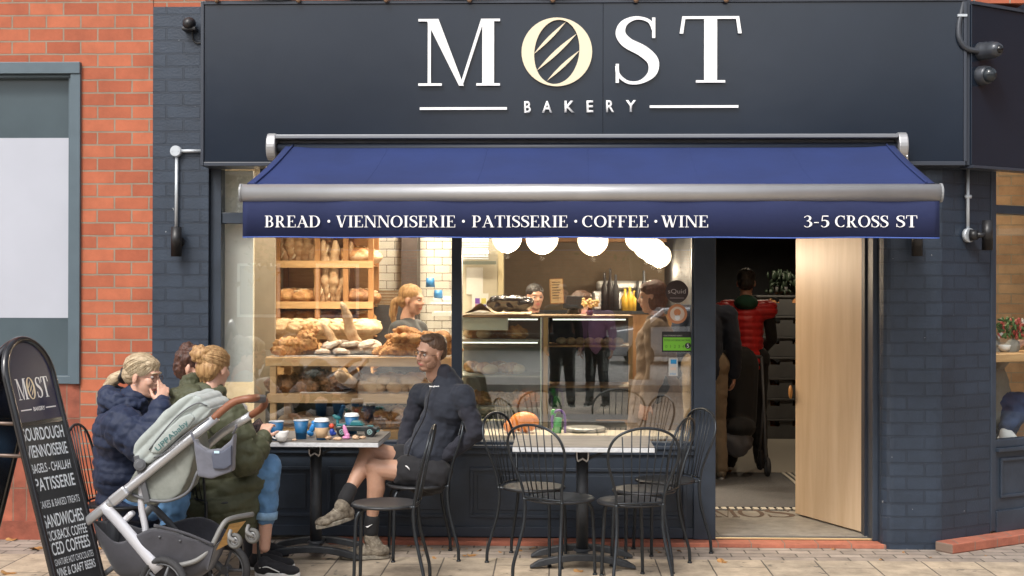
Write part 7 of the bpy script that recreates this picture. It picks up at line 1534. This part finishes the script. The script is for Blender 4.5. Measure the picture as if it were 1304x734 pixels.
# objects on the inner window ledge -----------------------------------------------
zl = zs+0.063
q = Blob(); p = Vector((AX(668, .25), .25, zl)); 
q.ell(p+Vector((0,0,0.07)), (0.10,0.07,0.07), None, 24, 16, 0, lambda d: 1-0.05*abs(math.sin(math.atan2(d.y, d.x)*4))); q.ell(p+Vector((-0.09,0,0.04)), (0.05,0.05,0.045))
q.solid('pumpkin_bucket', mat('orange_plastic', (0.85,0.26,0.03), 0.35), None, voxel=0.005, smooth=2, label='squat orange pumpkin shaped bucket behind the window over the right table', cat='bucket')
t = thing('witch_toy', 'green bottle with purple strap behind the window over the right table', 'bottle', (AX(710,.25), .25, zl))
b = MB(); b.cyl((AX(709,.25),.25,zl), (AX(711,.25),.25,zl+0.10), 0.033, 0.026, 18); b.ell((AX(705,.25),.25,zl+0.13), (0.02,0.02,0.028)); b.build('body', mat('green_plastic', (0.03,0.38,0.08), 0.3), t)
b = MB(); b.tube(catmull([(AX(704,.24),.24,zl+.03),(AX(704,.24),.24,zl+.11),(AX(711,.24),.24,zl+.15),(AX(719,.24),.24,zl+.12),(AX(720,.24),.24,zl)], 5), 0.009, 8); b.build('strap', mat('purple_plastic', (0.12,0.04,0.30), 0.4), t)
b = MB(); b.lathe([(0,0),(0.13,0),(0.15,0.02),(0.13,0.03),(0,0.012)], (AX(745,.4), .35, zl-0.0), 30); tag(b.build('serving_plate', m_ss), 'round grey plate on the ledge behind the right window', 'plate')

# right corner window: counter with a plate, seated person, flowers ----------------------
Mq = Mi
def cl(px, py, Y): return at(px, py, Y)
b = MB(); b.box(0.4, 3.2, 0.12, 0.50, AZ(459, .62, 1290)-0.0, AZ(449.5, .62, 1290), M=Mi); tag(b.build('window_bar', m_wood, bevel=0.003), 'pale wood eating bar inside the corner window', 'counter')
b = MB(); b.box(2.42, 6.5, 3.0, 3.1, 0.03, 2.9); b.box(2.36, 2.42, 0.3, 3.1, 0.03, 2.9); b.build('inner_wall', brick_mat('bare_brick', (0.34,0.20,0.11), (0.44,0.29,0.17), (0.30,0.25,0.18), .226, .085, mvar=.3), bk, uvplane=True)
b = MB(); b.box(6.4, 6.5, 2.4, 3.0, 0.03, 2.9); b.build('inner_wall', m_wall_c, bk)
def wedge(z0, z1, m, name, **k):
    pa = [Mi @ Vector((s_, 0.31, 0)) for s_ in (0.3, 4.6)]; b = MB(); b.prism([(2.43, 0.36), (pa[0].x+.12, pa[0].y+0.08), (pa[1].x, pa[1].y), (6.39, 2.99), (2.43, 2.99)], Matrix.Identity(4), z0, z1); b.build(name, m, **k)
wedge(2.9, 2.95, m_ceil, 'ceiling', parent=bk)
wedge(0.0, 0.03, m_floor, 'corner_floor', kind='structure')
p = cl(1279, 441, .72); p.z = AZ(449, .62, 1290)+0.003
b = MB(); b.lathe([(0,0.004),(0.02,0),(0.036,0.012),(0.044,0.045),(0.041,0.045),(0.03,0.012),(0,0.008)], p, 20); tag(b.build('white_bowl', m_cer), 'small white bowl on the wooden bar in the corner window', 'bowl')
t = thing('flower_bunch', 'bunch of green and red flowers on the wooden bar in the corner window', 'flowers', (p.x+0.05, p.y+0.05, p.z))
random.seed(9); bb = [MB(), MB(), MB()]
for k in range(120):
    a = random.random()*6.28; r_ = random.random()**.5*0.13; c = p+Vector((0.09+r_*math.cos(a)*0.9, 0.06+r_*math.sin(a)*.5, 0.10+random.random()*0.12)); q_ = bb[0 if random.random() < .6 else (1 if random.random() < .6 else 2)]; q_.ell(c, (0.024,0.012,0.008), (random.random()*3, random.random()*3, a), 8, 5)
bb[0].build('leaves', mat('fresh_leaf', (0.08,0.16,0.04), 0.6), t); bb[1].build('red_blooms', mat('red_bloom', (0.40,0.07,0.05), 0.6), t); bb[2].build('pale_blooms', m_cream, t)
ld = bpy.data.lights.new('corner_fill', 'POINT'); ld.energy = 70; ld.color = (1, .84, .62); ld.shadow_soft_size = .08; lo = bpy.data.objects.new('corner_fill', ld); lo.location = Mi @ Vector((1.4, 1.0, 2.5)); C.objects.link(lo)  # point light and its globe added to brighten the corner room
c = lo.location+Vector((0,0,0.12)); t = thing('globe_pendant', 'opal globe pendant added with the fill light inside the corner window', 'pendant lamp', tuple(c)); b = MB(); b.ell(c, .09); b.build('globe', m_globe, t); b = MB(); b.tube([c+Vector((0,0,.09)), (c.x,c.y,2.9)], .003, 6); b.build('cord', m_black, t)
# ------------------------------------------------------------------ standing people inside the shop
def stander(label, x, y, ht, face, top, legs, hairm, hairfn='short', top_disp=None, arms='down', skin=None, long=0.0, shoes=None, z0=0.03, top_th=0.0, legs_name='trousers', top_name='top', hood=None):
    k = ht/1.72; F = Vector((math.cos(R(face)), math.sin(R(face)), 0)); S_ = Vector((-F.y, F.x, 0)); O = Vector((x, y, z0)); skin = skin or m_skin
    p = lambda f, s, z: O+F*(f*k)+S_*(s*k)+Vector((0,0,z*k))
    t = thing('person', label, 'person', (x, y, z0))
    hd = p(0.03, 0, 1.60); H = headframe(hd, F+Vector((0,0,-0.06))); neck = p(0, 0, 1.44); chest = p(0, 0, 1.28); waist = p(0, 0, 1.05); pel = p(0, 0, 0.93)
    q = Blob(); add_head(q, H, k*0.98); q.chain([neck, chest, waist, pel], [0.055*k, 0.11*k, 0.10*k, 0.12*k])
    arm = {}
    for s in (1, -1):
        sh = p(0, s*0.185, 1.37)
        if arms == 'down': el = p(-0.02, s*0.235, 1.10); wr = p(0.06, s*0.245, 0.86); hd_ = Vector((0,0,-1))+F*0.2
        elif arms == 'front': el = p(0.02, s*0.24, 1.12); wr = p(0.26, s*0.16, 1.10); hd_ = F
        else: el = p(0.05, s*0.22, 1.12); wr = p(0.30, s*0.12, 0.98); hd_ = F-Vector((0,0,.3))
        arm[s] = (sh, el, wr); q.chain([chest+Vector((0,0,.05)), sh, el, wr], [0.07*k, 0.05*k, 0.04*k, 0.028*k]); add_hand(q, wr, hd_, -S_*s, 1 if s > 0 else -1, 0.45, 0.95)
        hp = p(0, s*0.09, 0.90); kn = p(0.03, s*0.10, 0.50); an = p(-0.01, s*0.11+ (0.02*s), 0.09); arm[s] += (hp, kn, an); q.chain([hp, kn, an], [0.085*k, 0.055*k, 0.04*k])
    q.solid('body', [skin, m_lip], t, voxel=0.009, smooth=3, paint=face_paint(H, k*.98)); add_eyes(H, t, k*.98)
    q = Blob()
    hell(q, H, (-0.018,0,0.052), (0.097,0.082,0.078), None, k); hell(q, H, (-0.06,0,0.0), (0.055,0.074,0.07), None, k)
    if hairfn == 'pony': q.chain([H @ Vector(v) for v in ((-0.10,0,0.0),(-0.14,0,-0.03),(-0.15,0,-0.12),(-0.13,0,-0.2))], [0.03,0.034,0.03,0.012])
    if hairfn == 'bob': hell(q, H, (-0.03,0,-0.03), (0.075,0.09,0.085), None, k); hell(q, H, (0.045,0,0.075), (0.042,0.066,0.036), (0,0.5,0), k)
    q.solid('hair', hairm, t, voxel=0.008, smooth=2, disp=lambda c, n: 0.004*noise.noise(c*55))
    q = Blob(); e = top_th
    q.chain([neck-Vector((0,0,.03)), chest, waist, pel+Vector((0,0,0.0))], [0.075*k+e, 0.14*k+e, 0.135*k+e, 0.15*k+e]); q.ell(chest, (0.12+e,0.12+e,0.16)); q.chain([arm[1][0], arm[-1][0]], [0.075+e, 0.075+e])
    if top_name == 'gilet':
        for s in (1, -1): q2 = Blob(); q2.chain([arm[s][0], arm[s][1], arm[s][1].lerp(arm[s][2], .9)], [0.058, 0.052, 0.042]); q2.solid('sleeve', m_blk, t, voxel=0.01, smooth=3)
    else:
        for s in (1, -1): q.chain([arm[s][0], arm[s][1], arm[s][1].lerp(arm[s][2], .9)], [0.072+e, 0.062+e, 0.048+e])
    if long: q.chain([pel, pel-Vector((0,0,long))], [0.17+e, 0.20+e])
    q.solid(top_name, top, t, voxel=0.011, smooth=4, disp=top_disp or bones_disp([(neck, pel)], 1, 0, 0.008, 11))
    q = Blob()
    for s in (1, -1): q.chain([arm[s][3], arm[s][4], arm[s][5]+Vector((0,0,0.0))], [0.105*k, 0.078*k, 0.062*k])
    q.chain([arm[1][3]+Vector((0,0,.05)), arm[-1][3]+Vector((0,0,.05))], [0.12*k, 0.12*k]); q.solid(legs_name, legs, t, voxel=0.011, smooth=3, disp=bones_disp([(neck, pel)], 1, 0, 0.006, 12))
    for s in (1, -1): a = arm[s][5]; shoe('shoe', a+F*0.18-Vector((0,0,a.z-z0-.002)), a-F*0.06-Vector((0,0,a.z-z0-.002)), 0.1, shoes or m_vans, m_wsole, t, 0.042, ankle=a)
    if hood: q = Blob(); q.ell(neck-F*0.06+Vector((0,0,-0.01)), (0.11,0.11,0.075)); q.solid('hood', hood, t, voxel=0.009, smooth=3)
    return t, H, arm, p
m_red = fabric('red_gilet_cloth', (0.52,0.014,0.016), rough=0.5); m_nj = fabric('navy_jumper', (0.012,0.018,0.035)); m_beige = fabric('beige_chino', (0.22,0.165,0.105)); m_blk = fabric('black_cloth', (0.010,0.010,0.011)); m_brcoat = fabric('brown_wool', (0.20,0.135,0.09)); m_gtop = fabric('charcoal_top', (0.045,0.05,0.055)); m_burg = fabric('burgundy_cloth', (0.07,0.008,0.014)); m_lilac = fabric('lilac_cloth', (0.42,0.22,0.38))
Ys = 1.28; stander('person serving behind the display, fair hair tied back, charcoal top, glimpsed through the left window', AX(520, Ys), Ys, 1.64, -18, m_gtop, m_blk, m_gold_h, 'pony', arms='front')
Ys = 3.2; stander('short haired person behind the counter left of the menu board', AX(680, Ys), Ys, 1.66, -70, m_blk, m_blk, m_dkh, skin=m_skin2)
Ys = 2.7; stander('person in lilac top standing behind the flowers on the counter', AX(738, Ys), Ys, 1.60, -30, m_lilac, m_blk, m_brown_h, 'bob')
Ys = 0.78; stander('person in brown wool coat with auburn bob at the counter inside the right window', AX(836, Ys), Ys, 1.67, 172, m_brcoat, m_blk, hair_mat('auburn_bob', (0.05,0.018,0.012), (0.14,0.06,0.04)), 'bob', long=0.32, top_th=0.01, top_name='coat')
Yd = 3.4; pr = stander('person in red quilted gilet with dark green hood standing with their back to the doorway', AX(950, Yd), Yd, 1.80, 82, m_red, m_blk, m_dkh, arms='wide', top_disp=bones_disp([(Vector((1.7,3.4,1.6)), Vector((1.7,3.4,0.9)))], 0.062, 0.016, 0.008, 10), top_name='gilet', hood=fabric('dark_green_hood', (0.01,0.06,0.035)), top_th=0.015)
Yd = 2.75; stander('person in navy jumper and beige trousers partly hidden by the door post', AX(898, Yd), Yd, 1.76, 88, m_nj, m_beige, m_dkh, top_name='jumper', shoes=MATS['suede_shoe'], top_th=0.012)
# black pushchair inside the doorway
Yb = 3.05; c = Vector((AX(943, Yb), Yb, 0.035)); t = thing('pushchair', 'black pushchair standing in the shop beside the person in the red gilet', 'pushchair', tuple(c))
q = Blob(); q.cap(c+Vector((0,0.05,0.95)), c+Vector((-0.02,0,0.45)), 0.17, 0.16); q.ell(c+Vector((-0.03,-0.12,0.42)), (0.15,0.2,0.10)); q.solid('seat', m_blk, t, voxel=0.012, smooth=3)
b = MB()
for s in (-1, 1): b.tube([c+Vector((s*0.20,0.1,1.02)), c+Vector((s*0.21,0.0,0.5)), c+Vector((s*0.2,-0.15,0.12))], 0.011, 8); b.tube([c+Vector((s*0.21,0.05,0.6)), c+Vector((s*0.2,0.25,0.1))], 0.011, 8)
b.tube([c+Vector((-0.2,0.1,1.02)), c+Vector((0.2,0.1,1.02))], 0.014, 8); b.build('frame', m_gplast, t)
for s in (-1, 1):
    wheel(c+Vector((s*0.21,-0.16,0.085)), 0.085, 0.03, t, ax=Vector((1,0.05,0))); wheel(c+Vector((s*0.21,0.26,0.10)), 0.10, 0.03, t, ax=Vector((1,0.05,0)))
q = MB(); q.ell(c+Vector((-0.05,-0.2,0.3)), (0.13,0.10,0.12), None, 24, 14, 0, lambda d: 1+0.25*noise.noise(d*2)); tag(q.build('carrier_bag', fabric('grey_bag', (0.10,0.10,0.11))), 'grey soft bag hanging low on the black pushchair', 'bag')
# seated figure in the corner window
sp = at(1268, 545, 0.85)
t = thing('person', 'person seated inside the corner window, blue jeans and white trainers', 'person', (sp.x, sp.y, 0.03))
Yc = 0.95; ch_ = at(1246, 440, Yc); pel = at(1260, 520, Yc); kn = at(1297, 513, Yc-.12); an = at(1281, 552, Yc-.2)
hd = ch_+Vector((0.0,0,0.38)); H = headframe(hd, (1,0.1,-.1)); q = Blob(); add_head(q, H); q.chain([hd-Vector((0,0,.15)), ch_, pel], [0.055,0.12,0.13]); q.chain([pel, kn, an], [.09,.055,.038]); q.chain([ch_+Vector((0,-.05,.1)), ch_+Vector((0.08,-.2,-.1)), ch_+Vector((0.25,-.12,0.02))], [.06,.045,.028]); add_hand(q, ch_+Vector((0.25,-.12,0.02)), (1,0.2,0.1), (0,0,-1), 1, .4)
q.solid('body', [m_skin, m_lip], t, voxel=0.009, smooth=3); add_eyes(H, t)
q = Blob(); hell(q, H, (-0.018,0,0.052), (0.097,0.082,0.078)); hell(q, H, (-0.05,0,-0.03), (0.07,0.08,0.11)); q.solid('hair', m_brown_h, t, voxel=.008, smooth=2)
q = Blob(); q.chain([hd-Vector((0,0,.2)), ch_, pel], [0.08,.15,.16]); q.chain([ch_+Vector((0,-.05,.1)), ch_+Vector((0.08,-.2,-.1)), ch_+Vector((0.2,-.14,0.0))], [.08,.065,.05]); q.solid('top', fabric('stone_knit', (0.26,0.24,0.20)), t, voxel=.011, smooth=3, disp=bones_disp([(hd,pel)], 1, 0, .014, 9))
q = Blob(); q.chain([pel, kn, kn.lerp(an,.75)], [.13,.085,.066]); kn2 = at(1294, 524, Yc+.1); q.chain([pel+Vector((0,.15,0)), kn2, at(1277,560,Yc+.1)], [.12,.085,.065]); q.solid('jeans', mat('dark_denim', (0.03,0.055,0.13), .9, var=.3, vscale=8, bump=.4, bscale=20), t, voxel=.011, smooth=3, disp=bones_disp([(pel,kn)], 1, 0, .014, 10))
fw = Vector((0.55,-0.35,-0.55)).normalized(); shoe('trainer', an+fw*0.17+Vector((0,0,-.05)), an-fw*0.05+Vector((-0.02,0,-.07)), .1, mat('white_trainer', (.7,.7,.7), .6), m_wsole, t, .045, ankle=an)
b = MB(); b.lathe([(0,.60),(.17,.60),(.18,.62),(.17,.64),(0,.64)], (pel.x,pel.y,0), 24); b.cyl((pel.x,pel.y,.03),(pel.x,pel.y,.60),.025); b.lathe([(.17,.03),(.17,.045),(.03,.06)], (pel.x,pel.y,0), 24); tag(b.build('bar_stool', m_black), 'black stool under the person in the corner window', 'stool')
# ------------------------------------------------------------------ the other side of the street, seen in the glass
random.seed(31)
hb = thing('terrace_building', 'long dull brick terrace across the road, seen only mirrored in the shop glass', 'building', (0, -20, 0))
b = MB(); b.box(-24, -3.5, -36, -28, 0, 7.2); b.box(4.0, 26, -36, -28.5, 0, 6.2); b.box(-3.5, 4.0, -36, -30, 0, 4.0); b.build('wall', brick_mat('far_brick', (.22,.10,.06), (.28,.13,.08), (.2,.18,.15), .226, .084, mvar=.3), hb, uvplane=True)
b = MB(); b.box(-24.2, -3.3, -36.2, -27.8, 7.2, 7.5); b.box(3.8, 26.2, -36.2, -28.3, 6.2, 6.5); b.box(-3.45, 3.95, -36, -29.8, 4.0, 4.2); b.build('roof', m_int_dark, hb)
for k in range(9):
    x = -22+k*2.2
    if x < -5:
        for z in (0.9, 3.7):
            b = MB(); b.box(x, x+1.2, -28.02, -27.95, z, z+1.5); f_ = b.build('window', m_tray, hb); b = MB(); b.box(x+.08, x+1.12, -27.949, -27.94, z+.08, z+1.42); b.build('pane', m_pg1, f_)
cbd = thing('reflection_block', 'plain dark brick block added across the side street to darken the corner window reflection', 'building', (15, 0, 0))  # unseen block added for a dark reflection in the corner glass
b = MB(); b.box(13, 22, -9, 14, -.1, 6.0); b.build('wall', MATS['far_brick'], cbd, uvplane=True); b = MB(); b.box(12.8, 22.2, -9.2, 14.2, 6.0, 6.3); b.build('roof', m_int_dark, cbd)
for k in range(6):
    b = MB(); b.box(12.95, 13.02, -7.5+k*3.2, -5.9+k*3.2, .9, 2.5); f_ = b.build('window', m_tray, cbd); b = MB(); b.box(12.94, 12.949, -7.4+k*3.2, -6.0+k*3.2, 1.0, 2.4); b.build('pane', m_pg1, f_)
def tree(x, y, h, r, label, m):
    t = thing('street_tree', label, 'tree', (x, y, 0), group='autumn trees across the road')
    b = MB(); b.tube(catmull([(x,y,-.1),(x+.05,y,1.2),(x-.1,y,2.6),(x,y,h*.7)], 5), [0.20-0.009*k for k in range(16)], 10)
    for k in range(9):
        a = k*2.4; z = h*.38+k*.25; b.tube([(x,y,z),(x+math.cos(a)*r*.5,y+math.sin(a)*r*.5,z+r*.5),(x+math.cos(a)*r*.85,y+math.sin(a)*r*.85,z+r*.8)], [.07,.045,.015], 6)
    b.build('trunk', mat('bark', (.07,.055,.04), .9, var=.3, bump=.5, bscale=30), t)
    b = MB(); cl = [Vector((x+random.gauss(0,r*.45), y+random.gauss(0,r*.45), h*.68+random.gauss(0,r*.38))) for _ in range(46)]
    vs = []; fs = []
    for k in range(5200):
        c = random.choice(cl)+Vector((random.gauss(0,.28), random.gauss(0,.28), random.gauss(0,.24))); u = Vector((random.gauss(0,1), random.gauss(0,1), random.gauss(0,1))).normalized(); v = u.orthogonal().normalized(); s = random.uniform(.05,.09); n0 = len(vs); vs += [c-u*s, c+v*s*.6, c+u*s, c-v*s*.6]; fs.append((n0,n0+1,n0+2,n0+3))
    b.add(vs, fs); b.build('crown', m, t)
m_lf = mat('autumn_leaf', (.10,.085,.02), .7, col2=(.22,.13,.035), vscale=1.2); m_lf2 = mat('green_leaf', (.05,.075,.02), .7, col2=(.12,.12,.03), vscale=1.2)
tree(-6.5, -15.6, 6.0, 1.9, 'yellowing street tree mirrored in the left window', m_lf); tree(1.6, -16.2, 5.6, 1.8, 'green brown street tree mirrored in the middle of the right window', m_lf2); tree(5.4, -15.4, 6.4, 2.0, 'orange brown street tree mirrored by the door post', m_lf)
# parked car across the road
ct = thing('parked_car', 'white hatchback parked across the road, mirrored in the right window', 'car', (3.2, -22.0, -.12)); m_carw = mat('white_car_paint', (.72,.73,.74), .25, coat=1); m_cg2 = mat('car_glass', (.02,.025,.03), .05)
Mc_ = Matrix(((1,0,0,3.2),(0,0,-1,-22.0),(0,1,0,-.12),(0,0,0,1)))
b = MB(); b.prism([(-2.0,.30),(-2.05,.55),(-1.95,.85),(-1.3,.95),(-.75,1.38),(.95,1.42),(1.75,1.0),(2.0,.85),(2.02,.4),(1.9,.28)], Mc_, -.85, .85); b.build('body', m_carw, ct, bevel=.09)
b = MB(); b.prism([(-1.12,.96),(-.68,1.32),(.10,1.35),(.10,.96)], Mc_, .845, .862); b.prism([(.18,.96),(.18,1.35),(.88,1.35),(1.42,1.0)], Mc_, .845, .862); b.prism([(-1.12,.96),(-.68,1.32),(.88,1.35),(1.42,1.0)], Mc_, -.862, -.845); b.build('side_window', m_cg2, ct)
for wx in (-1.25, 1.3):
    for wy in (-.78, .78): b = MB(); b.cyl((3.2+wx,-22.0+wy-.1,.19),(3.2+wx,-22.0+wy+.1,.19),.31,.31,28); w_ = b.build('wheel', m_tyre, ct); b = MB(); s = 1 if wy > 0 else -1; b.cyl((3.2+wx,-22.0+wy+s*.101,.19),(3.2+wx,-22.0+wy+s*.105,.19),.2,.19,20); b.build('rim', m_steel, w_)
for s in (-1,1): b = MB(); b.ell((3.2-1.98,-22.0+s*.62,.56),(.06,.14,.08)); b.build('headlight', m_cg2, ct)
# two passers-by on the kerb side
stander('passer-by in dark coat standing on the pavement, mirrored faintly in the right window', 0.12, -9.9, 1.72, 80, m_blk, m_blk, m_brown_h, z0=0.0, top_name='coat', long=.15)
stander('passer-by in lilac jumper standing on the pavement, mirrored faintly beside the dark coat', 0.62, -10.1, 1.62, 110, m_lilac, m_blk, m_dkh, 'bob', z0=0.0)
# fallen leaves ------------------------------------------------------------------
m_fall = mat('fallen_leaf', (.30,.13,.035), .8, col2=(.45,.25,.09), vscale=40)
def leaf_mesh():
    b = MB(); pts = []
    for k in range(20):
        a = 2*PI*k/20; r = .032*(0.62+0.38*abs(math.cos(2.5*a))); pts.append((r*math.cos(a), r*math.sin(a), .004+.010*math.sin(a*2)*.6+.006*math.cos(a)))
    b.add([(0,0,.004)]+pts, [(0,k+1,(k+1) % 20+1) for k in range(20)]); b.add([(0,0,.0025)]+[(p[0],p[1],p[2]-.0015) for p in pts], [(0,(k+1) % 20+1,k+1) for k in range(20)]); b.tube([(0,0,.004),(-.05,.006,.008)], .0012, 5); o = b.build('fallen_leaf', m_fall, local=True); me = o.data; bpy.data.objects.remove(o); return me
LM = leaf_mesh()
named = [(635, 693, 1.5, 'orange leaf lying by the red step left of the right table', 0), (948, 693, 1.5, 'orange leaf lying on the red step edge in front of the doorway', 0), (920, 716, 1.1, 'tawny leaf on the paving just right of the door post', 0), (15, 688, 1.2, 'curled leaf at the foot of the neighbouring wall', 0), (47, 700, 1.5, 'clump leaf beside the sandwich board on the paving', 0), (10, 731, 1.4, 'brown leaf at the bottom left corner of the paving', 0), (927, 601, 1.2, 'brown leaf lying on the grey entrance mat', .04), (737, 728, 1.0, 'small leaf in front of the right table foot', 0), (600, 708, 1.0, 'flat leaf between the two tables', 0)]
for (px, py, sc, lab, z) in named:
    p = onz(px, py, z+.001); o = bpy.data.objects.new('fallen_leaf', LM); o.location = p; o.rotation_euler = (random.uniform(-.15,.15), random.uniform(-.15,.15), random.random()*6); o.scale = (sc,sc,sc); link(o); tag(o, lab, 'leaf', 'leaves fallen outside the bakery')
for k in range(46):
    px = random.choice((random.uniform(430, 900), random.uniform(560, 880), random.uniform(0, 1300))); y = -0.16-abs(random.gauss(0, .16)); x = AX(px, y)
    o = bpy.data.objects.new('fallen_leaf', LM); o.location = (x, y, .002); s = random.uniform(.25,.6); o.scale = (s,s,s); o.rotation_euler = (random.uniform(-.2,.2), random.uniform(-.2,.2), random.random()*6); link(o); tag(o, ('tiny leaf scrap on the setts along the shop front, ' + ('left of the front metal chair' if px < 450 else 'below the seated man' if px < 600 else 'under the right table' if px < 850 else 'right of the door post')), 'leaf', 'leaf scraps along the shop front')
